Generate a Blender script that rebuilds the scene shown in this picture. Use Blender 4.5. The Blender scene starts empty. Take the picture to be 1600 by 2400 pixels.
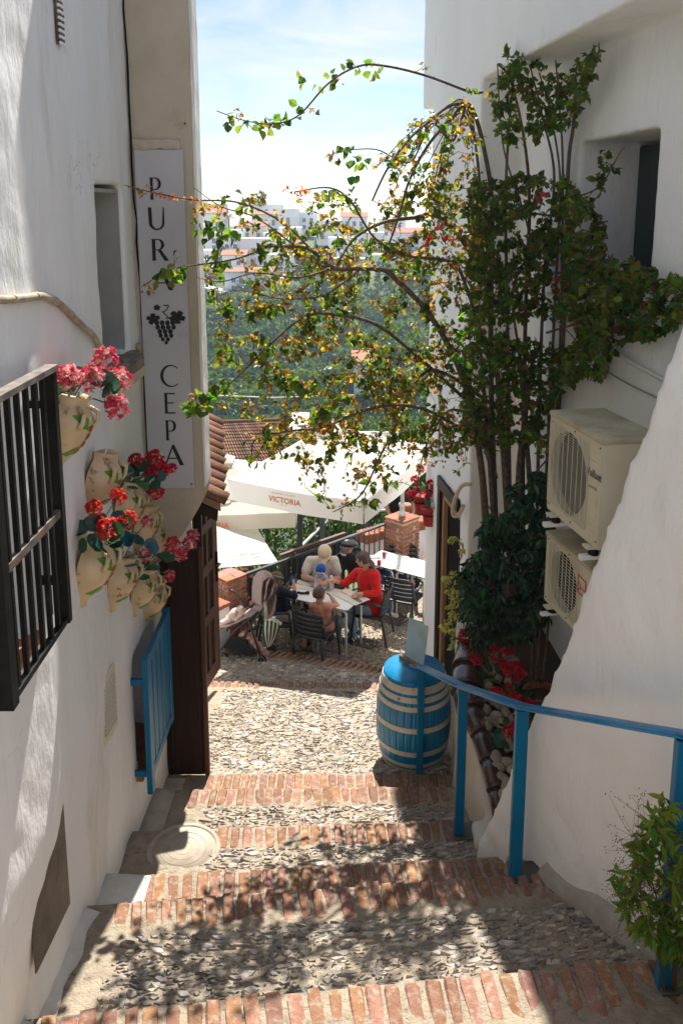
import bpy, bmesh, math, random
import numpy as np
from mathutils import Vector, Matrix, noise
R = math.radians
rnd = random.Random(7)
scene = bpy.context.scene
col = scene.collection

# ---------------------------------------------------------------- camera
CAMZ = 5.6
TILT = R(11.0)
FPX, CX, CY = 2010.0, 800.0, 881.0          # focal length and principal point in 1600x2400 units
cam_d = bpy.data.cameras.new('camera')
cam = bpy.data.objects.new('camera', cam_d)
col.objects.link(cam)
cam.location = (0, 0, CAMZ)
cam.rotation_euler = (R(90) - TILT, 0, 0)
cam_d.sensor_fit = 'VERTICAL'
cam_d.sensor_height = 36.0
cam_d.lens = FPX / 2400 * 36
cam_d.shift_y = -(1200 - CY) / 2400
cam_d.clip_start = 0.05
cam_d.clip_end = 5000
scene.camera = cam

# ---------------------------------------------------------------- sky, sun, exposure
SUN_EL, SUN_AZ = R(56), R(7.0)               # sun ahead of the camera, slightly to the right
world = bpy.data.worlds.new('World')
scene.world = world
world.use_nodes = True
wn, wl = world.node_tree.nodes, world.node_tree.links
wn.clear()
w_out = wn.new('ShaderNodeOutputWorld')
w_bg = wn.new('ShaderNodeBackground')
w_bg.inputs['Strength'].default_value = 0.074
w_sky = wn.new('ShaderNodeTexSky')
w_sky.sky_type = 'NISHITA'
w_sky.sun_disc = False
w_sky.sun_elevation = SUN_EL
w_sky.sun_rotation = SUN_AZ
w_sky.altitude = 300
w_sky.air_density = 0.75
w_sky.dust_density = 0.4
w_sky.ozone_density = 1.6
w_tc = wn.new('ShaderNodeTexCoord')
w_map = wn.new('ShaderNodeMapping')
w_map.inputs['Scale'].default_value = (2.2, 1.4, 9.0)
w_map.inputs['Rotation'].default_value = (0, R(16), 0)
w_map.inputs['Location'].default_value = (0.35, 0.0, 0.42)
w_n = wn.new('ShaderNodeTexNoise')
w_n.inputs['Scale'].default_value = 1.6
w_n.inputs['Detail'].default_value = 7
w_n.inputs['Roughness'].default_value = 0.58
w_n.inputs['Distortion'].default_value = 0.5
w_r = wn.new('ShaderNodeValToRGB')
w_r.color_ramp.elements[0].position = 0.42
w_r.color_ramp.elements[0].color = (0, 0, 0, 1)
w_r.color_ramp.elements[1].position = 0.72
w_r.color_ramp.elements[1].color = (0.85, 0.85, 0.85, 1)
w_mix = wn.new('ShaderNodeMix')
w_mix.data_type = 'RGBA'
w_mix.inputs[7].default_value = (6.6, 6.6, 6.5, 1)      # thin white cloud, in the sky texture's own units
wl.new(w_tc.outputs['Generated'], w_map.inputs['Vector'])
wl.new(w_map.outputs['Vector'], w_n.inputs['Vector'])
wl.new(w_n.outputs['Fac'], w_r.inputs['Fac'])
wl.new(w_r.outputs['Color'], w_mix.inputs[0])
wl.new(w_sky.outputs['Color'], w_mix.inputs[6])
wl.new(w_mix.outputs[2], w_bg.inputs['Color'])
wl.new(w_bg.outputs['Background'], w_out.inputs['Surface'])

sun_d = bpy.data.lights.new('sun', 'SUN')
sun_d.energy = 5.0
sun_d.angle = R(0.53)
sun_d.color = (1.0, 0.955, 0.88)
sun = bpy.data.objects.new('sun', sun_d)
col.objects.link(sun)
sun_dir = Vector((math.sin(SUN_AZ) * math.cos(SUN_EL), math.cos(SUN_AZ) * math.cos(SUN_EL), math.sin(SUN_EL)))
sun.rotation_euler = sun_dir.to_track_quat('Z', 'Y').to_euler()
sun.location = (0, 0, 40)

scene.view_settings.view_transform = 'Standard'
scene.view_settings.look = 'None'
scene.view_settings.exposure = 1.13
scene.view_settings.gamma = 1.0
scene.render.film_transparent = False
try:
    scene.cycles.max_bounces = 9
    scene.cycles.diffuse_bounces = 5
    scene.cycles.transparent_max_bounces = 8
    scene.cycles.volume_bounces = 0
    scene.cycles.use_denoising = True
except Exception:
    pass

# ---------------------------------------------------------------- helpers
def ray(px, py):
    a = (px - CX) / FPX
    b = (py - CY) / FPX
    return Vector((a, math.cos(TILT) - b * math.sin(TILT), -(math.sin(TILT) + b * math.cos(TILT))))

def at(px, py, Y=None, Z=None, X=None):
    """World point seen along a direction, at a chosen real depth, height or side distance."""
    d = ray(px, py)
    if Y is not None: k = Y / d.y
    elif Z is not None: k = (Z - CAMZ) / d.z
    else: k = X / d.x
    return Vector((0, 0, CAMZ)) + d * k

def tag(o, label=None, cat=None, group=None, kind=None):
    if label: o['label'] = label
    if cat: o['category'] = cat
    if group: o['group'] = group
    if kind: o['kind'] = kind
    return o

def empty(name, loc=(0, 0, 0), label=None, cat=None, group=None, rz=0.0, parent=None):
    o = bpy.data.objects.new(name, None)
    o.empty_display_size = 0.1
    o.location = loc
    o.rotation_euler = (0, 0, rz)
    col.objects.link(o)
    if parent is not None: o.parent = parent
    tag(o, label, cat, group)
    return o

def link(name, mesh, parent=None, loc=None, rot=None, scale=None):
    o = bpy.data.objects.new(name, mesh)
    col.objects.link(o)
    if parent is not None: o.parent = parent
    if loc is not None: o.location = loc
    if rot is not None: o.rotation_euler = rot
    if scale is not None: o.scale = scale
    return o

def copy_tree(o, parent=None):
    c = o.copy()
    col.objects.link(c)
    c.parent = parent
    for ch in list(o.children):
        copy_tree(ch, c)
    return c

class MB:
    """Collects faces of one mesh; build() links it as one object."""
    def __init__(s):
        s.v, s.f, s.m, s.c = [], [], [], []
        s.mi = 0
        s.cc = None
    def add(s, vs, fs):
        n = len(s.v)
        s.v.extend([tuple(p) for p in vs])
        for f in fs:
            s.f.append([i + n for i in f])
            s.m.append(s.mi)
            s.c.append(s.cc)
        return s
    def hexa(s, p):       # 8 points: bottom loop then top loop
        return s.add(p, [(3, 2, 1, 0), (4, 5, 6, 7), (0, 1, 5, 4), (1, 2, 6, 5), (2, 3, 7, 6), (3, 0, 4, 7)])
    def box(s, x0, x1, y0, y1, z0, z1):
        return s.hexa([(x0, y0, z0), (x1, y0, z0), (x1, y1, z0), (x0, y1, z0), (x0, y0, z1), (x1, y0, z1), (x1, y1, z1), (x0, y1, z1)])
    def obox(s, c, size, mat):   # oriented box: centre, full size, 3x3 matrix
        c = Vector(c); hx, hy, hz = [q / 2 for q in size]
        pts = [c + mat @ Vector((sx * hx, sy * hy, sz * hz)) for sz in (-1, 1) for sx, sy in ((-1, -1), (1, -1), (1, 1), (-1, 1))]
        return s.hexa(pts)
    def bar(s, a, b, w, h=None, up=(0, 0, 1)):
        a, b = Vector(a), Vector(b)
        d = (b - a); L = d.length
        if L < 1e-6: return s
        z = d / L
        u = Vector(up)
        if abs(z.dot(u)) > 0.98: u = Vector((1, 0, 0))
        x = u.cross(z).normalized(); y = z.cross(x)
        m = Matrix((x, y, z)).transposed()
        return s.obox((a + b) / 2, (w, h or w, L), m)
    def tube(s, pts, rad, n=6, cap=True):
        pts = [Vector(p) for p in pts]
        if not hasattr(rad, '__len__'): rad = [rad] * len(pts)
        vs, fs = [], []
        prev = None
        for i, p in enumerate(pts):
            t = (pts[min(i + 1, len(pts) - 1)] - pts[max(i - 1, 0)])
            if t.length < 1e-9: t = Vector((0, 0, 1))
            t.normalize()
            if prev is None:
                u = Vector((0, 0, 1)) if abs(t.z) < 0.9 else Vector((1, 0, 0))
                x = u.cross(t).normalized()
            else:
                x = (prev - t * prev.dot(t))
                if x.length < 1e-6: x = Vector((1, 0, 0)).cross(t)
                x.normalize()
            prev = x
            y = t.cross(x)
            for k in range(n):
                a = 2 * math.pi * k / n
                vs.append(p + (x * math.cos(a) + y * math.sin(a)) * rad[i])
        for i in range(len(pts) - 1):
            for k in range(n):
                a, b = i * n + k, i * n + (k + 1) % n
                fs.append((a, b, b + n, a + n))
        if cap:
            fs.append(tuple(range(n - 1, -1, -1)))
            fs.append(tuple(range((len(pts) - 1) * n, len(pts) * n)))
        return s.add(vs, fs)
    def lathe(s, prof, n=24, origin=(0, 0, 0), mat=None, cap0=True, cap1=True):
        o = Vector(origin)
        vs, fs = [], []
        for r, z in prof:
            for k in range(n):
                a = 2 * math.pi * k / n
                p = Vector((r * math.cos(a), r * math.sin(a), z))
                vs.append(o + (mat @ p if mat is not None else p))
        for i in range(len(prof) - 1):
            for k in range(n):
                a, b = i * n + k, i * n + (k + 1) % n
                fs.append((a, b, b + n, a + n))
        if cap0: fs.append(tuple(range(n - 1, -1, -1)))
        if cap1: fs.append(tuple(range((len(prof) - 1) * n, len(prof) * n)))
        return s.add(vs, fs)
    def prism(s, outline, fr, d0, d1):
        """outline in 2D, fr(u, v, w) -> point; extruded from w=d0 to w=d1."""
        n = len(outline)
        vs = [fr(u, v, d0) for u, v in outline] + [fr(u, v, d1) for u, v in outline]
        fs = [tuple(range(n - 1, -1, -1)), tuple(range(n, 2 * n))]
        fs += [(i, (i + 1) % n, (i + 1) % n + n, i + n) for i in range(n)]
        return s.add(vs, fs)
    def ball(s, c, r, n=10, m=6, mat=None):
        c = Vector(c)
        if not hasattr(r, '__len__'): r = (r, r, r)
        vs = [Vector((0, 0, -r[2]))]
        for i in range(1, m):
            ph = -math.pi / 2 + math.pi * i / m
            for k in range(n):
                a = 2 * math.pi * k / n
                vs.append(Vector((r[0] * math.cos(ph) * math.cos(a), r[1] * math.cos(ph) * math.sin(a), r[2] * math.sin(ph))))
        vs.append(Vector((0, 0, r[2])))
        vs = [c + (mat @ p if mat is not None else p) for p in vs]
        fs = [(0, 1 + (k + 1) % n, 1 + k) for k in range(n)]
        for i in range(m - 2):
            for k in range(n):
                a, b = 1 + i * n + k, 1 + i * n + (k + 1) % n
                fs.append((a, b, b + n, a + n))
        L = len(vs) - 1
        fs += [(L, L - n + k, L - n + (k + 1) % n) for k in range(n)]
        return s.add(vs, fs)
    def mesh(s, name, mats=None, smooth=False):
        me = bpy.data.meshes.new(name)
        me.from_pydata(s.v, [], s.f)
        if mats is not None:
            for mm in (mats if isinstance(mats, (list, tuple)) else [mats]): me.materials.append(mm)
        if any(s.m): me.polygons.foreach_set('material_index', s.m)
        if smooth: me.polygons.foreach_set('use_smooth', [True] * len(me.polygons))
        if any(c is not None for c in s.c):
            ca = me.color_attributes.new('tint', 'FLOAT_COLOR', 'CORNER')
            buf = []
            for f, c in zip(s.f, s.c):
                c = c or (1, 1, 1)
                buf.extend([c[0], c[1], c[2], 1.0] * len(f))
            ca.data.foreach_set('color', buf)
        me.update()
        return me
    def build(s, name, mats=None, parent=None, smooth=False, **kw):
        return link(name, s.mesh(name, mats, smooth), parent, **kw)

def clean(o, bevel=0.0, seg=2, angle=35):
    """Bevel the sharp edges of a mesh object and shade it by angle."""
    bm = bmesh.new(); bm.from_mesh(o.data)
    if bevel > 0:
        ed = [e for e in bm.edges if len(e.link_faces) == 2 and e.calc_face_angle(0) > R(angle)]
        bmesh.ops.bevel(bm, geom=ed, offset=bevel, segments=seg, affect='EDGES', profile=0.5, clamp_overlap=True)
    bm.to_mesh(o.data); bm.free()
    for p in o.data.polygons: p.use_smooth = True
    try: o.data.set_sharp_from_angle(angle=R(40))
    except Exception: pass
    return o

def remeshed(name, mb, voxel, mats=None, cut=None, smooth=3, amp=0.0, nscale=2.0, amp2=0.0, nscale2=9.0, adapt=0.0):
    me = mb.mesh(name + '_src')
    o = bpy.data.objects.new(name + '_src', me)
    col.objects.link(o)
    c = None
    if cut is not None:
        c = bpy.data.objects.new(name + '_cut', cut.mesh(name + '_cut'))
        col.objects.link(c)
        b = o.modifiers.new('b', 'BOOLEAN'); b.operation = 'DIFFERENCE'; b.object = c; b.solver = 'EXACT'; b.use_self = True
    r = o.modifiers.new('r', 'REMESH'); r.mode = 'VOXEL'; r.voxel_size = voxel; r.adaptivity = adapt
    if smooth:
        q = o.modifiers.new('s', 'SMOOTH'); q.factor = 0.5; q.iterations = smooth
    dg = bpy.context.evaluated_depsgraph_get()
    out = bpy.data.meshes.new_from_object(o.evaluated_get(dg), depsgraph=dg)
    bpy.data.objects.remove(o)
    if c is not None: bpy.data.objects.remove(c)
    out.name = name
    out.materials.clear()
    if mats is not None:
        for m in (mats if isinstance(mats, (list, tuple)) else [mats]): out.materials.append(m)
    if amp or amp2:
        nz = noise.noise
        nv = len(out.vertices)
        co = np.empty(nv * 3, dtype=np.float32); out.vertices.foreach_get('co', co)
        nr = np.empty(nv * 3, dtype=np.float32); out.vertex_normals.foreach_get('vector', nr)
        co = co.reshape(-1, 3); nr = nr.reshape(-1, 3)
        d = np.array([amp * nz((p[0] * nscale, p[1] * nscale, p[2] * nscale)) + (amp2 * nz((p[0] * nscale2, p[1] * nscale2, p[2] * nscale2)) if amp2 else 0.0) for p in co.tolist()], dtype=np.float32)
        out.vertices.foreach_set('co', (co + nr * d[:, None]).ravel())
    out.polygons.foreach_set('use_smooth', [True] * len(out.polygons))
    out.update()
    return out

# ---------------------------------------------------------------- materials
MATS = {}
def mat(name, c=(0.5, 0.5, 0.5), rough=0.6, metal=0.0, spec=0.4, c2=None, vscale=6.0, vlo=0.4, vhi=0.65, bump=0.0, bscale=60.0, bdist=0.004,
        bump2=0.0, bscale2=8.0, rand=0.0, trans=0.0, tint=False, coat=0.0, stretch=None, c3=None, c3scale=2.0, c3lo=0.55, c3hi=0.7, emit=None, alpha=None, tcolor=None, sheen=0.0, crack=0.0, crackscale=.9):
    if name in MATS: return MATS[name]
    m = bpy.data.materials.new(name)
    m.use_nodes = True
    n, l = m.node_tree.nodes, m.node_tree.links
    bs = n['Principled BSDF']
    bs.inputs['Roughness'].default_value = rough
    bs.inputs['Metallic'].default_value = metal
    bs.inputs['Specular IOR Level'].default_value = spec
    if coat: bs.inputs['Coat Weight'].default_value = coat
    if sheen: bs.inputs['Sheen Weight'].default_value = sheen
    tc = n.new('ShaderNodeTexCoord')
    src = tc.outputs['Object']
    geo = n.new('ShaderNodeNewGeometry')
    pos = geo.outputs['Position']
    mp = n.new('ShaderNodeMapping')
    if stretch: mp.inputs['Scale'].default_value = stretch
    l.new(pos, mp.inputs['Vector'])
    colr = None
    def rgb(cc):
        q = n.new('ShaderNodeRGB'); q.outputs[0].default_value = (*cc, 1); return q.outputs[0]
    def mix(fac, a, b, mode='MIX'):
        q = n.new('ShaderNodeMix'); q.data_type = 'RGBA'; q.blend_type = mode
        if hasattr(fac, 'default_value') or hasattr(fac, 'links'): l.new(fac, q.inputs[0])
        else: q.inputs[0].default_value = fac
        l.new(a, q.inputs[6]); l.new(b, q.inputs[7])
        return q.outputs[2]
    def noisefac(scale, lo, hi, detail=5):
        t = n.new('ShaderNodeTexNoise'); t.inputs['Scale'].default_value = scale; t.inputs['Detail'].default_value = detail
        t.inputs['Roughness'].default_value = 0.62
        l.new(mp.outputs['Vector'], t.inputs['Vector'])
        r = n.new('ShaderNodeMapRange'); r.inputs['From Min'].default_value = lo; r.inputs['From Max'].default_value = hi
        l.new(t.outputs['Fac'], r.inputs['Value'])
        return r.outputs['Result']
    colr = rgb(c)
    if tint:
        at_ = n.new('ShaderNodeVertexColor'); at_.layer_name = 'tint'
        TINT = at_.outputs['Color']
        if c2 is None: colr = mix(1.0, colr, TINT, 'MULTIPLY')
    if c2 is not None: colr = mix(noisefac(vscale, vlo, vhi), colr, rgb(c2))
    if c3 is not None: colr = mix(noisefac(c3scale, c3lo, c3hi, 7), colr, rgb(c3))
    if tint and c2 is not None: colr = mix(1.0, colr, TINT, 'MULTIPLY')
    if crack:
        tn = n.new('ShaderNodeTexNoise'); tn.inputs['Scale'].default_value = 3.0; tn.inputs['Detail'].default_value = 4
        l.new(pos, tn.inputs['Vector'])
        va = n.new('ShaderNodeVectorMath'); va.operation = 'MULTIPLY_ADD'; va.inputs[1].default_value = (.5, .5, .5)
        l.new(tn.outputs['Color'], va.inputs[0]); l.new(pos, va.inputs[2])
        vo = n.new('ShaderNodeTexVoronoi'); vo.feature = 'DISTANCE_TO_EDGE'; vo.inputs['Scale'].default_value = crackscale
        l.new(va.outputs[0], vo.inputs['Vector'])
        r0 = n.new('ShaderNodeMapRange'); r0.inputs['From Min'].default_value = .0045; r0.inputs['From Max'].default_value = .0012
        l.new(vo.outputs['Distance'], r0.inputs['Value'])
        t2 = n.new('ShaderNodeTexNoise'); t2.inputs['Scale'].default_value = .8; l.new(pos, t2.inputs['Vector'])
        r9 = n.new('ShaderNodeMapRange'); r9.inputs['From Min'].default_value = .5; r9.inputs['From Max'].default_value = .6; r9.inputs['To Max'].default_value = crack
        l.new(t2.outputs['Fac'], r9.inputs['Value'])
        mm = n.new('ShaderNodeMath'); mm.operation = 'MULTIPLY'; l.new(r0.outputs[0], mm.inputs[0]); l.new(r9.outputs[0], mm.inputs[1])
        colr = mix(mm.outputs[0], colr, rgb((.22, .19, .15)))
    if rand:
        oi = n.new('ShaderNodeObjectInfo')
        hs = n.new('ShaderNodeHueSaturation')
        r1 = n.new('ShaderNodeMapRange'); r1.inputs['To Min'].default_value = 1 - rand; r1.inputs['To Max'].default_value = 1 + rand
        l.new(oi.outputs['Random'], r1.inputs['Value'])
        l.new(r1.outputs['Result'], hs.inputs['Value'])
        mu = n.new('ShaderNodeMath'); mu.operation = 'MULTIPLY'; mu.inputs[1].default_value = 7.31
        fr = n.new('ShaderNodeMath'); fr.operation = 'FRACT'
        l.new(oi.outputs['Random'], mu.inputs[0]); l.new(mu.outputs[0], fr.inputs[0])
        r2 = n.new('ShaderNodeMapRange'); r2.inputs['To Min'].default_value = 0.5 - rand * 0.06; r2.inputs['To Max'].default_value = 0.5 + rand * 0.06
        l.new(fr.outputs[0], r2.inputs['Value']); l.new(r2.outputs['Result'], hs.inputs['Hue'])
        r3 = n.new('ShaderNodeMapRange'); r3.inputs['To Min'].default_value = 1 - rand * 0.6; r3.inputs['To Max'].default_value = 1 + rand * 0.3
        l.new(fr.outputs[0], r3.inputs['Value']); l.new(r3.outputs['Result'], hs.inputs['Saturation'])
        l.new(colr, hs.inputs['Color'])
        colr = hs.outputs['Color']
    l.new(colr, bs.inputs['Base Color'])
    if emit: 
        bs.inputs['Emission Color'].default_value = (*emit[0], 1); bs.inputs['Emission Strength'].default_value = emit[1]
    hgt = None
    def addbump(strength, scale, dist, prev):
        t = n.new('ShaderNodeTexNoise'); t.inputs['Scale'].default_value = scale; t.inputs['Detail'].default_value = 6; t.inputs['Roughness'].default_value = 0.6
        l.new(mp.outputs['Vector'], t.inputs['Vector'])
        b = n.new('ShaderNodeBump'); b.inputs['Strength'].default_value = strength; b.inputs['Distance'].default_value = dist
        l.new(t.outputs['Fac'], b.inputs['Height'])
        if prev is not None: l.new(prev, b.inputs['Normal'])
        return b.outputs['Normal']
    nn = None
    if bump2: nn = addbump(bump2, bscale2, bdist * 6, nn)
    if bump: nn = addbump(bump, bscale, bdist, nn)
    if nn is not None: l.new(nn, bs.inputs['Normal'])
    if trans:
        tr = n.new('ShaderNodeBsdfTranslucent')
        if tcolor is not None: l.new(mix(1.0, colr, rgb(tcolor), 'MULTIPLY'), tr.inputs['Color'])
        else: l.new(colr, tr.inputs['Color'])
        ms = n.new('ShaderNodeMixShader'); ms.inputs[0].default_value = trans
        l.new(bs.outputs[0], ms.inputs[1]); l.new(tr.outputs[0], ms.inputs[2])
        l.new(ms.outputs[0], n['Material Output'].inputs['Surface'])
    MATS[name] = m
    return m

M_plaster = mat('lime_plaster', (0.83, 0.83, 0.825), 0.85, c2=(0.78, 0.77, 0.75), vscale=1.7, c3=(0.58, 0.52, 0.44), c3scale=1.3, c3lo=0.60, c3hi=0.80, crack=.3, bump=0.42, bscale=55, bdist=0.006, bump2=0.35, bscale2=9, spec=0.2, stretch=(1, 1, 0.35))
M_plaster_r = mat('lime_plaster_smooth', (0.83, 0.83, 0.825), 0.8, c2=(0.79, 0.785, 0.77), vscale=1.1, c3=(0.63, 0.58, 0.52), c3scale=1.6, c3lo=0.62, c3hi=0.82, bump=0.3, bscale=45, bdist=0.006, bump2=0.55, bscale2=7, spec=0.2, stretch=(1, 1, 0.5))
M_cream = mat('cream_plaster', (0.50, 0.435, 0.335), 0.85, crack=.4, crackscale=1.6, c2=(0.42, 0.355, 0.265), vscale=2.2, c3=(0.34, 0.27, 0.19), c3scale=3.0, c3lo=0.62, c3hi=0.75, bump=0.22, bscale=50, bdist=0.005, bump2=0.2, spec=0.2)
M_mortar = mat('pale_mortar', (0.385, 0.32, 0.24), 0.95, c2=(0.30, 0.25, 0.19), vscale=9, c3=(0.20, 0.165, 0.13), c3scale=22, c3lo=0.55, c3hi=0.72, bump=0.9, bscale=75, bdist=0.012, bump2=0.6, bscale2=18, spec=0.15)
M_cement = mat('grey_cement', (0.42, 0.38, 0.33), 0.9, c2=(0.33, 0.29, 0.25), vscale=7, bump=0.4, bscale=60, bdist=0.006, spec=0.2)
M_whitewash = mat('whitewashed_cement', (0.66, 0.63, 0.58), 0.9, c2=(0.55, 0.52, 0.46), vscale=6, c3=(0.32, 0.30, 0.27), c3scale=5, c3lo=0.62, c3hi=0.72, bump=0.35, bscale=50, bdist=0.006, spec=0.2)
M_brick = mat('fired_brick', (0.285, 0.15, 0.095), 0.95, c2=(0.22, 0.105, 0.065), vscale=14, c3=(0.36, 0.28, 0.21), c3scale=24, c3lo=0.50, c3hi=0.68, bump=0.8, bscale=90, bdist=0.008, rand=0.2, spec=0.15)
M_brick_w = mat('walling_brick', (0.36, 0.13, 0.075), 0.9, c2=(0.30, 0.13, 0.08), vscale=14, c3=(0.45, 0.36, 0.27), c3scale=16, c3lo=0.62, c3hi=0.75, bump=0.5, bscale=70, bdist=0.006, rand=0.25, spec=0.15)
M_slate = mat('slate_stone', (0.19, 0.175, 0.165), 0.55, c2=(0.32, 0.275, 0.225), vscale=7, c3=(0.36, 0.30, 0.235), c3scale=22, c3lo=0.52, c3hi=0.68, tint=True, bump=0.5, bscale=80, bdist=0.006, rand=0.4, spec=0.5)
M_blue = mat('blue_gloss_paint', (0.001, 0.135, 0.27), 0.36, c2=(0.002, 0.155, 0.30), vscale=5, c3=(0.10, 0.075, 0.06), c3scale=15, c3lo=.69, c3hi=.71, bump=0.12, bscale=40, spec=0.35)
M_bluerail = mat('worn_blue_paint', (0.012, 0.17, 0.36), 0.38, c2=(0.03, 0.22, 0.42), vscale=5, c3=(0.20, 0.12, 0.09), c3scale=14, c3lo=0.60, c3hi=0.64, bump=0.25, bscale=50, spec=0.5)
M_iron = mat('black_iron', (0.006, 0.006, 0.0065), 0.5, c2=(0.014, 0.013, 0.012), vscale=12, bump=0.15, bscale=60, spec=0.18)
M_rustiron = mat('weathered_iron', (0.20, 0.175, 0.15), 0.6, c2=(0.06, 0.05, 0.045), vscale=9, c3=(0.24, 0.10, 0.05), c3scale=11, bump=0.4, bscale=50)
M_wood = mat('dark_brown_wood', (0.030, 0.014, 0.009), 0.55, c2=(0.016, 0.008, 0.006), vscale=3, stretch=(12, 12, 0.8), bump=0.25, bscale=14, spec=0.2)
M_wood2 = mat('reddish_wood', (0.095, 0.036, 0.018), 0.55, c2=(0.05, 0.02, 0.011), vscale=3, stretch=(10, 10, 0.8), bump=0.25, bscale=14, spec=0.4)
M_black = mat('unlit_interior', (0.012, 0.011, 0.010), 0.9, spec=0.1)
M_terra = mat('terracotta', (0.40, 0.17, 0.085), 0.85, c2=(0.30, 0.12, 0.06), vscale=7, bump=0.3, bscale=50, spec=0.2)
M_tile = mat('roof_tile_clay', (0.25, 0.115, 0.065), 0.9, c2=(0.17, 0.085, 0.055), vscale=9, c3=(0.30, 0.22, 0.15), c3scale=16, c3lo=0.58, c3hi=0.72, bump=0.6, bscale=45, bdist=0.01, rand=0.3, spec=0.15)
M_white = mat('white_paint', (0.78, 0.78, 0.77), 0.45, c2=(0.72, 0.72, 0.70), vscale=6)
M_offwhite = mat('yellowed_metal', (0.60, 0.55, 0.42), 0.42, c2=(0.55, 0.50, 0.37), vscale=3, c3=(0.30, 0.21, 0.12), c3scale=9, c3lo=0.66, c3hi=0.78, bump=0.05, bscale=30, spec=0.45)
M_ink = mat('black_print', (0.01, 0.01, 0.011), 0.6)
M_orangeink = mat('orange_print', (0.62, 0.13, 0.035), 0.7)
M_greyink = mat('grey_print', (0.30, 0.30, 0.30), 0.7)
M_redink = mat('red_print', (0.55, 0.03, 0.02), 0.6)
# ---------------------------------------------------------------- the stepped street
# every tread: near edge (y at x=0, skew per metre, height) -> far edge
TREADS = [
    (-2.2, .1, 3.62, -0.45, .11, 3.55), (-0.45, .11, 3.38, 0.35, .11, 3.33), (0.35, .11, 3.16, 1.05, .11, 3.12), (1.05, .11, 2.92, 1.75, .11, 2.88),
    (1.75, .11, 2.69, 2.48, .11, 2.64), (2.48, .11, 2.42, 3.23, .107, 2.19 + .0),
    (3.23, .107, 2.04, 4.13, .090, 1.90),
    (4.13, .090, 1.75, 4.50, .070, 1.73),
    (4.50, .070, 1.57, 5.12, .045, 1.51),
    (5.12, .045, 1.36, 5.79, .02, 1.29),
    (5.79, .02, 1.14, 6.20, .0, 1.11),
]
TREADS[5] = (2.48, .11, 2.27, 3.23, .107, 2.19)
KERB1 = (8.62, -0.02)       # far edge of the lower brick kerb (y at x=0, skew)
Z_PLAZA0, Z_PLAZA1 = 1.09, 0.47
Z_STRIP = 0.33
def kerb2_y(x):             # far edge of the diagonal brick kerb of the terrace
    return 9.66 - 0.32 * x
def zg(x, y):
    for (ya, sa, za, yb, sb, zb) in TREADS:
        A, B = ya + sa * x, yb + sb * x
        if A <= y < B: return za + (zb - za) * (y - A) / (B - A)
    if y < TREADS[0][0]: return TREADS[0][2]
    k1 = KERB1[0] + KERB1[1] * x
    if y < k1: return Z_PLAZA0 + (Z_PLAZA1 - Z_PLAZA0) * (y - 6.2) / (k1 - 6.2)
    k2 = kerb2_y(x)
    if y < k2: return Z_STRIP + (0.13 - Z_STRIP) * (y - k1) / max(.3, (k2 - k1))
    return 0.0

def strip_mesh(name, ya, yb, x0, x1, nx, ny, drop_far, lift=0.0, zfun=None, m=None, amp=0.006):
    """A sheet between two lines ya(x), yb(x) with its far riser."""
    mb = MB()
    vs, fs = [], []
    for j in range(ny + 1):
        for i in range(nx + 1):
            x = x0 + (x1 - x0) * i / nx
            a, b = ya(x), yb(x)
            t = j / ny
            y = a + (b - a) * t
            z = (zfun or zg)(x, a + (b - a) * min(max(t, .0005), .9995)) + lift
            z += amp * noise.noise(Vector((x * 5, y * 5, 3.1))) + amp * .6 * noise.noise(Vector((x * 13, y * 13, 7.7)))
            vs.append((x, y, z))
    for j in range(ny):
        for i in range(nx):
            k = j * (nx + 1) + i
            fs.append((k, k + 1, k + nx + 2, k + nx + 1))
    if drop_far:
        base = len(vs); k0 = ny * (nx + 1)
        for i in range(nx + 1):
            p = vs[k0 + i]; vs.append((p[0], p[1] + .012, p[2] - drop_far))
        for i in range(nx): fs.append((k0 + i, k0 + i + 1, base + i + 1, base + i))
    mb.add(vs, fs)
    return mb.mesh(name, m or M_mortar, True)

street = link('stepped_street', strip_mesh('stepped_street', lambda x: 6.195, lambda x: KERB1[0] + KERB1[1] * x, -2.6, 2.2, 60, 40, .3), None)
tag(street, 'steep cobbled street with brick edged steps running down to a terrace', None, None, 'structure')
for k, (ya, sa, za, yb, sb, zb) in enumerate(TREADS):
    link('tread', strip_mesh('tread', lambda x: ya + sa * x - .02, lambda x: yb + sb * x, -1.62, 2.3, 60, 8 if k < 5 else 14, .32,
         zfun=lambda x, y: za + (zb - za) * min(1, max(0, (y - ya - sa * x) / (yb - ya + (sb - sa) * x)))), street)
link('landing_strip', strip_mesh('landing_strip', lambda x: KERB1[0] + KERB1[1] * x + .01, lambda x: kerb2_y(x), -2.6, 1.05, 40, 12, .3), street)

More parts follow.
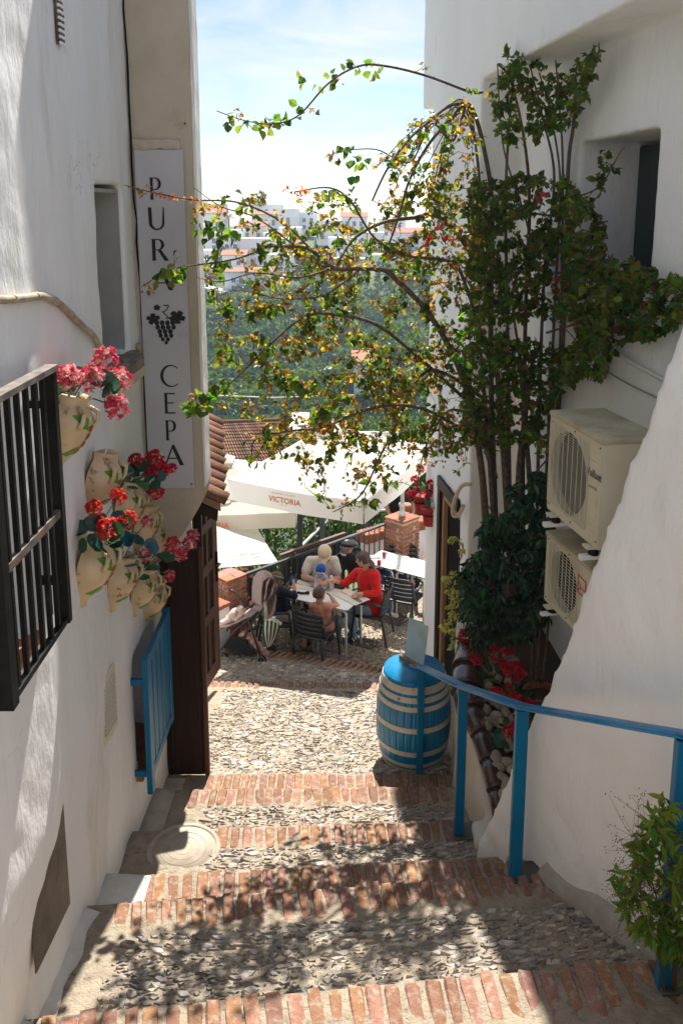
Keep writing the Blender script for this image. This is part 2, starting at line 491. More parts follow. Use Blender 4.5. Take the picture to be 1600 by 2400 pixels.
# bricks: a few worn shapes shared by all of them
def brick_shape(i, w=1, l=1, h=1, bev=.11):
    r = random.Random(50 + i)
    bm = bmesh.new()
    bmesh.ops.create_cube(bm, size=1.0)
    bmesh.ops.bevel(bm, geom=list(bm.edges), offset=bev, segments=1, affect='EDGES', profile=.5)
    for v in bm.verts:
        v.co += Vector((r.uniform(-.09, .09), r.uniform(-.04, .04), r.uniform(-.06, .06)))
    me = bpy.data.meshes.new('brick')
    bm.to_mesh(me); bm.free()
    for p in me.polygons: p.use_smooth = False
    return me
BRICKS = [brick_shape(i) for i in range(7)]
for b in BRICKS: b.materials.append(M_brick)
def brick_row(yedge, skew, x0, x1, period, length, bw, seed, tilt=0.0, z_at=None):
    r = random.Random(seed)
    x = x0
    while x < x1:
        p = period * r.uniform(.88, 1.14)
        bwid = bw * r.uniform(1.02, 1.42)
        L = length * r.uniform(.90, 1.05)
        yc = yedge + skew * x - L / 2 - r.uniform(.000, .018)
        z = zg(x, yc) if z_at is None else z_at
        link('brick', r.choice(BRICKS), street, (x, yc, z - .041 + r.uniform(-.005, .004)),
             (r.uniform(-.02, .02) - .03, r.uniform(-.04, .04), math.atan(skew) - tilt * (x - .2) * .55 + r.uniform(-.035, .035)), (bwid, L, .1))
        x += p
brick_row(3.235, .107, -1.22, 1.52, .083, .29, .052, 1, .16)
brick_row(4.135, .090, -1.17, 1.22, .077, .25, .050, 2, .10)
brick_row(4.505, .070, -1.12, 1.08, .075, .25, .050, 3, .08)
brick_row(5.125, .045, -.92, .80, .074, .24, .048, 4, .03)
brick_row(5.795, .02, -1.10, .84, .072, .235, .047, 5, .01)
brick_row(6.205, .0, -1.05, .86, .070, .30, .046, 6, .0)
brick_row(2.485, .11, -1.3, 1.7, .085, .28, .052, 11, .1)
brick_row(KERB1[0], KERB1[1], -1.75, .72, .076, .22, .046, 7)
# the diagonal kerb of the terrace
_r = random.Random(8)
_t = -1.55
while _t < .92:
    y = kerb2_y(_t) - .10
    link('brick', _r.choice(BRICKS), street, (_t, y, zg(_t, y) - .03), (0, 0, math.atan(-.32) + _r.uniform(-.05, .05) - .25), (.05 * _r.uniform(.85, 1.15), .24, .1))
    _t += .079

# slate cobbles set on edge
def stone_shape(i):
    r = random.Random(90 + i)
    n = 7
    top, base = [], []
    for k in range(n):
        a = 2 * math.pi * k / n + r.uniform(-.38, .38)
        q = r.uniform(.62, 1.18)
        top.append((.5 * q * math.cos(a) * .84, .5 * q * math.sin(a) * .84, .5 + r.uniform(-.3, .22)))
        base.append((.5 * q * math.cos(a), .5 * q * math.sin(a), -.5))
    mid = [((a[0] * .15 + b[0] * .85), (a[1] * .15 + b[1] * .85), .18) for a, b in zip(top, base)]
    vs = top + mid + base
    fs = [tuple(range(n))]
    fs += [(k + n, (k + 1) % n + n, (k + 1) % n, k) for k in range(n)]
    fs += [(k + 2 * n, (k + 1) % n + 2 * n, (k + 1) % n + n, k + n) for k in range(n)]
    return vs, fs
STONES = [stone_shape(i) for i in range(9)]
STONE_ME = []
for vs, fs in STONES:
    mb = MB(); mb.cc = (1, 1, 1); mb.add(vs, fs); STONE_ME.append(mb.mesh('cobble', M_slate, False))
def stone_spots(y0, y1, x0, x1, lx, ly, seed):
    """rows of narrow stones between two lines, jittered, with gaps"""
    r = random.Random(seed)
    out = []
    j = 0
    span = y1(0) - y0(0)
    rows = max(1, int(span / (ly * 1.08)))
    for j in range(rows):
        x = x0 + r.uniform(0, lx)
        while x < x1:
            L = lx * r.choice([r.uniform(.4, .9), r.uniform(.7, 1.4), r.uniform(1.1, 1.9)]); W = ly * r.uniform(.55, 1.6)
            t = (j + .5 + r.uniform(-.3, .3)) / rows
            y = y0(x) + (y1(x) - y0(x)) * t
            patch = noise.noise(Vector((x * 1.7, y * 2.2, seed)))
            if r.random() < .93 + .25 * patch:
                out.append((x, y, L, W, r.uniform(-.22, .22) + .12 * math.sin(x * 2)))
            x += L * .48 + lx * .5 * r.uniform(.6, 1.15)
    return out
spots = stone_spots(lambda x: 3.30 + .107 * x, lambda x: 3.86 + .092 * x, -1.12, 1.5, .066, .0235, 21)
_r = random.Random(5)
_r.shuffle(spots)
spots.sort(key=lambda q: q[1])
near = spots[:290]
for (x, y, L, W, a) in near:
    link('cobble', _r.choice(STONE_ME), street, (x, y, zg(x, y) - .010), (_r.uniform(-.22, .10), _r.uniform(-.12, .12), a), (L, W, .035))
rest = MB()
def drop_stones(mb, spots, h=.034):
    for (x, y, L, W, a) in spots:
        vs, fs = _r.choice(STONES)
        m = Matrix.Translation((x, y, zg(x, y) - .010)) @ Matrix.Rotation(a, 4, 'Z') @ Matrix.Rotation(_r.uniform(-.2, .1), 4, 'X') @ Matrix.Diagonal((L, W, h, 1))
        f = _r.choice((.55, .8, 1, 1.1, 1.3)) * _r.uniform(.85, 1.15); mb.cc = (f, f * _r.uniform(.93, 1.0), f * _r.uniform(.84, 1.02))
        mb.add([m @ Vector(v) for v in vs], fs)
drop_stones(rest, spots[290:])
drop_stones(rest, stone_spots(lambda x: 4.52 + .07 * x, lambda x: 4.90 + .05 * x, -.85, .85, .066, .023, 22))
drop_stones(rest, stone_spots(lambda x: 5.14 + .045 * x, lambda x: 5.56 + .02 * x, -1.0, .82, .066, .023, 23))
plz = MB(); drop_stones(plz, stone_spots(lambda x: 6.22, lambda x: 8.38, -1.25, .95, .072, .031, 24))
M_slate2 = mat('worn_pale_stone', (0.36, 0.325, 0.28), .6, c2=(0.44, 0.39, 0.33), vscale=7, c3=(0.22, 0.20, 0.19), c3scale=9, c3lo=.6, c3hi=.7, tint=True, bump=.5, bscale=80, bdist=.006)
o = plz.build('plaza_cobbles', M_slate2, street); o['kind'] = 'stuff'
drop_stones(rest, stone_spots(lambda x: 8.64, lambda x: kerb2_y(x) - .26, -1.9, .85, .07, .045, 25))
o = rest.build('cobbles', M_slate, street); o['kind'] = 'stuff'

# cement edging at the foot of the left wall, manhole cover, drain edge
def fillet(pts, w, name, m, h=.05):
    mb = MB()
    vs, fs = [], []
    for i, (x, y) in enumerate(pts):
        z = zg(x, y)
        ww = w[i] if hasattr(w, '__len__') else w
        vs += [(x, y, z - .15), (x, y, z + h), (x + ww * .5, y, z + h * .8 + .004 * math.sin(i * 3)), (x + ww, y + .01 * math.sin(i * 5), z + .014), (x + ww + .005, y, z - .15)]
    for i in range(len(pts) - 1):
        for k in range(4):
            a = i * 5 + k
            fs.append((a, a + 1, a + 6, a + 5))
    n = len(vs)
    fs += [(0, 1, 2, 3, 4), (n - 1, n - 2, n - 3, n - 4, n - 5)]
    mb.add(vs, fs)
    o = mb.build(name, m, street, True)
    return o
fillet([(-1.44, 2.45 + i * .075) for i in range(22)], [.14 + .015 * math.sin(i * 1.3) for i in range(22)], 'cement_edging', M_whitewash)
fillet([(-1.42, 4.15 + i * .05) for i in range(8)], .30, 'cement_edging', M_whitewash, .03)
fillet([(-1.42, 5.2 + i * .07) for i in range(14)], .17, 'cement_edging', M_cement, .025)
M_manhole = mat('pale_worn_cement', (0.42, 0.36, 0.285), .9, c2=(0.34, 0.28, 0.22), vscale=9, c3=(0.32, 0.28, 0.23), c3scale=14, c3lo=.6, c3hi=.7, bump=.5, bscale=60)
mc = Vector((-1.02, 4.86, 0)); mc.z = zg(mc.x, mc.y)
cover = empty('manhole_cover', mc, 'round cement covered manhole lid at the edge of a step by the left wall', 'manhole cover')
MB().lathe([(.235, -.03), (.235, .012), (.208, .014), (.208, .010), (.196, .010), (.196, .014), (.0, .016)], 32, (0, 0, 0)).build('rim', M_manhole, cover, True)
mb = MB()
for rr in (.055, .10, .145):
    mb.tube([(rr * math.cos(a), rr * math.sin(a), 0.0145) for a in [2 * math.pi * k / 24 for k in range(25)]], .0035, 4, False)
mb.build('lid_ridges', M_manhole, cover, True)

# terrace floor of small pebbles and the ground beyond
M_pebblefloor = mat('pebble_mosaic', (0.34, 0.27, 0.19), 0.85, c2=(0.16, 0.13, 0.10), vscale=26, vlo=.42, vhi=.58, c3=(0.42, 0.36, 0.28), c3scale=34, c3lo=.52, c3hi=.6, bump=1.0, bscale=32, bdist=.02, spec=.25)
mb = MB()
vs = [(-2.4, kerb2_y(-2.4) + .0, 0), (1.9, kerb2_y(1.9), 0), (4.5, kerb2_y(4.5) - .5, 0), (4.5, 14.2, 0), (.35, 13.3, 0), (.3, 11.98, 0), (-1.3, 10.60, 0), (-2.4, 10.6, 0)]
mb.add(vs, [tuple(range(len(vs)))])
mb.add([(p[0], p[1], -.5) for p in vs], [tuple(range(len(vs) - 1, -1, -1))])
mb.f += [[i, i + 8, (i + 1) % 8 + 8, (i + 1) % 8] for i in range(8)]; mb.m += [0] * 8; mb.c += [None] * 8
tf = mb.build('terrace_floor', M_pebblefloor)
tag(tf, 'terrace floor paved with small brown pebbles', None, None, 'structure')
# finer pebbles that stand up from the terrace floor near its front edge
mb = MB()
r = random.Random(31)
for i in range(2600):
    x = r.uniform(-1.7, 1.05); y = kerb2_y(x) + .02 + abs(r.gauss(0, 1.0))
    if y > 12.6: continue
    vs, fs = r.choice(STONES)
    L = r.uniform(.03, .055)
    m = Matrix.Translation((x, y, .002)) @ Matrix.Rotation(r.uniform(0, 3.1), 4, 'Z') @ Matrix.Diagonal((L, L * .7, .02, 1))
    mb.add([m @ Vector(v) for v in vs], fs)
M_pebble2 = mat('brown_pebbles', (0.30, 0.24, 0.17), .8, c2=(0.15, 0.12, 0.10), vscale=15, vlo=.4, vhi=.6, c3=(0.46, 0.40, 0.32), c3scale=21, c3lo=.54, c3hi=.6)
o = mb.build('floor_pebbles', M_pebble2, tf); o['kind'] = 'stuff'
# ---------------------------------------------------------------- the house on the left
LX = -1.40                                   # plane of its wall
house_l = empty('left_house', (LX, 6.2, 1.1), 'tall old whitewashed house along the left side of the steps with a sign pier', 'house')
def child(o, root=house_l):
    o.parent = root
    o.matrix_parent_inverse = Matrix.Translation(-Vector(root.location))
    return o
def wsurf(y, z):
    return LX + .09 * min(max(5.0 - y, 0), 1.6) * min(max((z - 1.8) / 1.2, .3), 1)
def on_wall(px, py, off=0.0):
    x = LX
    for _ in range(5):
        p = at(px, py, X=x + off); x = wsurf(p.y, p.z)
    return p
wall = MB().box(-2.6, LX, -2.5, 6.3, 0.2, 9.5)
wall.box(-2.6, LX - .06, 7.85, 8.9, -0.2, 9.5).box(-2.6, LX, 6.25, 7.9, 3.15, 9.5)
cut = MB().box(LX - .45, LX + .2, 4.99, 5.62, 4.68, 5.74)          # niche window
cut.box(LX - .24, LX + .3, 2.06, 3.22, 3.91, 4.92)                 # barred window
cut.box(LX - .22, LX + .2, 5.28, 5.90, 1.80, 2.66)                 # window behind the blue shutter
wm = remeshed('wall', wall, .03, M_plaster, cut, 1, .012, 1.8, .005, 8)
co = np.empty(len(wm.vertices) * 3, dtype=np.float32); wm.vertices.foreach_get('co', co)
co = co.reshape(-1, 3)                                        # the old wall swells out a little towards the viewer
front = np.clip((co[:, 0] + 2.0) / .5, 0, 1)
co[:, 0] += front * .09 * np.clip(5.0 - co[:, 1], 0, 1.6) * np.clip((co[:, 2] - 1.8) / 1.2, .3, 1)
wm.vertices.foreach_set('co', co.ravel()); wm.update()
child(link('wall', wm))
# cream pier with the sign, corbelled over the door
prof = [(-1.45, 9.5), (-.985, 9.5), (-.975, 3.62), (-1.0, 3.54), (-1.10, 3.36), (-1.24, 3.16), (-1.33, 3.08), (-1.45, 3.05)]
mb = MB().prism(prof, lambda u, v, w: (u, w, v), 5.85, 6.12)
child(link('pier', remeshed('pier', mb, .022, M_cream, None, 2, .006, 2.5, .003, 11)))
# return edge of the pier, whitened to carry its sky-lit side in colour
mb = MB().box(-.99, -.968, 5.868, 6.11, 3.64, 9.5)
child(link('pier_edge', remeshed('pier_edge', mb, .012, M_plaster, None, 1, .003, 6)))
# crack / joint between wall and pier
mb = MB()
pts = []
for i in range(46):
    z = 9.3 - i * .135
    pts.append((LX + .012 + .016 * noise.noise(Vector((0, 0, z * 2.7))) + (.02 if z < 5.6 else 0), 5.842, z))
mb.tube(pts, [.007 + .004 * noise.noise(Vector((1, 0, q[2] * 3))) for q in pts], 5)
child(mb.build('joint_crack', M_black))
# ledge of broken mortar above the sign
mb = MB().box(-1.37, -1.06, 5.822, 5.87, 5.985, 6.05)
child(link('mortar_ledge', remeshed('mortar_ledge', mb, .009, M_cream, None, 2, .012, 18)))
# niche sill: a stone slab with a cut corner
mb = MB().prism([(LX - .45, 4.98), (LX - .45, 5.64), (LX + .05, 5.64), (LX + .15, 5.36), (LX + .15, 5.06), (LX + .05, 4.96)], lambda u, v, w: (u, v, w), 4.628, 4.68)
M_slab = mat('dark_veined_stone', (0.13, 0.105, 0.085), .6, c2=(0.26, 0.22, 0.18), vscale=5, vlo=.45, vhi=.6, stretch=(6, 2, 1), bump=.3, bscale=40)
child(mb.build('window_sill', M_slab))
mb = MB().prism([(LX - .1, 4.97), (LX - .1, 5.65), (LX + .05, 5.65), (LX + .155, 5.36), (LX + .155, 5.05), (LX + .05, 4.95)], lambda u, v, w: (u, v, w), 4.57, 4.627)
child(mb.build('sill_bed', M_cream))
M_dull = mat('niche_shade_grey', (0.36, 0.345, 0.325), .9, c2=(0.30, 0.28, 0.26), vscale=4, bump=.3, bscale=50)  # lining greyed to put the niche's shade into its colour
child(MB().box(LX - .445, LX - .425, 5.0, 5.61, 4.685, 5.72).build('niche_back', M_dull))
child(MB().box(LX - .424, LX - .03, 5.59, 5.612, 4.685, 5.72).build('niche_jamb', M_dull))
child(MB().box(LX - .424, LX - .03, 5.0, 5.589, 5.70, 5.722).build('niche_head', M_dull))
# conduits
M_conduit = mat('old_painted_conduit', (0.46, 0.39, 0.28), .7, c2=(0.30, 0.23, 0.16), vscale=14, bump=.4, bscale=50)
def smooth_path(pts, n=8):
    out = []
    P = [Vector(p) for p in pts]
    for i in range(len(P) - 1):
        p0, p1, p2, p3 = P[max(i - 1, 0)], P[i], P[i + 1], P[min(i + 2, len(P) - 1)]
        for k in range(n):
            t = k / n
            out.append(.5 * ((2 * p1) + (p2 - p0) * t + (2 * p0 - 5 * p1 + 4 * p2 - p3) * t * t + (3 * p1 - p0 - 3 * p2 + p3) * t ** 3))
    out.append(P[-1])
    return out
cpx = [(-500, 730), (-250, 700), (-60, 694), (0, 702), (60, 698), (95, 694), (130, 705), (160, 730), (195, 765), (225, 795), (245, 850), (252, 872)]
cond = smooth_path([on_wall(x, y, .02) for x, y in cpx], 6)
child(MB().tube(cond, .017, 7).build('conduit', M_conduit, None, True))
for k in (14, 21, 28, 36, 43, 51, 58):
    if k < len(cond) - 1:
        d = (cond[k + 1] - cond[k]).normalized() * .012
        child(MB().tube([cond[k] - d, cond[k] + d], .0195, 7).build('conduit_clip', M_conduit, None, True))
cond = smooth_path([at(x, y, X=LX + .018) for x, y in [(322, 806), (328, 850), (334, 880), (338, 920), (341, 960), (344, 1000), (349, 1050)]], 5)
child(MB().tube(cond, .013, 6).build('conduit', M_conduit, None, True))
child(MB().tube([p + Vector((.0, .05, 0)) for p in cond], .010, 6).build('conduit', M_conduit, None, True))

# vents
def vent(y0, y1, z0, z1, n, m, root=house_l, frame=True):
    v = empty('wall_vent', (wsurf((y0 + y1) / 2, (z0 + z1) / 2) + .006, (y0 + y1) / 2, z0), rz=R(-4) if y1 < 5 else 0); child(v, root)
    mb = MB().box(0, .008, -(y1 - y0) / 2, (y1 - y0) / 2, 0, z1 - z0)
    clean(mb.build('vent_plate', m, v), .003, 1)
    for k in range(n):
        zz = (z1 - z0) * (.12 + .76 * (k + .5) / n)
        w = (y1 - y0) * .40
        MB().hexa([(.006, -w, zz - .004), (.018, -w, zz - .009), (.018, w, zz - .009), (.006, w, zz - .004),
                   (.006, -w, zz + .004), (.018, -w, zz - .003), (.018, w, zz - .003), (.006, w, zz + .004)]).build('louvre', m, v)
    return v
vent(4.44, 4.68, 2.55, 2.96, 12, M_offwhite)
M_plate = mat('dull_metal_plate', (0.15, 0.135, 0.115), .5, metal=.6, c2=(0.09, 0.08, 0.07), vscale=10, bump=.2, bscale=40)
vent(3.08, 3.46, 2.42, 3.02, 0, M_plate)
M_rawclay = mat('raw_clay_hollow', (0.10, 0.055, 0.04), .9, c2=(0.2, 0.12, 0.08), vscale=9)
a = on_wall(135, 40); b = on_wall(150, 118)
mb = MB().prism([(-.05, 0), (.05, .02), (.06, .16), (.03, .26), (-.02, .36), (-.045, .30), (-.04, .18)], lambda u, v, w: (a.x + w + .008, a.y + u, b.z + v * .95), 0, .006)
child(mb.build('broken_plaster', M_rawclay))
vv = empty('wall_vent', (a.x + .012, a.y + .02, b.z)); child(vv)
for k in range(9):
    MB().box(0, .012, -.06, .012, .005 + k * .028, .018 + k * .028).build('louvre', M_white, vv)

# barred window cage
cage = empty('window_grille', (-1.15, 2.70, 3.907)); child(cage)
def cg(name, mb, m=M_iron):
    o = mb.build(name, m, cage); o.matrix_parent_inverse = Matrix.Translation(-(Vector((-1.15, 2.70, 3.907)))); return o
cg('corner_post', MB().box(-1.175, -1.125, 2.675, 2.73, 3.905, 4.97))
cg('corner_post', MB().box(-1.169, -1.131, 3.312, 3.35, 3.905, 4.97))
cg('bottom_rail', MB().box(-1.164, -1.136, 2.73, 3.312, 3.91, 3.934))
cg('top_rail', MB().box(-1.175, -1.125, 2.66, 3.36, 4.972, 4.995), M_rustiron)
cg('middle_rail', MB().box(-1.161, -1.139, 2.725, 3.317, 4.372, 4.404), M_rustiron)
for k in range(6):
    y = 2.79 + k * .0875
    cg('bar', MB().box(-1.159, -1.141, y - .010, y + .010, 3.934, 4.972))
for k in range(1):
    x = -1.215
    cg('bar', MB().box(x - .009, x + .009, 3.322, 3.34, 3.934, 4.972))
    cg('bar', MB().box(x - .009, x + .009, 2.68, 2.698, 3.934, 4.972))
for (y, z) in [(3.33, 4.84), (3.33, 4.09), (2.70, 4.17), (2.70, 4.80)]:
    cg('anchor', MB().box(-1.33, -1.168, y - .014, y + .014, z - .016, z + .016))
for k in range(4):
    y0 = 2.10 + k * .29
    o = MB().box(-1.60, -1.215, y0, y0 + .28, 3.872, 3.912).build('sill_tile', M_terra)
    child(clean(o, .008, 1))
child(MB().box(-1.60, -1.56, 2.06, 3.22, 3.93, 4.9).build('window_pane', mat('dim_glass', (0.35, 0.33, 0.29), .3)))

# blue slatted shutter standing off the wall
sh = empty('blue_shutter', (-1.29, 5.2, 1.74)); child(sh)
def sg(name, mb):
    o = mb.build(name, M_blue, sh); o.matrix_parent_inverse = Matrix.Translation(-Vector((-1.29, 5.2, 1.74))); return clean(o, .004, 1)
sg('stile', MB().box(-1.315, -1.275, 5.17, 5.25, 1.70, 2.70))
sg('stile', MB().box(-1.315, -1.275, 5.86, 5.93, 1.78, 2.70))
sg('rail', MB().box(-1.313, -1.277, 5.25, 5.86, 1.80, 1.87)); sg('rail', MB().box(-1.313, -1.277, 5.25, 5.86, 2.62, 2.69))
for k in range(9):
    y = 5.265 + k * .066
    sg('slat', MB().box(-1.308, -1.284 + .004 * (k % 2), y, y + .058, 1.865, 2.625))
sg('bracket', MB().box(LX - .01, -1.31, 5.185, 5.215, 2.50, 2.545)); sg('bracket', MB().box(LX - .01, -1.31, 5.185, 5.215, 1.82, 1.865))
child(clean(MB().box(LX - .2, LX + .05, 5.22, 5.95, 1.755, 1.80).build('sill_tile', M_terra), .008, 1))

# doorway with its two open leaves
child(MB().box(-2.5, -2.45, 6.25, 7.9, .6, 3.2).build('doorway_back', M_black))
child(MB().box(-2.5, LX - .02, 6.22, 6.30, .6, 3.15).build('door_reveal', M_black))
fr = empty('door_frame', (LX, 6.2, 1.1)); child(fr)
def pg(parent, name, mb, m, bev=.006):
    o = mb.build(name, m, parent); o.matrix_parent_inverse = Matrix.Translation(-Vector(parent.location) if parent.parent is None else -(parent.matrix_parent_inverse @ Vector(parent.location) if False else Vector(parent.location)))
    return clean(o, bev, 1) if bev else o
pg(fr, 'jamb', MB().box(LX - .02, LX + .05, 6.20, 6.27, 1.08, 3.16), M_wood)
pg(fr, 'jamb', MB().box(LX - .02, LX + .05, 7.84, 7.91, .68, 3.16), M_wood)
pg(fr, 'lintel', MB().box(LX - .02, LX + .06, 6.20, 7.91, 3.07, 3.17), M_wood)
leaf1 = empty('door_leaf', (LX, 6.2, 1.13)); child(leaf1)
pg(leaf1, 'leaf_core', MB().box(-1.345, -1.10, 6.172, 6.205, 1.125, 3.05), M_wood)
pg(leaf1, 'leaf_edge', MB().box(-1.098, -1.06, 6.165, 6.212, 1.12, 3.06), M_wood2)
pg(leaf1, 'strip', MB().box(-1.33, -1.12, 6.150, 6.170, 1.14, 3.0), M_wood)
leaf2 = empty('door_leaf', (-1.42, 7.92, .66)); child(leaf2)
L2a, L2b = Vector((-1.435, 7.92)), Vector((-1.325, 8.50))
def l2(u, v, w):
    d = (L2b - L2a); nn = Vector((d.y, -d.x)).normalized()
    p = L2a + d * u + nn * w
    return (p.x, p.y, .74 + v)
def l2box(u0, u1, v0, v1, w0, w1): return MB().hexa([l2(u0, v0, w0), l2(u1, v0, w0), l2(u1, v0, w1), l2(u0, v0, w1), l2(u0, v1, w0), l2(u1, v1, w0), l2(u1, v1, w1), l2(u0, v1, w1)])
for (u0, u1, v0, v1, nm) in [(0, .24, 0, 2.30, 'stile'), (.76, 1, 0, 2.30, 'stile'), (.24, .76, 0, .16, 'rail'), (.24, .76, 2.12, 2.30, 'rail'), (.24, .76, .66, .78, 'rail'), (.24, .76, 1.2, 1.32, 'rail'), (.24, .76, 1.66, 1.76, 'rail')]:
    pg(leaf2, nm, l2box(u0, u1, v0, v1, -.02, .025), M_wood2)
for (v0, v1) in [(.16, .66), (.78, 1.2), (1.32, 1.66), (1.76, 2.12)]:
    pg(leaf2, 'panel', l2box(.25, .75, v0, v1, -.012, .0), M_wood, 0)
    pg(leaf2, 'glazing_bar', l2box(.46, .54, v0, v1, 0, .02), M_wood2, .003)
pg(leaf2, 'door_handle', MB().tube([l2(.9, 1.22, .03), l2(.9, 1.22, .07), l2(.72, 1.23, .075)], .012, 6).tube([l2(.9, 1.02, .032), l2(.9, 1.36, .032)], .016, 5), M_iron, 0)
# wrought iron scroll bracket under the canopy
sc = MB()
pts = []
for k in range(26):
    a = k / 25 * 3.4 * math.pi
    q = .02 + .055 * k / 25
    pts.append((-1.20 + q * math.cos(a), 7.70, 3.24 + q * math.sin(a)))
sc.tube(pts, .008, 5).tube([(-1.34, 7.7, 3.1), (-1.22, 7.7, 3.16), (-1.1, 7.7, 3.34)], .009, 5)
child(sc.build('scroll_bracket', M_iron, None, True))

# small tiled canopy over the door
can = empty('tiled_canopy', (LX, 7.2, 3.5)); child(can)
def barrel_tile(seed, up=True, L=.46, r=.085):
    rr = random.Random(seed)
    vs, fs = [], []
    n = 8
    for j in range(3):
        y = L * j / 2
        rad = r * (1 - .12 * j / 2) * (1 + rr.uniform(-.02, .02))
        for sgn in (0, .014):
            for k in range(n + 1):
                a = math.pi * k / n
                q = rad - sgn
                z = q * math.sin(a) * .72
                vs.append((q * math.cos(a), y, z if up else -z))
    S = 2 * (n + 1)
    for j in range(2):
        for k in range(n):
            a = j * S + k
            fs.append((a, a + 1, a + S + 1, a + S))
            b = a + n + 1
            fs.append((b + 1, b, b + S, b + S + 1))
    for k in range(n):
        fs.append((k + 1, k, k + n + 1, k + n + 2))
        e = 2 * S + k
        fs.append((e, e + 1, e + n + 2, e + n + 1))
    fs.append((0, S, S + n + 1, n + 1)); fs.append((n, n + n + 1, S + 2 * n + 1, S + n))
    mb = MB(); mb.add(vs, fs)
    return mb.mesh('roof_tile', M_tile, True)
TILES = [barrel_tile(i) for i in range(4)]
PANS = [barrel_tile(10 + i, False) for i in range(2)]
# eave line runs along the door; tiles slope down towards the street
e0, e1 = Vector((-.875, 6.20, 3.43)), Vector((-1.20, 8.35, 3.46))
nt = 11
for k in range(nt):
    t = k / (nt - 1)
    p = e0.lerp(e1, t)
    rot = (R(27), R(rnd.uniform(-2, 2)), R(90 + rnd.uniform(-3, 3)))
    for rep in range(2):
        q = p + Vector((-.37 * rep * .9, 0, .37 * rep * .46)) + Vector((rnd.uniform(-.015, .015), 0, rnd.uniform(-.004, .008) + .02 * rep))
        link('roof_tile', TILES[(k + rep) % 4], can, q - Vector((LX, 7.2, 3.5)), rot)
    if k < nt - 1:
        q = e0.lerp(e1, (k + .5) / (nt - 1)) + Vector((.0, 0, .0))
        link('pan_tile', PANS[k % 2], can, q - Vector((LX, 7.2, 3.5)) + Vector((-.02, 0, .02)), rot)
dv = (e1 - e0)
mb = MB().hexa([e0 + Vector((-.03, -.07, -.06)), e1 + Vector((-.03, 0, -.06)), e1 + Vector((-.5, 0, .18)), e0 + Vector((-.5, -.07, .18)),
                e0 + Vector((-.03, -.07, -.0)), e1 + Vector((-.03, 0, -.0)), e1 + Vector((-.5, 0, .24)), e0 + Vector((-.5, -.07, .24))])
o = mb.build('eave_board', mat('aged_pale_wood', (0.30, 0.20, 0.11), .75, c2=(0.18, 0.11, 0.06), vscale=5, stretch=(2, 9, 9), bump=.3, bscale=30), can)
o.matrix_parent_inverse = Matrix.Translation(-Vector((LX, 7.2, 3.5)))
mb = MB().hexa([e0 + Vector((-.06, -.06, -.14)), e1 + Vector((-.06, 0, -.14)), e1 + Vector((-.5, 0, .06)), e0 + Vector((-.5, -.06, .06)),
                e0 + Vector((-.05, -.06, -.062)), e1 + Vector((-.05, 0, -.062)), e1 + Vector((-.5, 0, .14)), e0 + Vector((-.5, -.06, .14))])
o = mb.build('soffit_board', M_wood, can); o.matrix_parent_inverse = Matrix.Translation(-Vector((LX, 7.2, 3.5)))

# ---------------------------------------------------------------- the house on the right
RO = Vector((1.224, 7.86)); RU = Vector((.1255, -.9921)); RN = Vector((.9921, .1255))   # s towards the camera, t into the house
def rp(s, t, z): 
    p = RO + RU * s + RN * t
    return Vector((p.x, p.y, z))
def rbox(mb, s0, s1, t0, t1, z0, z1):
    return mb.hexa([rp(s0, t0, z0), rp(s1, t0, z0), rp(s1, t1, z0), rp(s0, t1, z0), rp(s0, t0, z1), rp(s1, t0, z1), rp(s1, t1, z1), rp(s0, t1, z1)])
house_r = empty('right_house', rp(0, .5, .8), 'smooth white house on the right with a deep set window and overhanging upper storey', 'house')
def childr(o): return child(o, house_r)
SOF = CAMZ + 1.12
wr = MB()
rbox(wr, -1.85, 0, 0, 1.6, .0, SOF + .1)
rbox(wr, -2.35, 5.6, 0, 1.6, SOF, 8.08)
rbox(wr, -.1, 5.6, .41, 1.6, .6, SOF + .1)
cutr = MB()
rbox(cutr, 1.27, 2.49, .2, .96, CAMZ - .58, CAMZ + .49)
rbox(cutr, -1.15, -.31, -.2, .30, .3, 2.72)
childr(link('wall', remeshed('wall', wr, .025, M_plaster_r, cutr, 1, .008, 1.5, .003, 8)))
# window in its recess
win = empty('recessed_window', rp(1.9, .85, CAMZ - .58)); childr(win)
def pw(name, mb, m, bev=.004, par=None):
    par = par or win
    o = mb.build(name, m, par); o.matrix_parent_inverse = Matrix.Translation(-Vector(par.location))
    return clean(o, bev, 1) if bev else o
M_green = mat('dark_green_paint', (0.012, 0.028, 0.03), .4, c2=(0.02, 0.04, 0.04), vscale=6)
pw('window_frame', rbox(MB(), 1.27, 1.35, .88, .94, CAMZ - .56, CAMZ + .47), M_green)
pw('window_frame', rbox(MB(), 2.41, 2.49, .88, .94, CAMZ - .56, CAMZ + .47), M_green)
pw('window_pane', rbox(MB(), 1.35, 2.41, .91, .93, CAMZ - .56, CAMZ + .47), M_black, 0)
for sx in range(2):
    pw('shutter', rbox(MB(), 1.36 + sx * .53, 1.87 + sx * .53, .84, .88, CAMZ - .55, CAMZ + .46), M_green)
for k in range(4):
    pw('sill_tile', rbox(MB(), 1.20 + k * .335, 1.53 + k * .335, .34, .88, CAMZ - .625, CAMZ - .583), M_terra, .008)
# cables on the wall
M_cable = mat('grey_cable', (0.30, 0.31, 0.31), .6)
def rcable(pts, rad, m):
    childr(MB().tube(smooth_path([rp(*p) for p in pts], 6), rad, 6).build('cable', m, None, True))
rcable([(.3, .385, 4.75), (.9, .385, 4.92), (1.6, .385, 4.72), (2.3, .385, 4.62), (3.3, .385, 4.55)], .014, M_white)
rcable([(.3, .39, 4.7), (1.0, .385, 4.72), (1.8, .385, 4.52), (2.4, .385, 4.46), (3.3, .39, 4.46)], .006, M_cable)
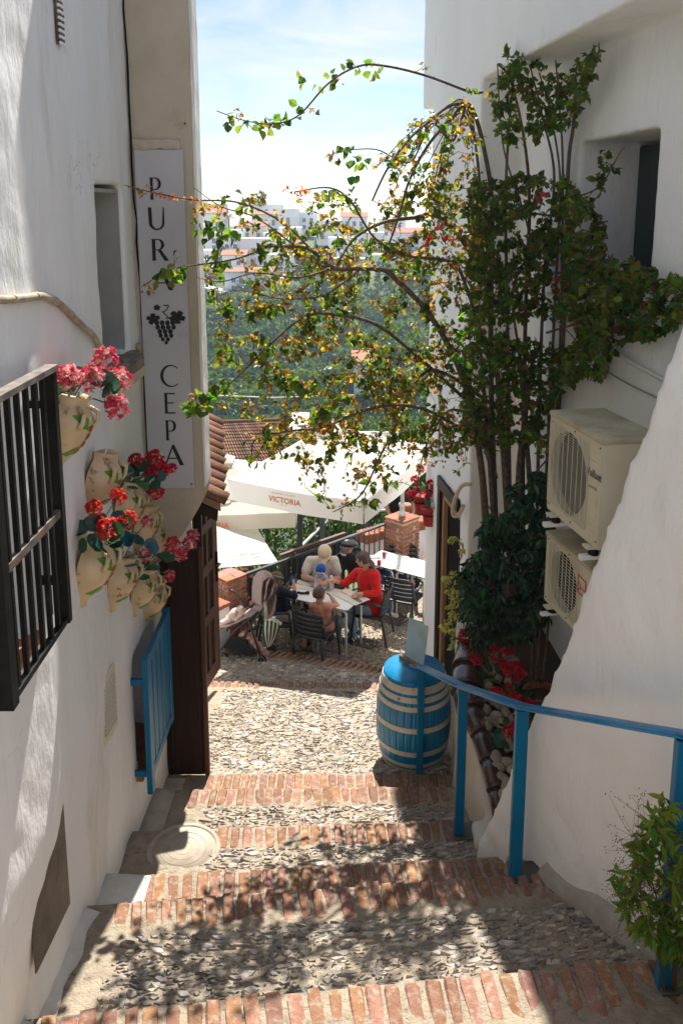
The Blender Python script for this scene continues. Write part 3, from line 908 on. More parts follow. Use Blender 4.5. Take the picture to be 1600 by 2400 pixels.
# doorway
dr = empty('doorway', rp(-.73, .1, .6)); childr(dr)
M_pine = mat('pale_pine_frame', (0.34, 0.20, 0.09), .55, c2=(0.24, 0.13, 0.06), vscale=4, stretch=(8, 8, 1))
pw('door_frame', rbox(MB(), -1.16, -1.04, -.03, .06, .55, 2.74), M_wood, .005, dr)
pw('door_frame', rbox(MB(), -1.16, -.30, -.035, .055, 2.62, 2.745), M_wood, .005, dr)
pw('inner_frame', rbox(MB(), -1.04, -.96, .0, .05, .6, 2.62), M_pine, .004, dr)
pw('inner_frame', rbox(MB(), -1.04, -.32, .0, .05, 2.53, 2.618), M_pine, .004, dr)
pw('dark_opening', rbox(MB(), -.96, -.31, .05, .07, .5, 2.53), M_black, 0, dr)
# ---------------------------------------------------------------- sign on the pier
SY = 5.828
sign = empty('restaurant_sign', (-1.205, 5.85, 3.65), 'tall narrow white restaurant sign with black vertical lettering on the left pier', 'sign')
def sgn_fr(u, v, w): return (u, SY - w, v)            # u along x, v height, w out of the face
sx0, sx1, sz0, sz1 = -1.363, -1.043, 3.655, 5.985
M_sign = mat('sign_board_white', (0.50, 0.49, 0.51), .5, c2=(0.46, 0.445, 0.46), vscale=3, c3=(0.40, 0.38, 0.37), c3scale=5, c3lo=.6, c3hi=.8, spec=.3)
o = MB().box(sx0, sx1, SY, SY + .016, sz0, sz1).build('board', M_sign); child(o, sign)
for (x, z) in [(sx1 - .02, sz0 + .03), (sx1 - .015, 5.2), (sx0 + .012, 5.05), (sx1 + .02, 6.15)]:
    child(MB().ball((x, SY - .002, z), .008, 6, 4).build('screw', M_rustiron, None, True), sign)
# flared capital letters drawn as outlines: thick stems, thin returns
def arc(cx, cz, rx, rz, a0, a1, n=14):
    return [(cx + rx * math.cos(R(a0 + (a1 - a0) * k / n)), cz + rz * math.sin(R(a0 + (a1 - a0) * k / n))) for k in range(n + 1)]
def stem(x, w, z0=0.0, z1=1.0, fl=.015): return [(x - fl, z0), (x + w + fl, z0), (x + w, z0 + .12), (x + w, z1 - .12), (x + w + fl, z1), (x - fl, z1), (x, z1 - .12), (x, z0 + .12)]
def band(out, inn): return out + inn[::-1]
GL = {
 'P': [stem(.06, .15), band([(.19, 1.0)] + arc(.36, .72, .30, .28, 90, -90) + [(.19, .44)], [(.19, .955)] + arc(.34, .72, .16, .235, 90, -90) + [(.19, .485)])],
 'U': [band([(.02, 1.0), (.04, .34)] + arc(.38, .32, .34, .33, 180, 360) + [(.72, 1.0)], [(.17, 1.0), (.19, .34)] + arc(.40, .34, .22, .28, 180, 360) + [(.67, 1.0)])],
 'R': [stem(.06, .15), band([(.19, 1.0)] + arc(.34, .74, .27, .26, 90, -90) + [(.19, .48)], [(.19, .955)] + arc(.33, .74, .14, .215, 90, -90) + [(.19, .525)]), [(.30, .50), (.46, .50), (.80, 0), (.60, 0)]],
 'A': [[(0, 0), (.07, 0), (.40, .93), (.36, 1.0)], [(.36, 1.0), (.44, 1.0), (.84, 0), (.66, 0), (.36, .80)], [(.17, .36), (.64, .36), (.64, .31), (.15, .31)]],
 'C': [band(arc(.46, .5, .46, .52, 48, 312, 22), arc(.50, .5, .37, .465, 44, 316, 22))],
 'E': [stem(.08, .15), [(.2, 1.0), (.66, 1.0), (.66, .94), (.2, .945)], [(.2, .545), (.58, .545), (.58, .49), (.2, .49)], [(.2, .055), (.66, .06), (.66, 0), (.2, 0)]],
}
def letter(ch, x, z, h, w):
    mb = MB()
    for k, poly in enumerate(GL[ch]):
        mb.prism([(x + p * w, z + q * h) for p, q in poly], sgn_fr, .0012, .003 + .0006 * k)
    child(mb.build('letter', M_ink), sign)
# letter positions measured down the board
for ch, px, py0, py1, pxr in [('P', 351, 416, 468, 385), ('U', 348, 486, 539, 391), ('R', 355, 560, 611, 397), ('A', 359, 629, 680, 405),
                              ('C', 377, 856, 906, 420), ('E', 384, 921, 969, 418), ('P', 388, 985, 1032, 420), ('A', 387, 1042, 1090, 430)]:
    a = at(px, py1, Y=SY); b = at(pxr, py0, Y=SY)
    letter(ch, a.x, a.z, b.z - a.z, (b.x - a.x) / .84)
# the bunch of grapes
gm = MB()
c0 = at(388, 770, Y=SY)
hgt = (at(388, 718, Y=SY).z - at(388, 812, Y=SY).z) * .84
def gpt(u, v): return (c0.x + u * hgt, c0.z + v * hgt)
rowsg = [(.17, 4, .088), (.04, 4, .088), (-.09, 3, .088), (-.21, 3, .078), (-.32, 2, .072), (-.42, 1, .065)]
ri = 0
for (v, nn, rr) in rowsg:
    for k in range(nn):
        u = (k - (nn - 1) / 2) * .155 + .02 * ((ri % 2) - .5)
        gm.prism([gpt(u + rr * .78 * math.cos(t), v + rr * .86 * math.sin(t)) for t in [2 * math.pi * q / 12 for q in range(12)]], sgn_fr, .0012, .003 + .0005 * ((k + ri) % 3))
    ri += 1
child(gm.build('grape_cluster', M_ink), sign)
def vine_leaf(u, v, s, rot):
    pts = []
    for k in range(20):
        a = 2 * math.pi * k / 20
        q = s * (.62 + .38 * abs(math.cos(2.5 * a))) * (1 if k % 2 else .86)
        pts.append(gpt(u + q * math.cos(a + rot), v + q * .85 * math.sin(a + rot)))
    child(MB().prism(pts, sgn_fr, .0011, .0046).build('vine_leaf', M_ink), sign)
vine_leaf(-.34, .28, .23, .4); vine_leaf(.36, .34, .27, 1.0); vine_leaf(-.22, .62, .12, .2)
tp = [gpt(.02 + .10 * math.sin(t * 1.9), .26 + .09 * t + .04 * math.cos(t * 3)) for t in [q * .25 for q in range(22)]]
child(MB().tube([sgn_fr(u, v, .003) for u, v in tp], .0035, 5).build('tendril', M_ink), sign)
child(MB().tube([sgn_fr(*gpt(.06, 1.62 - .06 * 0), .003), sgn_fr(*gpt(.09, 1.9), .003)], .003, 4).build('paint_run', M_ink), sign) if False else None

# ---------------------------------------------------------------- leaves and flowers
def leaf_faces(mb, p, d, n, L, W, c, curl=.18, tips=1):
    """one leaf as a folded six-face blade from p along d with normal n"""
    d = Vector(d).normalized(); n = Vector(n)
    s = d.cross(n)
    if s.length < 1e-4: s = d.cross(Vector((.3, .5, .8)))
    s.normalize(); n = s.cross(d)
    p = Vector(p)
    q = lambda a, b, h: p + d * (a * L) + s * (b * W) + n * (h * L)
    vs = [q(0, 0, 0), q(.28, .46, curl * .5), q(.62, .40, curl * .4), q(1, 0, -curl), q(.62, -.40, curl * .4), q(.28, -.46, curl * .5), q(.45, 0, -.02)]
    mb.cc = c
    mb.add(vs, [(0, 6, 1), (1, 6, 2), (2, 6, 3), (3, 6, 4), (4, 6, 5), (5, 6, 0)])
def rvec(r): 
    while True:
        v = Vector((r.uniform(-1, 1), r.uniform(-1, 1), r.uniform(-1, 1)))
        if .05 < v.length < 1: return v.normalized()
M_leaf = mat('leaf_tinted', (1, 1, 1), .42, tint=True, trans=.55, spec=.35, tcolor=(1.9, 1.75, .8))
M_leafd = mat('leaf_glossy', (1, 1, 1), .26, tint=True, trans=.22, spec=.5, tcolor=(1.3, 1.4, .7))
M_petal = mat('petal_tinted', (1, 1, 1), .6, tint=True, trans=.30, spec=.2)
M_stem = mat('green_stem', (0.06, 0.09, 0.035), .6)
def flower_head(mb, c, rad, cols, r, n=84, up=Vector((0, 0, 1))):
    """geranium head: a ball of small overlapping petals"""
    for k in range(n):
        v = rvec(r)
        v = (v + up * .35).normalized()
        p = Vector(c) + v * rad * r.uniform(.6, .9)
        d = (v + rvec(r) * .9).normalized()
        c_ = r.choice(cols); f = r.uniform(.8, 1.2)
        leaf_faces(mb, p - d * rad * .2, d, v + rvec(r) * .5, rad * r.uniform(.34, .5), rad * r.uniform(.36, .54), tuple(q * f for q in c_), .3)
def round_leaf(mb, p, d, n, rad, c):
    d = Vector(d).normalized(); s = d.cross(Vector(n))
    if s.length < 1e-4: s = d.cross(Vector((.2, .7, .3)))
    s.normalize(); nn = s.cross(d); p = Vector(p)
    k = 10
    vs = [p]
    for i in range(k):
        a = 2 * math.pi * i / k
        w = .03 * (-1) ** i
        vs.append(p + d * rad * (.25 + math.cos(a)) + s * rad * 1.05 * math.sin(a) + nn * rad * (.22 + w))
    mb.cc = c
    mb.add(vs, [(0, 1 + i, 1 + (i + 1) % k) for i in range(k)])
RED = [(0.52, 0.02, 0.035), (0.62, 0.05, 0.06), (0.42, 0.012, 0.03)]
SCARLET = [(0.60, 0.03, 0.015), (0.66, 0.07, 0.03), (0.48, 0.015, 0.012)]
PINK = [(0.68, 0.07, 0.12), (0.75, 0.28, 0.28), (0.60, 0.04, 0.09), (0.78, 0.45, 0.42)]
GREENL = [(0.022, 0.085, 0.050), (0.03, 0.11, 0.055), (0.018, 0.065, 0.045)]
BLUEL = [(0.012, 0.10, 0.14), (0.02, 0.12, 0.16), (0.02, 0.09, 0.09)]
def geranium(root, base, heads, leaves, rad, cols, lcols, seed, name_stem=True):
    """flower heads and leaves at offsets from base (world axes), stems joining them"""
    r = random.Random(seed)
    for off in heads:
        mbf = MB(); flower_head(mbf, Vector(base) + Vector(off[:3]), rad * (off[3] if len(off) > 3 else 1), off[4] if len(off) > 4 else cols, r)
        child(mbf.build('flower_head', M_petal, None, False), root)
        e = Vector(base) + Vector(off[:3])
        child(MB().tube([Vector(base), (Vector(base) + e) / 2 + Vector((0, 0, .02)), e], .0035, 4, False).build('flower_stalk', M_stem, None, True), root)
    for k in range(int(leaves * 1.6)):
        v = rvec(r); v.z = abs(v.z) * .7 + .1
        p = Vector(base) + Vector((v.x * .13 + .05, v.y * .15, v.z * .13))
        ml = MB(); n = (Vector((.25, -.55, .7)) + rvec(r) * .5)
        round_leaf(ml, p, (v + rvec(r) * .4), n, r.uniform(.032, .052), tuple(q * r.uniform(.8, 1.25) for q in r.choice(lcols)))
        child(ml.build('leaf', M_leafd, None, True), root)

# ---------------------------------------------------------------- wall pots on the left wall
M_pot = mat('crackled_cream_glaze', (0.60, 0.46, 0.28), .38, c2=(0.52, 0.38, 0.21), vscale=7, c3=(0.24, 0.11, 0.055), c3scale=16, c3lo=.57, c3hi=.66, bump=.12, bscale=30, spec=.5)
M_soil = mat('dry_soil', (0.07, 0.045, 0.03), .95, bump=.6, bscale=60)
M_potred = mat('painted_red', (0.36, 0.04, 0.02), .4); M_potgrn = mat('painted_green', (0.10, 0.24, 0.03), .4)
def half_pot_mesh():
    """an amphora cut in half and hung flat against the wall; x points away from the wall"""
    prof = [(.018, -.16), (.032, -.148), (.030, -.125), (.052, -.085), (.084, -.03), (.102, .03), (.104, .07), (.095, .105), (.076, .135), (.068, .15), (.078, .172), (.082, .178), (.072, .182), (.062, .165), (.058, .15)]
    n = 16
    vs, fs = [], []
    for (q, z) in prof:
        for k in range(n + 1):
            a = -math.pi / 2 + math.pi * k / n
            vs.append((q * math.cos(a) * 1.2 + .012, q * math.sin(a) * 1.08, z))
    for i in range(len(prof) - 1):
        for k in range(n):
            a = i * (n + 1) + k
            fs.append((a, a + 1, a + n + 2, a + n + 1))
    mb = MB(); mb.add(vs, fs)
    # flat back against the wall
    back = [(.0, -q * 1.02, z) for q, z in prof[:12]] + [(.0, q * 1.02, z) for q, z in prof[:12]][::-1]
    mb.add(back, [tuple(range(len(back) - 1, -1, -1))])
    m = len(prof[:12])
    f2 = []
    return mb.mesh('pot_body', M_pot, True)
POT = half_pot_mesh()
def wall_pot(px, py, scale, label, seed, heads=(), leaves=0, cols=PINK, lcols=GREENL, tiltz=0.0):
    c = on_wall(px, py, .07)
    c.x -= .058
    root = empty('wall_pot', c, label, 'flower pot', 'half amphora pots hung on the left wall')
    rz = (R(-10), R(12), R(-10 + tiltz))
    b = link('pot_body', POT, root, (0, 0, 0), rz, (scale,) * 3)
    # handle, painted flower and leaves on the front
    mt = Matrix.Rotation(rz[2], 4, 'Z') @ Matrix.Rotation(rz[1], 4, 'Y') @ Matrix.Rotation(rz[0], 4, 'X') @ Matrix.Diagonal((scale, scale, scale, 1))
    h = MB().tube([mt @ Vector(p) for p in [(.085, -.055, .135), (.125, -.070, .12), (.128, -.072, .08), (.112, -.066, .05)]], .011 * scale, 6)
    h.build('pot_handle', M_pot, root, True)
    h = MB().tube([mt @ Vector(p) for p in [(.085, .055, .135), (.125, .070, .12), (.128, .072, .08), (.112, .066, .05)]], .011 * scale, 6)
    h.build('pot_handle', M_pot, root, True)
    def surf(a, z, lift=.003):
        prof = [(.018, -.16), (.052, -.085), (.084, -.03), (.102, .03), (.104, .07), (.095, .105), (.076, .135)]
        for (q0, z0), (q1, z1) in zip(prof, prof[1:]):
            if z0 <= z <= z1:
                q = q0 + (q1 - q0) * (z - z0) / (z1 - z0); break
        else: q = .08
        q += lift
        return mt @ Vector((q * math.cos(a) * 1.2 + .012, q * math.sin(a) * 1.08, z))
    def patch(name, cen, pts, m):
        mb = MB()
        mb.add([surf(*cen, .006)] + [surf(*p) for p in pts], [(0, 1 + i, 1 + (i + 1) % len(pts)) for i in range(len(pts))])
        mb.build(name, m, root, True)
    for k in range(4):
        patch('painted_petal', (.02, .055 - .038 * k), [(.02 + .16 * math.cos(t), .055 - .038 * k + .018 * math.sin(t)) for t in [q * math.pi / 4 for q in range(8)]], M_potred)
    patch('painted_leaf', (-.42, .075), [(-.12, .045), (-.22, .098), (-.62, .112), (-.95, .104), (-.55, .058)], M_potgrn)
    patch('painted_leaf', (-.5, -.055), [(-.14, -.03), (-.4, -.038), (-.98, -.075), (-.5, -.084), (-.22, -.062)], M_potgrn)
    patch('painted_leaf', (.42, .075), [(.12, .045), (.55, .058), (.95, .104), (.62, .112), (.22, .098)], M_potgrn)
    mb = MB(); mb.add([mt @ Vector((.064 * 1.15 * math.cos(-math.pi / 2 + math.pi * k / 10) + .012, .064 * math.sin(-math.pi / 2 + math.pi * k / 10), .145)) for k in range(11)], [tuple(range(11))])
    mb.build('soil', M_soil, root)
    base = c + Vector((.07, 0, .15 * scale))
    if heads or leaves:
        root.location = c
        geranium(root, base, heads, leaves, .058, cols, lcols, seed)
    return root
wall_pot(168, 1015, 1.05, 'cream wall pot with pale pink geraniums half hidden by the black window grille', 1,
         [(.02, -.10, .12, 1.1), (.10, -.02, .10, 1.15), (.12, .14, .16, 1.1), (.16, .20, .05, 1.15), (.17, .10, -.06, 1.2), (.04, -.16, .13, 1)], 9, PINK)
wall_pot(240, 1138, 1.10, 'empty cream wall pot with open mouth, uppermost of the free hanging ones', 2)
wall_pot(302, 1195, 1.12, 'cream wall pot with crimson geraniums spilling right below the sign', 3,
         [(.05, -.02, .16, .9, RED), (.14, .10, .13, 1.2, RED), (.12, .06, .05, 1, RED), (.17, .16, .04, 1.15, RED), (.15, .04, -.06, 1, RED), (.20, .34, .0, .62, RED)], 9, RED)
wall_pot(342, 1240, 1.02, 'plain cream wall pot without flowers behind the crimson geranium pot', 4)
wall_pot(372, 1272, .98, 'small brownish cream wall pot without flowers, farthest of the upper row', 5)
wall_pot(222, 1340, 1.12, 'cream wall pot with scarlet geraniums, nearest of the lower row', 6,
         [(.02, -.06, .19, .85, SCARLET), (.08, -.04, .08, 1.1, SCARLET), (.08, .16, .17, .85, SCARLET), (.13, .16, .05, .9, SCARLET), (.12, .08, .06, .8, SCARLET)], 10, SCARLET)
wall_pot(287, 1368, 1.06, 'cream wall pot with teal leaves and one deep pink flower, second of the lower row', 7,
         [(.13, .05, .0, .85, PINK), (.10, .22, .15, .75, PINK)], 8, PINK, BLUEL)
wall_pot(338, 1388, 1.04, 'brown crackled wall pot with rosy geraniums leaning to the right, third of the lower row', 8,
         [(.17, .12, .13, 1.15, [(0.62, 0.05, 0.08), (0.7, 0.16, 0.16)]), (.20, .22, .02, 1.05), (.24, .36, .05, 1), (.25, .45, .07, .9), (.14, .12, -.09, .8)], 8, PINK)
wall_pot(363, 1412, 1.0, 'small brown cream wall pot, lowest and farthest of the lower row', 9)

# ---------------------------------------------------------------- blue handrail
rail = empty('blue_handrail', (.976, 4.21, zg(.97, 4.21)), 'worn blue steel handrail stepping down the right side of the stairs', 'railing')
posts = [((.632, 6.22), 2.03, .026), ((.776, 5.0), 2.59, .03), ((.976, 4.21), 2.945, .034), ((1.434, 3.23), 3.425, .036)]
tops = []
for (x, y), zt, w in posts:
    z0 = zg(x, y)
    o = MB().box(x - w, x + w, y - w * .7, y + w * .7, z0 - .06, zt).build('post', M_blue); child(clean(o, .004, 1), rail)
    if y < 5.5:
        o = MB().box(x - .03, x + .15, y - .06, y + .10, z0 + .0, z0 + .022).build('base_plate', M_plate); child(clean(o, .003, 1), rail)
    tops.append(Vector((x, y, zt)))
pts = [tops[0] + Vector((-.07, .22, -.085)), tops[0] + Vector((-.05, .12, -.04)), tops[0] + Vector((0, 0, .015)), tops[1] + Vector((0, 0, .015)), tops[2] + Vector((0, 0, .015)), tops[3] + Vector((.0, 0, .02)), tops[3] + Vector((.33, -.75, .32))]
for a, b in zip(pts[1:], pts[2:]):
    o = MB().bar(a, b, .085, .014).build('handrail', M_bluerail); child(clean(o, .004, 1), rail)
    for sgnx in (-1, 1):
        off = Vector((.037 * sgnx, 0, .006))
        child(MB().tube([a + off, b + off], .0075, 6).build('rail_bead', M_bluerail, None, True), rail)

# ---------------------------------------------------------------- barrel with menu
bx, by = .605, 6.56
bz = zg(bx, 6.38) - .02
M_cream2 = mat('cream_hoop_paint', (0.62, 0.56, 0.46), .45, c2=(0.55, 0.49, 0.39), vscale=8, c3=(0.20, 0.13, 0.09), c3scale=16, c3lo=.64, c3hi=.68)
M_blueb = mat('blue_barrel_paint', (0.001, 0.185, 0.38), .3, c2=(0.002, 0.215, 0.42), vscale=7, c3=(0.03, 0.06, 0.08), c3scale=18, c3lo=.66, c3hi=.7, bump=.08, bscale=18, spec=.5)
bar = empty('wine_barrel', (bx, by, bz), 'bright blue wooden wine barrel with cream hoops beside the planter', 'barrel')
BH = .815
def br(z):                                           # barrel radius at height z
    t = (z / BH - .5) * 2
    return .315 - .058 * t * t - .006 * t * t * t * t
ns = 30
for k in range(ns):
    mb = MB(); vs, fs = [], []
    a0, a1 = 2 * math.pi * (k + .006) / ns, 2 * math.pi * (k + .994) / ns
    H = 9
    for j in range(H + 1):
        z = BH * j / H
        for a in [a0 + (a1 - a0) * e_ / 4 for e_ in range(5)]:
            for dr in (0, -.022):
                q = br(z) + dr
                vs.append((q * math.cos(a), q * math.sin(a), z))
    for j in range(H):
        b = j * 10
        for q in range(0, 8, 2): fs += [(b + q, b + q + 2, b + q + 12, b + q + 10), (b + q + 1, b + q + 11, b + q + 13, b + q + 3)]
        fs += [(b, b + 10, b + 11, b + 1), (b + 8, b + 9, b + 19, b + 18)]
    e = H * 10
    fs += [(e + q, e + q + 2, e + q + 3, e + q + 1) for q in range(0, 8, 2)]
    mb.add(vs, fs); mb.build('stave', M_blueb, bar, True)
MB().lathe([(.0, BH - .02), (br(BH) - .018, BH - .02), (br(BH) - .018, BH - .045)], 40, cap0=False, cap1=False).build('head', M_blueb, bar, True)
MB().lathe([(.0, BH + .004), (br(BH) + .002, BH + .004), (br(BH) + .004, BH - .003), (br(BH) + .002, BH - .012)], 44, cap0=False, cap1=False).build('painted_top', M_blueb, bar, True)
for (z0, z1) in [(.02, .058), (.078, .115), (.195, .238), (.415, .46), (.598, .638), (.668, .712), (.735, .79)]:
    prof = [(br(z0) - .004, z0), (br(z0) + .003, z0 + .001)] + [(br(z0 + (z1 - z0) * k / 3) + .004, z0 + (z1 - z0) * k / 3) for k in range(4)] + [(br(z1) + .003, z1 - .001), (br(z1) - .004, z1)]
    MB().lathe(prof, 44, cap0=False, cap1=False).build('hoop', M_cream2, bar, False)
menu = empty('menu_stand', (bx - .0, by + .04, bz + BH + .006), 'acrylic menu card in a wooden block standing on the blue barrel', 'menu')
mdir = Vector((.66, -.75, 0)).normalized(); mno = Vector((-.75, -.66, 0)).normalized()
mm = Matrix((mdir, mno, Vector((0, 0, 1)))).transposed()
o = MB().obox((0, 0, .022), (.30, .055, .04), mm).build('wooden_base', M_pine, menu); clean(o, .003, 1)
tilt = Matrix.Rotation(R(-8), 3, mdir)
M_card = mat('pale_blue_card', (0.50, 0.62, 0.64), .25, c2=(0.36, 0.55, 0.62), vscale=3)
o = MB().obox(tilt @ Vector((0, 0, .19)) + Vector((0, 0, .02)), (.225, .006, .34), tilt @ mm).build('card', M_card, menu); clean(o, .002, 1)
o = MB().obox(tilt @ (Vector((0, 0, .27)) + mno * .0045) + Vector((0, 0, .02)) + mdir * .045, (.06, .001, .08), tilt @ mm).build('card_emblem', mat('pale_emblem', (0.42, 0.50, 0.52), .4), menu)

# ---------------------------------------------------------------- curved stair parapet on the right
P0 = Vector((.86, 4.72)); PE = Vector((.492, -.871)); PN = Vector((.871, .492))
def on_face(px, py):
    d = ray(px, py); nn = Vector((PN.x, PN.y, 0))
    k = (P0.dot(PN)) / d.dot(nn)
    p = Vector((0, 0, CAMZ)) + d * k
    return ((Vector((p.x, p.y)) - P0).dot(PE), p.z)
sil = [on_face(x, y) for x, y in [(1112, 1985), (1140, 1930), (1172, 1850), (1190, 1812), (1212, 1755), (1238, 1690), (1268, 1640), (1318, 1510), (1352, 1410), (1388, 1335), (1418, 1235), (1438, 1180), (1468, 1085), (1512, 1000), (1524, 960), (1550, 880), (1572, 810), (1600, 755), (1640, 690)]]
qmax = 3.6
prof = [(sil[0][0] - .02, 1.2)] + sil + [(sil[-1][0] + .6, sil[-1][1] + .9), (qmax, 8.0), (qmax, 1.2)]
mb = MB()
def pfr(u, v, w):
    lean = .0 * (v - 1.5)
    return (P0.x + PE.x * u + PN.x * (w + lean), P0.y + PE.y * u + PN.y * (w + lean), v)
mb.prism(prof, pfr, 0.0, .62)
parapet = link('stair_parapet', remeshed('stair_parapet', mb, .03, M_plaster_r, None, 3, .018, 2.2, .009, 7.5))
tag(parapet, 'thick rounded white parapet wall rising steeply on the right of the stairs', 'wall')
mb = MB()
vs = []
for i in range(24):
    u = .30 + i * .075
    x, y = P0.x + PE.x * u - PN.x * .02, P0.y + PE.y * u - PN.y * .02
    z = max(zg(x, y), zg(x - .05, y + .05))
    h = .10 + .03 * math.sin(i * .8)
    vs += [(x - PN.x * .05, y - PN.y * .05, z - .2), (x - PN.x * .035, y - PN.y * .035, z + .01), (x - PN.x * .015, y - PN.y * .015, z + h), (x + PN.x * .06, y + PN.y * .06, z + h + .015), (x + PN.x * .06, y + PN.y * .06, z - .2)]
fs = []
for i in range(23):
    for k in range(4):
        a = i * 5 + k; fs.append((a, a + 5, a + 6, a + 1))
mb.add(vs, fs)
o = mb.build('cement_skirting', M_cement, None, True); o.parent = parapet

# ---------------------------------------------------------------- planter
pl = empty('street_planter', (1.2, 5.7, zg(1.0, 5.7)), 'white plastered planter bed edged with brown clay tiles on the right', 'planter')
prof_out = [(.845, 5.00), (.80, 5.3), (.80, 5.6), (.83, 5.95), (.90, 6.35), (.98, 6.75), (1.06, 7.1)]
mb = MB()
n = len(prof_out)
top = [(1.0, 1.62), (1.0, 1.70), (.98, 1.77), (.94, 1.83), (.955, 1.90), (1.0, 1.98), (1.06, 2.02)]
for i in range(n - 1):
    (x0, y0), (x1, y1) = prof_out[i], prof_out[i + 1]
    (tx0, tz0), (tx1, tz1) = top[i], top[i + 1]
    mb.hexa([(x0, y0, .7), (x0 + .22, y0, .7), (x1 + .22, y1 + .02, .7), (x1, y1 + .02, .7), (tx0 - .03, y0, tz0), (tx0 + .14, y0, tz0), (tx1 + .14, y1 + .02, tz1), (tx1 - .03, y1 + .02, tz1)])
mb.box(.86, 1.3, 4.86, 5.06, 1.0, 1.60)
child(link('planter_wall', remeshed('planter_wall', mb, .022, M_cream if False else mat('weathered_white_plaster', (0.66, 0.61, 0.53), .85, c2=(0.60, 0.52, 0.40), vscale=3, c3=(0.42, 0.32, 0.20), c3scale=2.5, c3lo=.6, c3hi=.75, bump=.3, bscale=50, bdist=.006, stretch=(1, 1, .3)), None, 3, .012, 5)), pl)
M_glaze = mat('brown_glazed_clay', (0.055, 0.028, 0.020), .22, c2=(0.09, 0.05, 0.035), vscale=8, c3=(0.22, 0.17, 0.13), c3scale=10, c3lo=.6, c3hi=.68, bump=.3, bscale=30, spec=.6)
ridge = [(1.065, 4.98, 1.63), (1.055, 5.22, 1.72), (1.045, 5.46, 1.775), (1.02, 5.70, 1.825), (.985, 5.93, 1.865), (.985, 6.14, 1.91), (1.015, 6.36, 1.96), (1.06, 6.6, 2.0)]
rads = [.058, .062, .068, .075, .105, .125, .12, .10]
for i in range(len(ridge) - 1):
    a, b = Vector(ridge[i]), Vector(ridge[i + 1])
    d = (b - a).normalized()
    s = d.cross(Vector((0, 0, 1))).normalized(); u = s.cross(d)
    mb = MB(); vs, fs = [], []
    K = 10
    for j, (p, rr) in enumerate([(a - d * .02, rads[i] * 1.08), (a + d * .015, rads[i] * 1.06), ((a + b) / 2, (rads[i] + rads[i + 1]) / 2), (b + d * .015, rads[i + 1] * .95)]):
        for k in range(K + 1):
            t = -.18 * math.pi + 1.36 * math.pi * k / K
            vs.append(p + s * (rr * math.cos(t)) + u * (rr * .9 * math.sin(t) - .01))
    for j in range(3):
        for k in range(K):
            q = j * (K + 1) + k; fs.append((q, q + 1, q + K + 2, q + K + 1))
    for j in (0, 3):
        fs.append(tuple(j * (K + 1) + k for k in (range(K + 1) if j else range(K, -1, -1))))
    mb.add(vs, fs)
    child(mb.build('rim_tile', M_glaze, None, True), pl)
# soil and pebbles
mb = MB()
def zsoil(y): return 1.665 + (y - 5.0) * .145
pts = [(1.05, 5.0), (1.05, 5.5), (.98, 6.0), (1.0, 6.5), (1.12, 7.8)]
vs = []
for (x, y) in pts: vs += [(x, y, zsoil(y)), (1.85, y, zsoil(y) + .06)]
mb.add(vs, [(2 * i, 2 * i + 1, 2 * i + 3, 2 * i + 2) for i in range(len(pts) - 1)])
child(mb.build('soil', M_soil), pl)
M_river = mat('river_pebble', (0.34, 0.27, 0.195), .6, c2=(0.30, 0.24, 0.17), vscale=10, rand=.22, bump=.1, bscale=30, spec=.35)
def pebble_shape(i):
    r = random.Random(300 + i)
    mb = MB().ball((0, 0, 0), (.5, .5, .5), 9, 6)
    mb.v = [tuple(Vector(v) * (1 + .16 * noise.noise(Vector(v) * 2.2 + Vector((i * 3.1, 0, 0))))) for v in mb.v]
    return mb.mesh('pebble', M_river, True)
PEB = [pebble_shape(i) for i in range(6)]
r = random.Random(41)
for i in range(230):
    y = r.uniform(5.0, 6.75); x = 1.07 + r.random() ** 1.3 * .42 - (.05 if y > 5.6 else 0)
    s = r.uniform(.055, .105)
    o = link('pebble', r.choice(PEB), pl, Vector((x, y, zsoil(y) + .03 + r.uniform(0, .05))) - Vector(pl.location), (r.uniform(-.3, .3), r.uniform(-.3, .3), r.uniform(0, 6)), (s * r.uniform(.9, 1.4), s, s * r.uniform(.55, .8)))

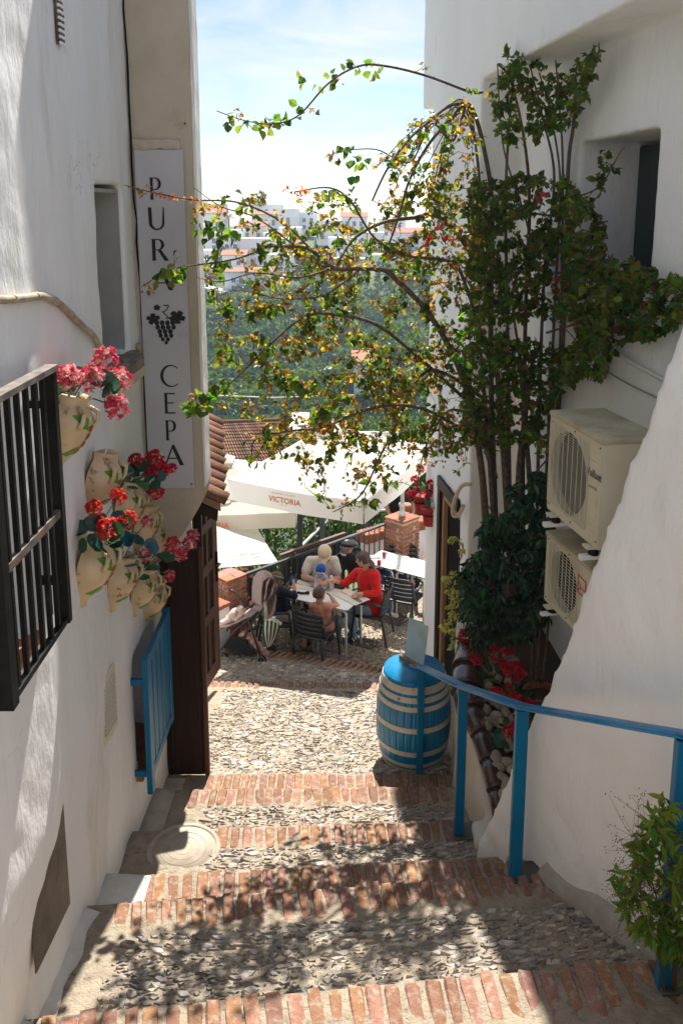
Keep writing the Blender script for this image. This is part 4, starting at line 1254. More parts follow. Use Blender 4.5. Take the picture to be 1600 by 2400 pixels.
# ---------------------------------------------------------------- air conditioners
def ac_unit(near, far, ztop, h, depth, label, brand):
    near, far = Vector((*near, 0)), Vector((*far, 0))
    u = (far - near); W = u.length; u.normalize()            # along the front, going away
    nrm = Vector((u.y, -u.x, 0))                             # into the wall
    if nrm.x < 0: nrm = -nrm
    root = empty('air_conditioner', Vector((near.x, near.y, ztop - h)), label, 'air conditioner')
    def fr(a, b, c): return near + u * (a * W) + nrm * c + Vector((0, 0, ztop - h + b * h))   # a along, b up, c inwards
    def bx_(a0, a1, b0, b1, c0, c1): return MB().hexa([fr(a0, b0, c0), fr(a0, b0, c1), fr(a1, b0, c1), fr(a1, b0, c0), fr(a0, b1, c0), fr(a0, b1, c1), fr(a1, b1, c1), fr(a1, b1, c0)])
    def ad(name, mb, m=M_offwhite, bev=.006, sm=False):
        o = mb.build(name, m, None, sm); child(o, root); return clean(o, bev, 2) if bev else o
    # casing with a round hole for the fan: front plate as a ring fan
    fc, fb, fr_ = .60, .50, .41                              # fan centre along / up, radius in heights
    N = 40
    circ = []
    for k in range(N):
        t = 2 * math.pi * k / N
        circ.append((fc + fr_ * h / W * math.cos(t), fb + fr_ * math.sin(t)))
    outer = []
    for k in range(N):
        t = 2 * math.pi * k / N
        cx_, cy_ = math.cos(t), math.sin(t)
        kx = ((1 - fc) if cx_ > 0 else fc) / max(abs(cx_), 1e-6); ky = .5 / max(abs(cy_), 1e-6)
        q = min(kx, ky); outer.append((fc + cx_ * q, fb + cy_ * q))
    # add exact corners by snapping the nearest outer points
    for cnr in [(0, 0), (1, 0), (1, 1), (0, 1)]:
        j = min(range(N), key=lambda i: (outer[i][0] - cnr[0]) ** 2 + (outer[i][1] - cnr[1]) ** 2); outer[j] = cnr
    mb = MB()
    mb.add([fr(a, b, 0) for a, b in outer] + [fr(a, b, 0) for a, b in circ], [(k, (k + 1) % N, N + (k + 1) % N, N + k) for k in range(N)])
    mb.add([fr(a, b, 0) for a, b in circ] + [fr(a, b, .05) for a, b in circ], [(k, (k + 1) % N, N + (k + 1) % N, N + k) for k in range(N)])
    o = ad('front_panel', mb, M_offwhite, 0)
    ad('side_panel', bx_(-.001, .012, 0, .999, .0, depth)); ad('side_panel', bx_(.988, 1.001, 0, .999, .0, depth)); ad('back_panel', bx_(0, 1, 0, 1, depth - .02, depth)); ad('base_pan', bx_(0, 1, -.02, .01, .0, depth))
    ad('lid', bx_(-.012, 1.012, .97, 1.03, -.012, depth + .01), mat('grimy_lid', (0.46, 0.41, 0.29), .6, c2=(0.30, 0.24, 0.15), vscale=5, vlo=.42, vhi=.75, bump=.2, bscale=30), .012)
    ad('fan_cavity', bx_(.1, .95, .05, .95, .06, .07), M_black, 0)
    mb = MB()
    for k in range(3):
        t0 = 2 * math.pi * k / 3
        vs = [fr(fc, fb, .055)] + [fr(fc + fr_ * .85 * h / W * math.cos(t0 + q), fb + fr_ * .85 * math.sin(t0 + q), .04 + .02 * q) for q in (0, .3, .6, .9)]
        mb.add(vs, [(0, 1, 2), (0, 2, 3), (0, 3, 4)])
    ad('fan_blades', mb, M_iron, 0)
    # guard: fine horizontal wires and a few verticals over the fan
    x0, x1 = fc - fr_ * h / W * 1.06, min(.985, fc + fr_ * h / W * 1.06)
    mb = MB()
    nw = 34 if brand else 20
    for k in range(nw):
        b = fb + fr_ * 1.02 * (-1 + 2 * k / (nw - 1))
        mb.tube([fr(x0, b, -.006), fr(x1, b, -.006)], .0022, 4, False)
    for k in range(9):
        a = x0 + (x1 - x0) * k / 8
        mb.tube([fr(a, fb - fr_ * 1.02, -.008), fr(a, fb + fr_ * 1.02, -.008)], .0024, 4, False)
    ad('fan_guard', mb, M_offwhite, 0)
    for (a, b) in [(.04, .93), (.5, .95), (.95, .92), (.03, .05), (.5, .04), (.96, .05)]:
        ad('screw', MB().ball(fr(a, b, -.001), .006, 6, 4), M_rustiron, 0, True)
    # brackets and feet
    for a in (.12, .86):
        ad('wall_bracket', bx_(a - .03, a + .03, -.16, -.11, -.06, depth + .35), M_white)
        ad('rubber_foot', MB().lathe([(.03, 0), (.03, .03), (.02, .035), (.02, .05)], 10, fr(a, -.115, .02)), M_iron, 0, True)
        ad('foot_bracket', bx_(a - .05, a + .05, -.05, -.02, -.035, .09))
    if brand:
        ad('grip', bx_(-.006, -.001, .72, .82, .16, .30), M_plate, 0)
        ad('badge_plate', bx_(.05, .24, .36, .78, -.003, .0), M_offwhite, .003)
        for k in range(3): ad('pressed_line', bx_(.06, .2, .12 + k * .055, .125 + k * .055, -.002, .0), M_offwhite, 0)
        text_on('brand_lettering', 'Vaillant', fr(.24, .63, -.0045), -u, Vector((0, 0, 1)), .064, mat('charcoal_print', (0.07, 0.07, 0.075), .6), root, .93, .008)
        text_on('model_lettering', 'climaVAIR', fr(.20, .52, -.0045), -u, Vector((0, 0, 1)), .026, M_greyink, root, .9)
        mb = MB()
        for k in range(3): mb.prism([(.252 + .02 * math.cos(t) * (1 - .25 * k) * h / W * 1.6, .66 + .04 * math.sin(t) * (1 - .25 * k)) for t in [q * math.pi / 3 for q in range(6)]], lambda a, b, c: fr(a, b, c), -.0035 - .0004 * k, -.003)
        ad('hare_badge', mb, M_greyink, 0)
    else:
        pts = [(.30, .80), (.14, .78), (.13, .55), (.29, .57), (.30, .80)]
        ad('red_badge', MB().tube([fr(a, b, -.003) for a, b in pts], .004, 4), M_redink, 0)
        ad('red_badge_mark', MB().tube([fr(.27 + .03 * math.cos(t), .65 + .05 * math.sin(t), -.003) for t in [q * .6 for q in range(11)]], .003, 4).tube([fr(.24, .65, -.003), fr(.16, .64, -.003)], .003, 4), M_redink, 0)
    return root
def text_on(name, body, p, xdir, up, size, m, parent, squeeze=1.0, bold=0.0, extr=.0006, align='LEFT'):
    cu = bpy.data.curves.new(name, 'FONT')
    cu.body = body; cu.size = 1.0; cu.extrude = .02; cu.offset = bold; cu.align_x = align; cu.resolution_u = 3
    o = bpy.data.objects.new(name, cu); col.objects.link(o)
    dg = bpy.context.evaluated_depsgraph_get()
    me = bpy.data.meshes.new_from_object(o.evaluated_get(dg), depsgraph=dg)
    bpy.data.objects.remove(o)
    x = Vector(xdir).normalized(); y = (Vector(up) - x * Vector(up).dot(x)).normalized(); z = x.cross(y)
    k = extr / .02
    mm_ = Matrix(((x.x * size * squeeze, y.x * size, z.x * k, p[0]), (x.y * size * squeeze, y.y * size, z.y * k, p[1]), (x.z * size * squeeze, y.z * size, z.z * k, p[2]), (0, 0, 0, 1)))
    me.transform(mm_)
    me.materials.clear(); me.materials.append(m)
    q = link(name, me)
    child(q, parent) if parent is not None else None
    return q
ac_unit((1.395, 4.42), (1.28, 5.10), CAMZ - 1.22, .60, .34, 'large yellowed air conditioner unit, the upper of two on the right wall', True)
ac_unit((1.42, 4.52), (1.30, 5.14), CAMZ - 2.005, .45, .30, 'smaller beige air conditioner unit below the larger one', False)
# ---------------------------------------------------------------- plants
def catmull(pts, n=6):
    return smooth_path(pts, n)
def inpoly(x, y, poly):
    c = False
    j = len(poly) - 1
    for i in range(len(poly)):
        if (poly[i][1] > y) != (poly[j][1] > y) and x < (poly[j][0] - poly[i][0]) * (y - poly[i][1]) / (poly[j][1] - poly[i][1]) + poly[i][0]: c = not c
        j = i
    return c
def grow(skel, targets, r, mbt, wmax=.006, sag=.05, maxlen=9.9):
    """join every target to the nearest point of the growing skeleton with a thin sagging twig; returns (tip, direction, twig points)"""
    nodes = np.array([tuple(p) for p in skel], dtype=np.float64)
    tips = []
    todo = [Vector(t) for t in targets]
    # nearer targets first, so that twigs branch off twigs
    d0 = [float(((nodes - np.array(t)) ** 2).sum(1).min()) for t in todo]
    for i in sorted(range(len(todo)), key=lambda k: d0[k]):
        t = todo[i]
        k = int(((nodes - np.array(t)) ** 2).sum(1).argmin())
        a = Vector(nodes[k]); L = (t - a).length
        if L < .02 or L > maxlen: continue
        mid = (a + t) / 2 + rvec(r) * L * .16 + Vector((0, 0, sag * L))
        pts = [a, a.lerp(mid, .55) , mid, mid.lerp(t, .55), t]
        w = min(wmax, .0022 + .006 * L)
        mbt.tube(pts, [w, w * .85, w * .7, w * .55, w * .35], 4, False)
        tips.append((t, (t - mid).normalized(), pts))
        nodes = np.vstack([nodes, np.array([tuple(p) for p in pts[1:]])])
    return tips

# ---- bougainvillea
M_bark = mat('bougainvillea_bark', (0.085, 0.06, 0.042), .8, c2=(0.17, 0.125, 0.09), vscale=25, bump=.6, bscale=70)
bou = empty('bougainvillea', (1.3, 6.95, 1.9), 'sprawling bougainvillea with green and orange leaves arching over the steps from the right wall', 'climbing plant')
STEMS = [   # (points as seen, depth), base radius, tip radius
    ([(1168, 1500, 7.0), (1160, 1200, 7.0), (1150, 900, 7.0), (1150, 700, 7.0), (1152, 480, 6.95), (1138, 370, 6.9), (1112, 268, 6.8), (1088, 242, 6.7), (1050, 250, 6.55), (1000, 288, 6.4), (950, 335, 6.2), (905, 400, 6.0), (872, 470, 5.9)], .026, .006),
    ([(1200, 1480, 7.1), (1192, 1050, 7.15), (1188, 720, 7.15), (1184, 480, 7.1), (1192, 300, 7.1), (1205, 165, 7.05)], .020, .008),
    ([(1225, 1480, 7.0), (1225, 1050, 7.05), (1232, 700, 7.1), (1240, 480, 7.1), (1228, 330, 7.1), (1196, 190, 7.0), (1165, 150, 6.9)], .022, .007),
    ([(1255, 1480, 6.9), (1262, 1000, 6.95), (1275, 640, 7.0), (1298, 420, 7.0), (1272, 280, 7.05), (1240, 150, 7.05)], .018, .006),
    ([(1262, 1460, 6.85), (1290, 900, 6.9), (1305, 600, 6.95), (1312, 420, 6.95), (1288, 260, 7.0), (1262, 170, 7.0)], .015, .005),
    ([(1275, 1460, 6.8), (1310, 850, 6.85), (1318, 420, 6.9), (1310, 250, 6.95), (1300, 130, 6.95)], .014, .005),
    ([(1270, 1440, 6.75), (1318, 800, 6.8), (1330, 410, 6.8), (1342, 300, 6.8), (1346, 220, 6.8), (1318, 185, 6.8)], .020, .008),
    ([(1345, 272, 6.8), (1372, 210, 6.75), (1400, 130, 6.7), (1402, 100, 6.7)], .010, .004),
    ([(1240, 940, 6.95), (1200, 700, 6.9), (1240, 560, 6.9), (1180, 350, 6.9), (1165, 150, 6.9)], .012, .005),
    ([(1160, 1120, 7.0), (1110, 960, 6.8), (1060, 830, 6.5), (1000, 730, 6.2), (937, 664, 6.0), (899, 633, 5.9), (846, 630, 5.8), (781, 628, 5.7), (731, 588, 5.65), (693, 578, 5.6), (608, 577, 5.5)], .026, .008),
    ([(1155, 700, 7.0), (1080, 560, 6.7), (1020, 505, 6.4), (968, 511, 6.2), (899, 521, 6.0), (830, 559, 5.9), (790, 620, 5.75)], .020, .008),
    ([(1150, 860, 7.0), (1080, 640, 6.5), (1040, 610, 6.3), (960, 600, 6.0), (880, 560, 5.9), (820, 470, 5.8), (770, 440, 5.7), (690, 450, 5.6)], .014, .004),
    ([(1160, 1000, 7.0), (1050, 900, 6.6), (960, 820, 6.2), (880, 760, 5.9), (800, 740, 5.7), (720, 740, 5.6), (640, 800, 5.5), (560, 880, 5.4), (480, 945, 5.35), (432, 955, 5.3)], .016, .003),
    ([(1150, 1060, 6.95), (1040, 980, 6.5), (950, 950, 6.2), (860, 960, 5.9), (760, 1000, 5.75), (680, 1010, 5.6), (600, 1030, 5.5), (590, 1070, 5.5)], .016, .004),
    ([(1155, 950, 6.95), (1030, 870, 6.5), (970, 900, 6.3), (930, 990, 6.2), (890, 1070, 6.1), (845, 1160, 6.0), (780, 1200, 5.95)], .016, .004),
    ([(1150, 1000, 6.9), (1060, 960, 6.6), (1010, 1020, 6.5), (985, 1090, 6.4), (975, 1160, 6.4)], .012, .003),
    ([(1130, 216, 6.85), (1100, 215, 6.8), (1000, 178, 6.5), (905, 155, 6.3), (840, 155, 6.15), (770, 195, 6.0), (700, 270, 5.9), (640, 290, 5.8), (575, 283, 5.75), (508, 260, 5.7)], .011, .003),
    ([(1085, 245, 6.7), (1010, 330, 6.4), (960, 420, 6.2), (930, 520, 6.1), (900, 600, 6.0)], .013, .006),
    ([(1090, 250, 6.7), (1060, 330, 6.5), (1010, 290, 6.4), (960, 380, 6.2), (880, 350, 6.0), (790, 355, 5.8)], .010, .003),
    ([(731, 588, 5.65), (660, 520, 5.6), (560, 475, 5.5), (450, 468, 5.4), (345, 448, 5.3), (292, 434, 5.25)], .008, .0025),
    ([(693, 578, 5.6), (600, 510, 5.5), (520, 485, 5.45), (455, 440, 5.4)], .006, .002),
    ([(640, 572, 5.55), (560, 605, 5.5), (470, 620, 5.4), (400, 632, 5.35), (333, 672, 5.3)], .008, .0025),
    ([(781, 628, 5.7), (700, 650, 5.6), (600, 640, 5.5), (520, 660, 5.45), (460, 650, 5.4)], .008, .002),
    ([(846, 630, 5.8), (760, 690, 5.7), (660, 700, 5.6), (560, 680, 5.5), (500, 700, 5.45)], .008, .002),
    ([(1320, 470, 6.8), (1400, 440, 6.5), (1450, 360, 6.3), (1462, 345, 6.2)], .007, .003),
    ([(1300, 640, 6.8), (1380, 640, 6.3), (1450, 670, 5.9), (1520, 680, 5.6), (1590, 690, 5.4)], .010, .003),
    ([(1280, 780, 6.7), (1370, 760, 6.2), (1450, 800, 5.9), (1530, 790, 5.7)], .010, .003),
    ([(1270, 900, 6.7), (1340, 880, 6.3), (1400, 860, 6.1), (1430, 780, 6.0)], .008, .003),
    ([(1250, 500, 6.9), (1330, 520, 6.4), (1360, 600, 6.2), (1400, 660, 6.0), (1440, 760, 5.9)], .009, .003),
    ([(1240, 1120, 6.7), (1290, 1060, 5.9), (1300, 960, 5.5), (1300, 940, 5.3)], .008, .003),
]
def ylim(px): return 2.628 / (.1265 + (px - 800) / 2010) - .08      # just in front of the recessed wall
for a_, b_, r0_, r1_ in [(1130, 1085, .030, .016), (1185, 1160, .034, .018), (1215, 1250, .028, .014), (1150, 1125, .022, .012), (1240, 1215, .024, .012)]:
    STEMS.append(([(a_ + 25, 1530, 6.95), (a_ + 12, 1300, 6.95), (a_, 1120, 6.95), ((a_ + b_) / 2, 960, 6.9), (b_, 820, 6.85)], r0_ * 1.45, r1_))
for (x0, y0, x1, y1) in [(1075, 250, 930, 420), (1090, 262, 975, 440), (1065, 255, 880, 395), (1080, 240, 990, 520), (1092, 250, 1020, 480)]:
    STEMS.append(([(1128, 470, 6.9), (1112, 330, 6.85), (x0 + 10, y0, 6.7), (x0 - 25, y0 + 12, 6.6), ((x0 + x1) / 2, (y0 + y1) / 2 - 25, 6.35), (x1, y1, 6.1)], .009, .003))
skel_l, skel_r = [], []
for pts, r0, r1 in STEMS:
    P = catmull([at(x, y, Y=min(d, ylim(x)) if x > 1150 else d) for x, y, d in pts], 7)
    n = len(P)
    child(MB().tube(P, [r0 + (r1 - r0) * i / (n - 1) for i in range(n)], 7).build('stem', M_bark, None, True), bou)
    for i in range(0, n, 2):
        p = P[i]
        px = CX + FPX * p.x / (p.y * math.cos(TILT) - (p.z - CAMZ) * math.sin(TILT))
        (skel_r if px > 1090 else skel_l).append(p)
r = random.Random(77)
OR = [(0.42, 0.20, 0.025), (0.50, 0.31, 0.03), (0.26, 0.13, 0.03), (0.36, 0.28, 0.04), (0.20, 0.13, 0.035), (0.13, 0.08, 0.03)]
GR = [(0.075, 0.145, 0.02), (0.05, 0.11, 0.016), (0.12, 0.19, 0.025), (0.032, 0.075, 0.015), (0.17, 0.22, 0.03)]
OL = [(0.10, 0.12, 0.025), (0.16, 0.16, 0.03), (0.07, 0.08, 0.02), (0.22, 0.19, 0.035)]
DK = [(0.06, 0.115, 0.025), (0.085, 0.13, 0.028), (0.045, 0.09, 0.022), (0.11, 0.115, 0.03), (0.14, 0.11, 0.03), (0.05, 0.125, 0.03)]
left_poly = [(455, 470), (470, 700), (510, 800), (480, 960), (560, 980), (600, 1080), (690, 1120), (790, 1210), (880, 1200), (940, 1110), (1020, 1100), (1100, 1120), (1140, 700), (1120, 420), (1010, 300), (960, 330), (880, 400), (770, 440), (650, 440)]
core_poly = [(620, 540), (560, 800), (640, 960), (760, 1060), (900, 1060), (1060, 1080), (1140, 1000), (1140, 480), (1000, 420), (860, 480), (740, 520)]
hang_poly = [(640, 900), (600, 1050), (700, 1100), (800, 1190), (870, 1190), (960, 1080), (1090, 1110), (1110, 900), (900, 860)]
def region_points(poly, n, dfun, seed, thr=-.05, sc=.011):
    q = random.Random(seed)
    out = []
    xs = [p[0] for p in poly]; ys = [p[1] for p in poly]
    guard = 0
    while len(out) < n and guard < n * 60:
        guard += 1
        x, y = q.uniform(min(xs), max(xs)), q.uniform(min(ys), max(ys))
        if not inpoly(x, y, poly): continue
        if noise.noise(Vector((x * sc, y * sc, seed))) < thr: continue
        out.append(at(x, y, Y=dfun(x, y, q)))
    return out
dl = lambda x, y, q: min(6.9, max(5.0, 5.35 + (x - 450) / 700 * 1.45)) + q.uniform(-.45, .35)
T_left = region_points(left_poly, 420, dl, 3, -.3) + region_points(core_poly, 900, dl, 4, -.16) + region_points(hang_poly, 200, dl, 14, -.25)
T_left += [p + rvec(r) * .09 for p in skel_l[::4]]
right_poly = [(1100, 430), (1090, 820), (1075, 1030), (1160, 1060), (1250, 1040), (1300, 960), (1320, 900), (1410, 890), (1450, 760), (1440, 620), (1400, 510), (1340, 430), (1230, 405)]
top_poly = [(1165, 165), (1180, 120), (1240, 130), (1330, 180), (1390, 90), (1415, 110), (1370, 230), (1300, 330), (1200, 340), (1140, 260)]
rarm_poly = [(1400, 560), (1430, 610), (1590, 640), (1600, 700), (1560, 790), (1480, 800), (1420, 740), (1380, 640)]
dr_ = lambda x, y, q: min(7.2, ylim(x) - .03) - abs(q.gauss(0, .42))
T_right = region_points(right_poly, 1000, dr_, 5, -.32) + region_points(top_poly, 130, lambda x, y, q: min(6.95, ylim(x) - .04) - q.uniform(0, .3), 6, -.6)
T_left += region_points([(890, 380), (960, 300), (1090, 225), (1130, 330), (1120, 440), (960, 450)], 110, dl, 16, -.5)
T_right += region_points(rarm_poly, 150, lambda x, y, q: ylim(x) - .04 - abs(q.gauss(0, .22)), 7, -.4)
T_right += region_points([(1395, 350), (1470, 340), (1465, 400), (1400, 460)], 9, lambda x, y, q: 6.0, 8, -.9)
T_right += region_points([(1370, 780), (1440, 740), (1450, 860), (1380, 900)], 16, lambda x, y, q: 6.0 + q.uniform(-.1, .1), 9, -.9)
mbt = MB()
tips_l = grow(skel_l, T_left, r, mbt, .006, .06)
tips_r = grow(skel_r, T_right, r, mbt, .006, .05)
o = mbt.build('twigs', M_bark, None, True); child(o, bou); o['kind'] = 'stuff'
big, small = [], MB()
def put_leaves(tips, pal, nmin, nmax, lmin, lmax, sun):
    for (t, d, pts) in tips:
        kind = r.random()
        px_pal = pal(t, kind)
        nl = r.randint(nmin, nmax)
        for k in range(nl):
            f = r.random() ** .7
            seg = min(3, int(f * 4)); q = pts[seg].lerp(pts[seg + 1], f * 4 - seg)
            if f > .45 or r.random() < .5:
                dd = (d * .35 + rvec(r) * .9 + Vector((0, 0, -.45))).normalized()
                n = (rvec(r) * .8 + Vector((0, -.3, .6)))
                L = r.uniform(lmin, lmax) * (.72 if px_pal is OR else (1.25 if px_pal is GR else 1.0)) * r.choice((.7, 1, 1, 1.15))
                c = r.choice(px_pal); v = r.uniform(.7, 1.3)
                c = tuple(min(1, z * v) for z in c)
                pp = q + rvec(r) * .022
                if L > lmax * .90 and len(big) < 280: big.append((pp, dd, n, L, L * r.uniform(.7, .9), c))
                else: leaf_faces(small, pp, dd, n, L, L * r.uniform(.62, .85), c, r.uniform(.05, .35))
def pal_l(t, k):
    if k < .38: return OR
    if k < .60: return OR + OL
    if k < .74: return OL + GR
    return GR
put_leaves(tips_l, pal_l, 4, 10, .024, .058, True)
put_leaves(tips_r, lambda t, k: (DK + GR) if k < .62 else DK if k < .86 else ([(0.16, 0.10, 0.03), (0.12, 0.07, 0.03)] + DK), 8, 16, .030, .070, False)
# clusters of larger leaves on the bare arching shoots
for (x, y, d, n) in [(862, 152, 6.2, 4), (825, 155, 6.1, 5), (772, 190, 6.0, 7), (728, 195, 5.95, 4), (690, 262, 5.9, 5), (655, 285, 5.85, 10), (625, 290, 5.8, 9), (570, 285, 5.75, 8), (545, 290, 5.72, 5), (880, 175, 6.2, 4),
                     (400, 640, 5.33, 6), (425, 640, 5.36, 7), (380, 655, 5.33, 5), (500, 545, 5.45, 12), (540, 535, 5.5, 10), (478, 525, 5.45, 8), (590, 520, 5.5, 6), (490, 610, 5.45, 10), (510, 620, 5.45, 8), (840, 370, 5.95, 12), (800, 360, 5.8, 8), (520, 715, 5.45, 12), (555, 725, 5.5, 8),
                     (440, 950, 5.3, 10), (470, 940, 5.33, 10), (500, 915, 5.36, 9), (585, 1065, 5.5, 7), (525, 830, 5.4, 9), (825, 425, 5.9, 3), (1075, 735, 5.9, 7), (1085, 790, 5.9, 8), (1070, 830, 5.9, 6)]:
    p = at(x, y, Y=d)
    mb_ = None
    for k in range(n):
        dd = (rvec(r) + Vector((0, 0, -.6))).normalized()
        c = tuple(z * r.uniform(.8, 1.25) for z in r.choice(GR[:3] if x > 1060 else GR))
        if x > 1060: c = (c[0] * 1.1, c[1] * 1.5, c[2])
        leaf_faces(small, p + Vector((r.uniform(-.06, .06), r.uniform(-.05, .05), r.uniform(-.05, .05))), dd, rvec(r) + Vector((0, -.7, .4)), r.uniform(.05, .095 if x > 1060 else .08), r.uniform(.045, .07), c, .2)
for (x, y, d, n) in [(330, 446, 5.28, 6), (360, 452, 5.3, 6), (395, 458, 5.35, 8), (420, 462, 5.38, 8), (470, 470, 5.4, 5), (700, 450, 5.6, 14), (680, 445, 5.6, 8)]:
    for k in range(n):
        leaf_faces(small, at(x, y, Y=d) + Vector((r.uniform(-.05, .05), 0, r.uniform(-.015, .02))), rvec(r), rvec(r), r.uniform(.02, .04), r.uniform(.012, .022), (0.55, 0.16, 0.06), .2)
o = small.build('leaves', M_leaf, None, False); child(o, bou); o['kind'] = 'stuff'
for (pp, dd, n, L, W, c) in big:
    m1 = MB(); leaf_faces(m1, (0, 0, 0), dd, n, L, W, c, .2)
    o = m1.build('leaf', M_leaf, None, False, loc=pp); child(o, bou)
# bracts
for (x, y, d) in [(1010, 560, 6.0), (1030, 535, 6.0), (1002, 566, 6.0), (1048, 560, 6.05), (1278, 455, 6.4), (1260, 465, 6.4), (1300, 660, 6.2), (1405, 712, 5.9), (1350, 755, 6.0), (1525, 640, 5.5)]:
    m1 = MB(); p = at(x, y, Y=d)
    for k in range(4):
        leaf_faces(m1, p, rvec(r), rvec(r), .05, .04, r.choice([(0.62, 0.05, 0.08), (0.7, 0.10, 0.04), (0.55, 0.03, 0.12)]), .25)
    child(m1.build('bract', M_petal), bou)
# thorns on the long arching shoot
mb = MB()
for pts in (STEMS[16][0], STEMS[19][0]):
    P = catmull([at(x, y, Y=d) for x, y, d in pts], 7)
    for i in range(1, len(P) - 1, 2):
        n = rvec(r)
        mb.tube([P[i], P[i] + n * .022], [.003, .0006], 4, False)
o = mb.build('thorns', M_bark, None); child(o, bou); o['kind'] = 'stuff'

# ---- weeping fig and variegated fig in the planter
def leafy(name, label, cat, stems, regions, pal, leafL, leafW, nleaf, seed, m=M_leafd, stemrad=.012, droop=.7, curl=.12, maxbig=110, loc=None, sm=M_bark, twigw=.004):
    q = random.Random(seed)
    root = empty(name, loc, label, cat)
    sk = []
    for pts in stems:
        P = catmull([at(x, y, Y=d) for x, y, d in pts], 6)
        child(MB().tube(P, [stemrad * (1 - .6 * i / (len(P) - 1)) for i in range(len(P))], 6).build('stem', sm, None, True), root)
        sk += P[len(P) // 3:]
    T = []
    for (poly, n, d0, d1, s) in regions:
        T += region_points(poly, n, lambda x, y, qq: qq.uniform(d0, d1), s, -.45, .014)
    mt_ = MB()
    tips = grow(sk, T, q, mt_, twigw, .12)
    o = mt_.build('twigs', sm, None, True); child(o, root); o['kind'] = 'stuff'
    ms_ = MB(); bigs = []
    for (t, d, pts) in tips:
        for k in range(q.randint(*nleaf)):
            f = q.random() ** .6
            seg = min(3, int(f * 4)); p = pts[seg].lerp(pts[seg + 1], f * 4 - seg)
            dd = (d * .3 + rvec(q) * .7 + Vector((0, 0, -droop))).normalized()
            L = q.uniform(*leafL); c = tuple(z * q.uniform(.75, 1.3) for z in q.choice(pal))
            n = rvec(q) * .7 + Vector((-.2, -.5, .5))
            if len(bigs) < maxbig and L > leafL[0] + .6 * (leafL[1] - leafL[0]): bigs.append((p + rvec(q) * .015, dd, n, L, L * q.uniform(*leafW), c))
            else: leaf_faces(ms_, p + rvec(q) * .015, dd, n, L, L * q.uniform(*leafW), c, curl)
    o = ms_.build('leaves', m, None, False); child(o, root); o['kind'] = 'stuff'
    for (p, dd, n, L, W, c) in bigs:
        m1 = MB(); leaf_faces(m1, (0, 0, 0), dd, n, L, W, c, curl)
        child(m1.build('leaf', m, None, False, loc=p), root)
    return root
FIG = [(0.012, 0.045, 0.022), (0.018, 0.06, 0.025), (0.010, 0.034, 0.02), (0.025, 0.07, 0.022)]
leafy('weeping_fig', 'dark glossy weeping fig growing in the planter below the air conditioners', 'potted tree',
      [[(1265, 1600, 5.95), (1250, 1450, 5.95), (1235, 1280, 6.0), (1215, 1180, 6.1)], [(1245, 1600, 5.95), (1240, 1400, 5.9), (1180, 1250, 5.9), (1140, 1180, 5.9)], [(1255, 1600, 5.9), (1270, 1400, 5.9), (1275, 1230, 5.95), (1260, 1140, 6.0)], [(1270, 1600, 5.9), (1285, 1450, 5.85), (1290, 1300, 5.85)]],
      [([(1130, 1230), (1200, 1130), (1275, 1100), (1290, 1200), (1300, 1400), (1240, 1500), (1180, 1520), (1100, 1440), (1080, 1360), (1110, 1270)], 330, 5.45, 6.45, 31), ([(1075, 1340), (1120, 1300), (1180, 1450), (1130, 1560), (1090, 1480)], 80, 5.5, 6.1, 32)],
      FIG, (.055, .095), (.36, .48), (8, 15), 61, loc=at(1257, 1600, Y=5.95))
leafy('variegated_fig', 'pale cream and green variegated fig hanging by the right doorway', 'potted tree',
      [[(1070, 1560, 7.55), (1060, 1450, 7.5), (1050, 1360, 7.5)], [(1075, 1560, 7.55), (1065, 1400, 7.5), (1080, 1300, 7.5)]],
      [([(1020, 1350), (1060, 1330), (1080, 1380), (1080, 1480), (1030, 1480), (1050, 1420)], 26, 7.3, 7.6, 41), ([(1055, 1260), (1090, 1250), (1085, 1300)], 5, 7.45, 7.6, 42), ([(1040, 1440), (1085, 1430), (1075, 1530), (1050, 1510)], 14, 7.3, 7.6, 43)],
      [(0.42, 0.40, 0.20), (0.30, 0.32, 0.12), (0.50, 0.46, 0.28), (0.18, 0.24, 0.08)], (.035, .06), (.36, .5), (9, 15), 62, M_leaf, .009, loc=at(1070, 1560, Y=7.55), maxbig=0)
# wispy flowering shrub at the foot of the nearest post
shrub = leafy('flowering_shrub', 'wispy shrub with yellowish green leaves and tiny white flowers round the nearest rail post', 'shrub',
      [[(1565, 2330, 3.25), (1550, 2150, 3.2), (1500, 2000, 3.15)], [(1575, 2330, 3.2), (1570, 2100, 3.15), (1560, 1950, 3.1)], [(1580, 2330, 3.2), (1590, 2150, 3.1), (1600, 2050, 3.05)], [(1560, 2330, 3.2), (1530, 2200, 3.1), (1490, 2120, 3.1)]],
      [([(1450, 2000), (1520, 1930), (1600, 1960), (1640, 2050), (1640, 2260), (1560, 2240), (1480, 2180), (1440, 2100)], 165, 2.95, 3.25, 51), ([(1540, 1850), (1600, 1880), (1600, 1960), (1500, 1960)], 14, 3.0, 3.2, 52), ([(1560, 2220), (1640, 2200), (1640, 2330), (1570, 2310)], 12, 3.0, 3.2, 53)],
      [(0.085, 0.17, 0.02), (0.12, 0.21, 0.025), (0.05, 0.12, 0.018), (0.16, 0.21, 0.03)], (.036, .075), (.26, .36), (4, 8), 63, M_leaf, .006, .35, loc=at(1570, 2330, Y=3.22), maxbig=90, sm=mat('thin_brown_stalk', (0.12, 0.06, 0.035), .8), twigw=.0022)
q = random.Random(9)
mb = MB()
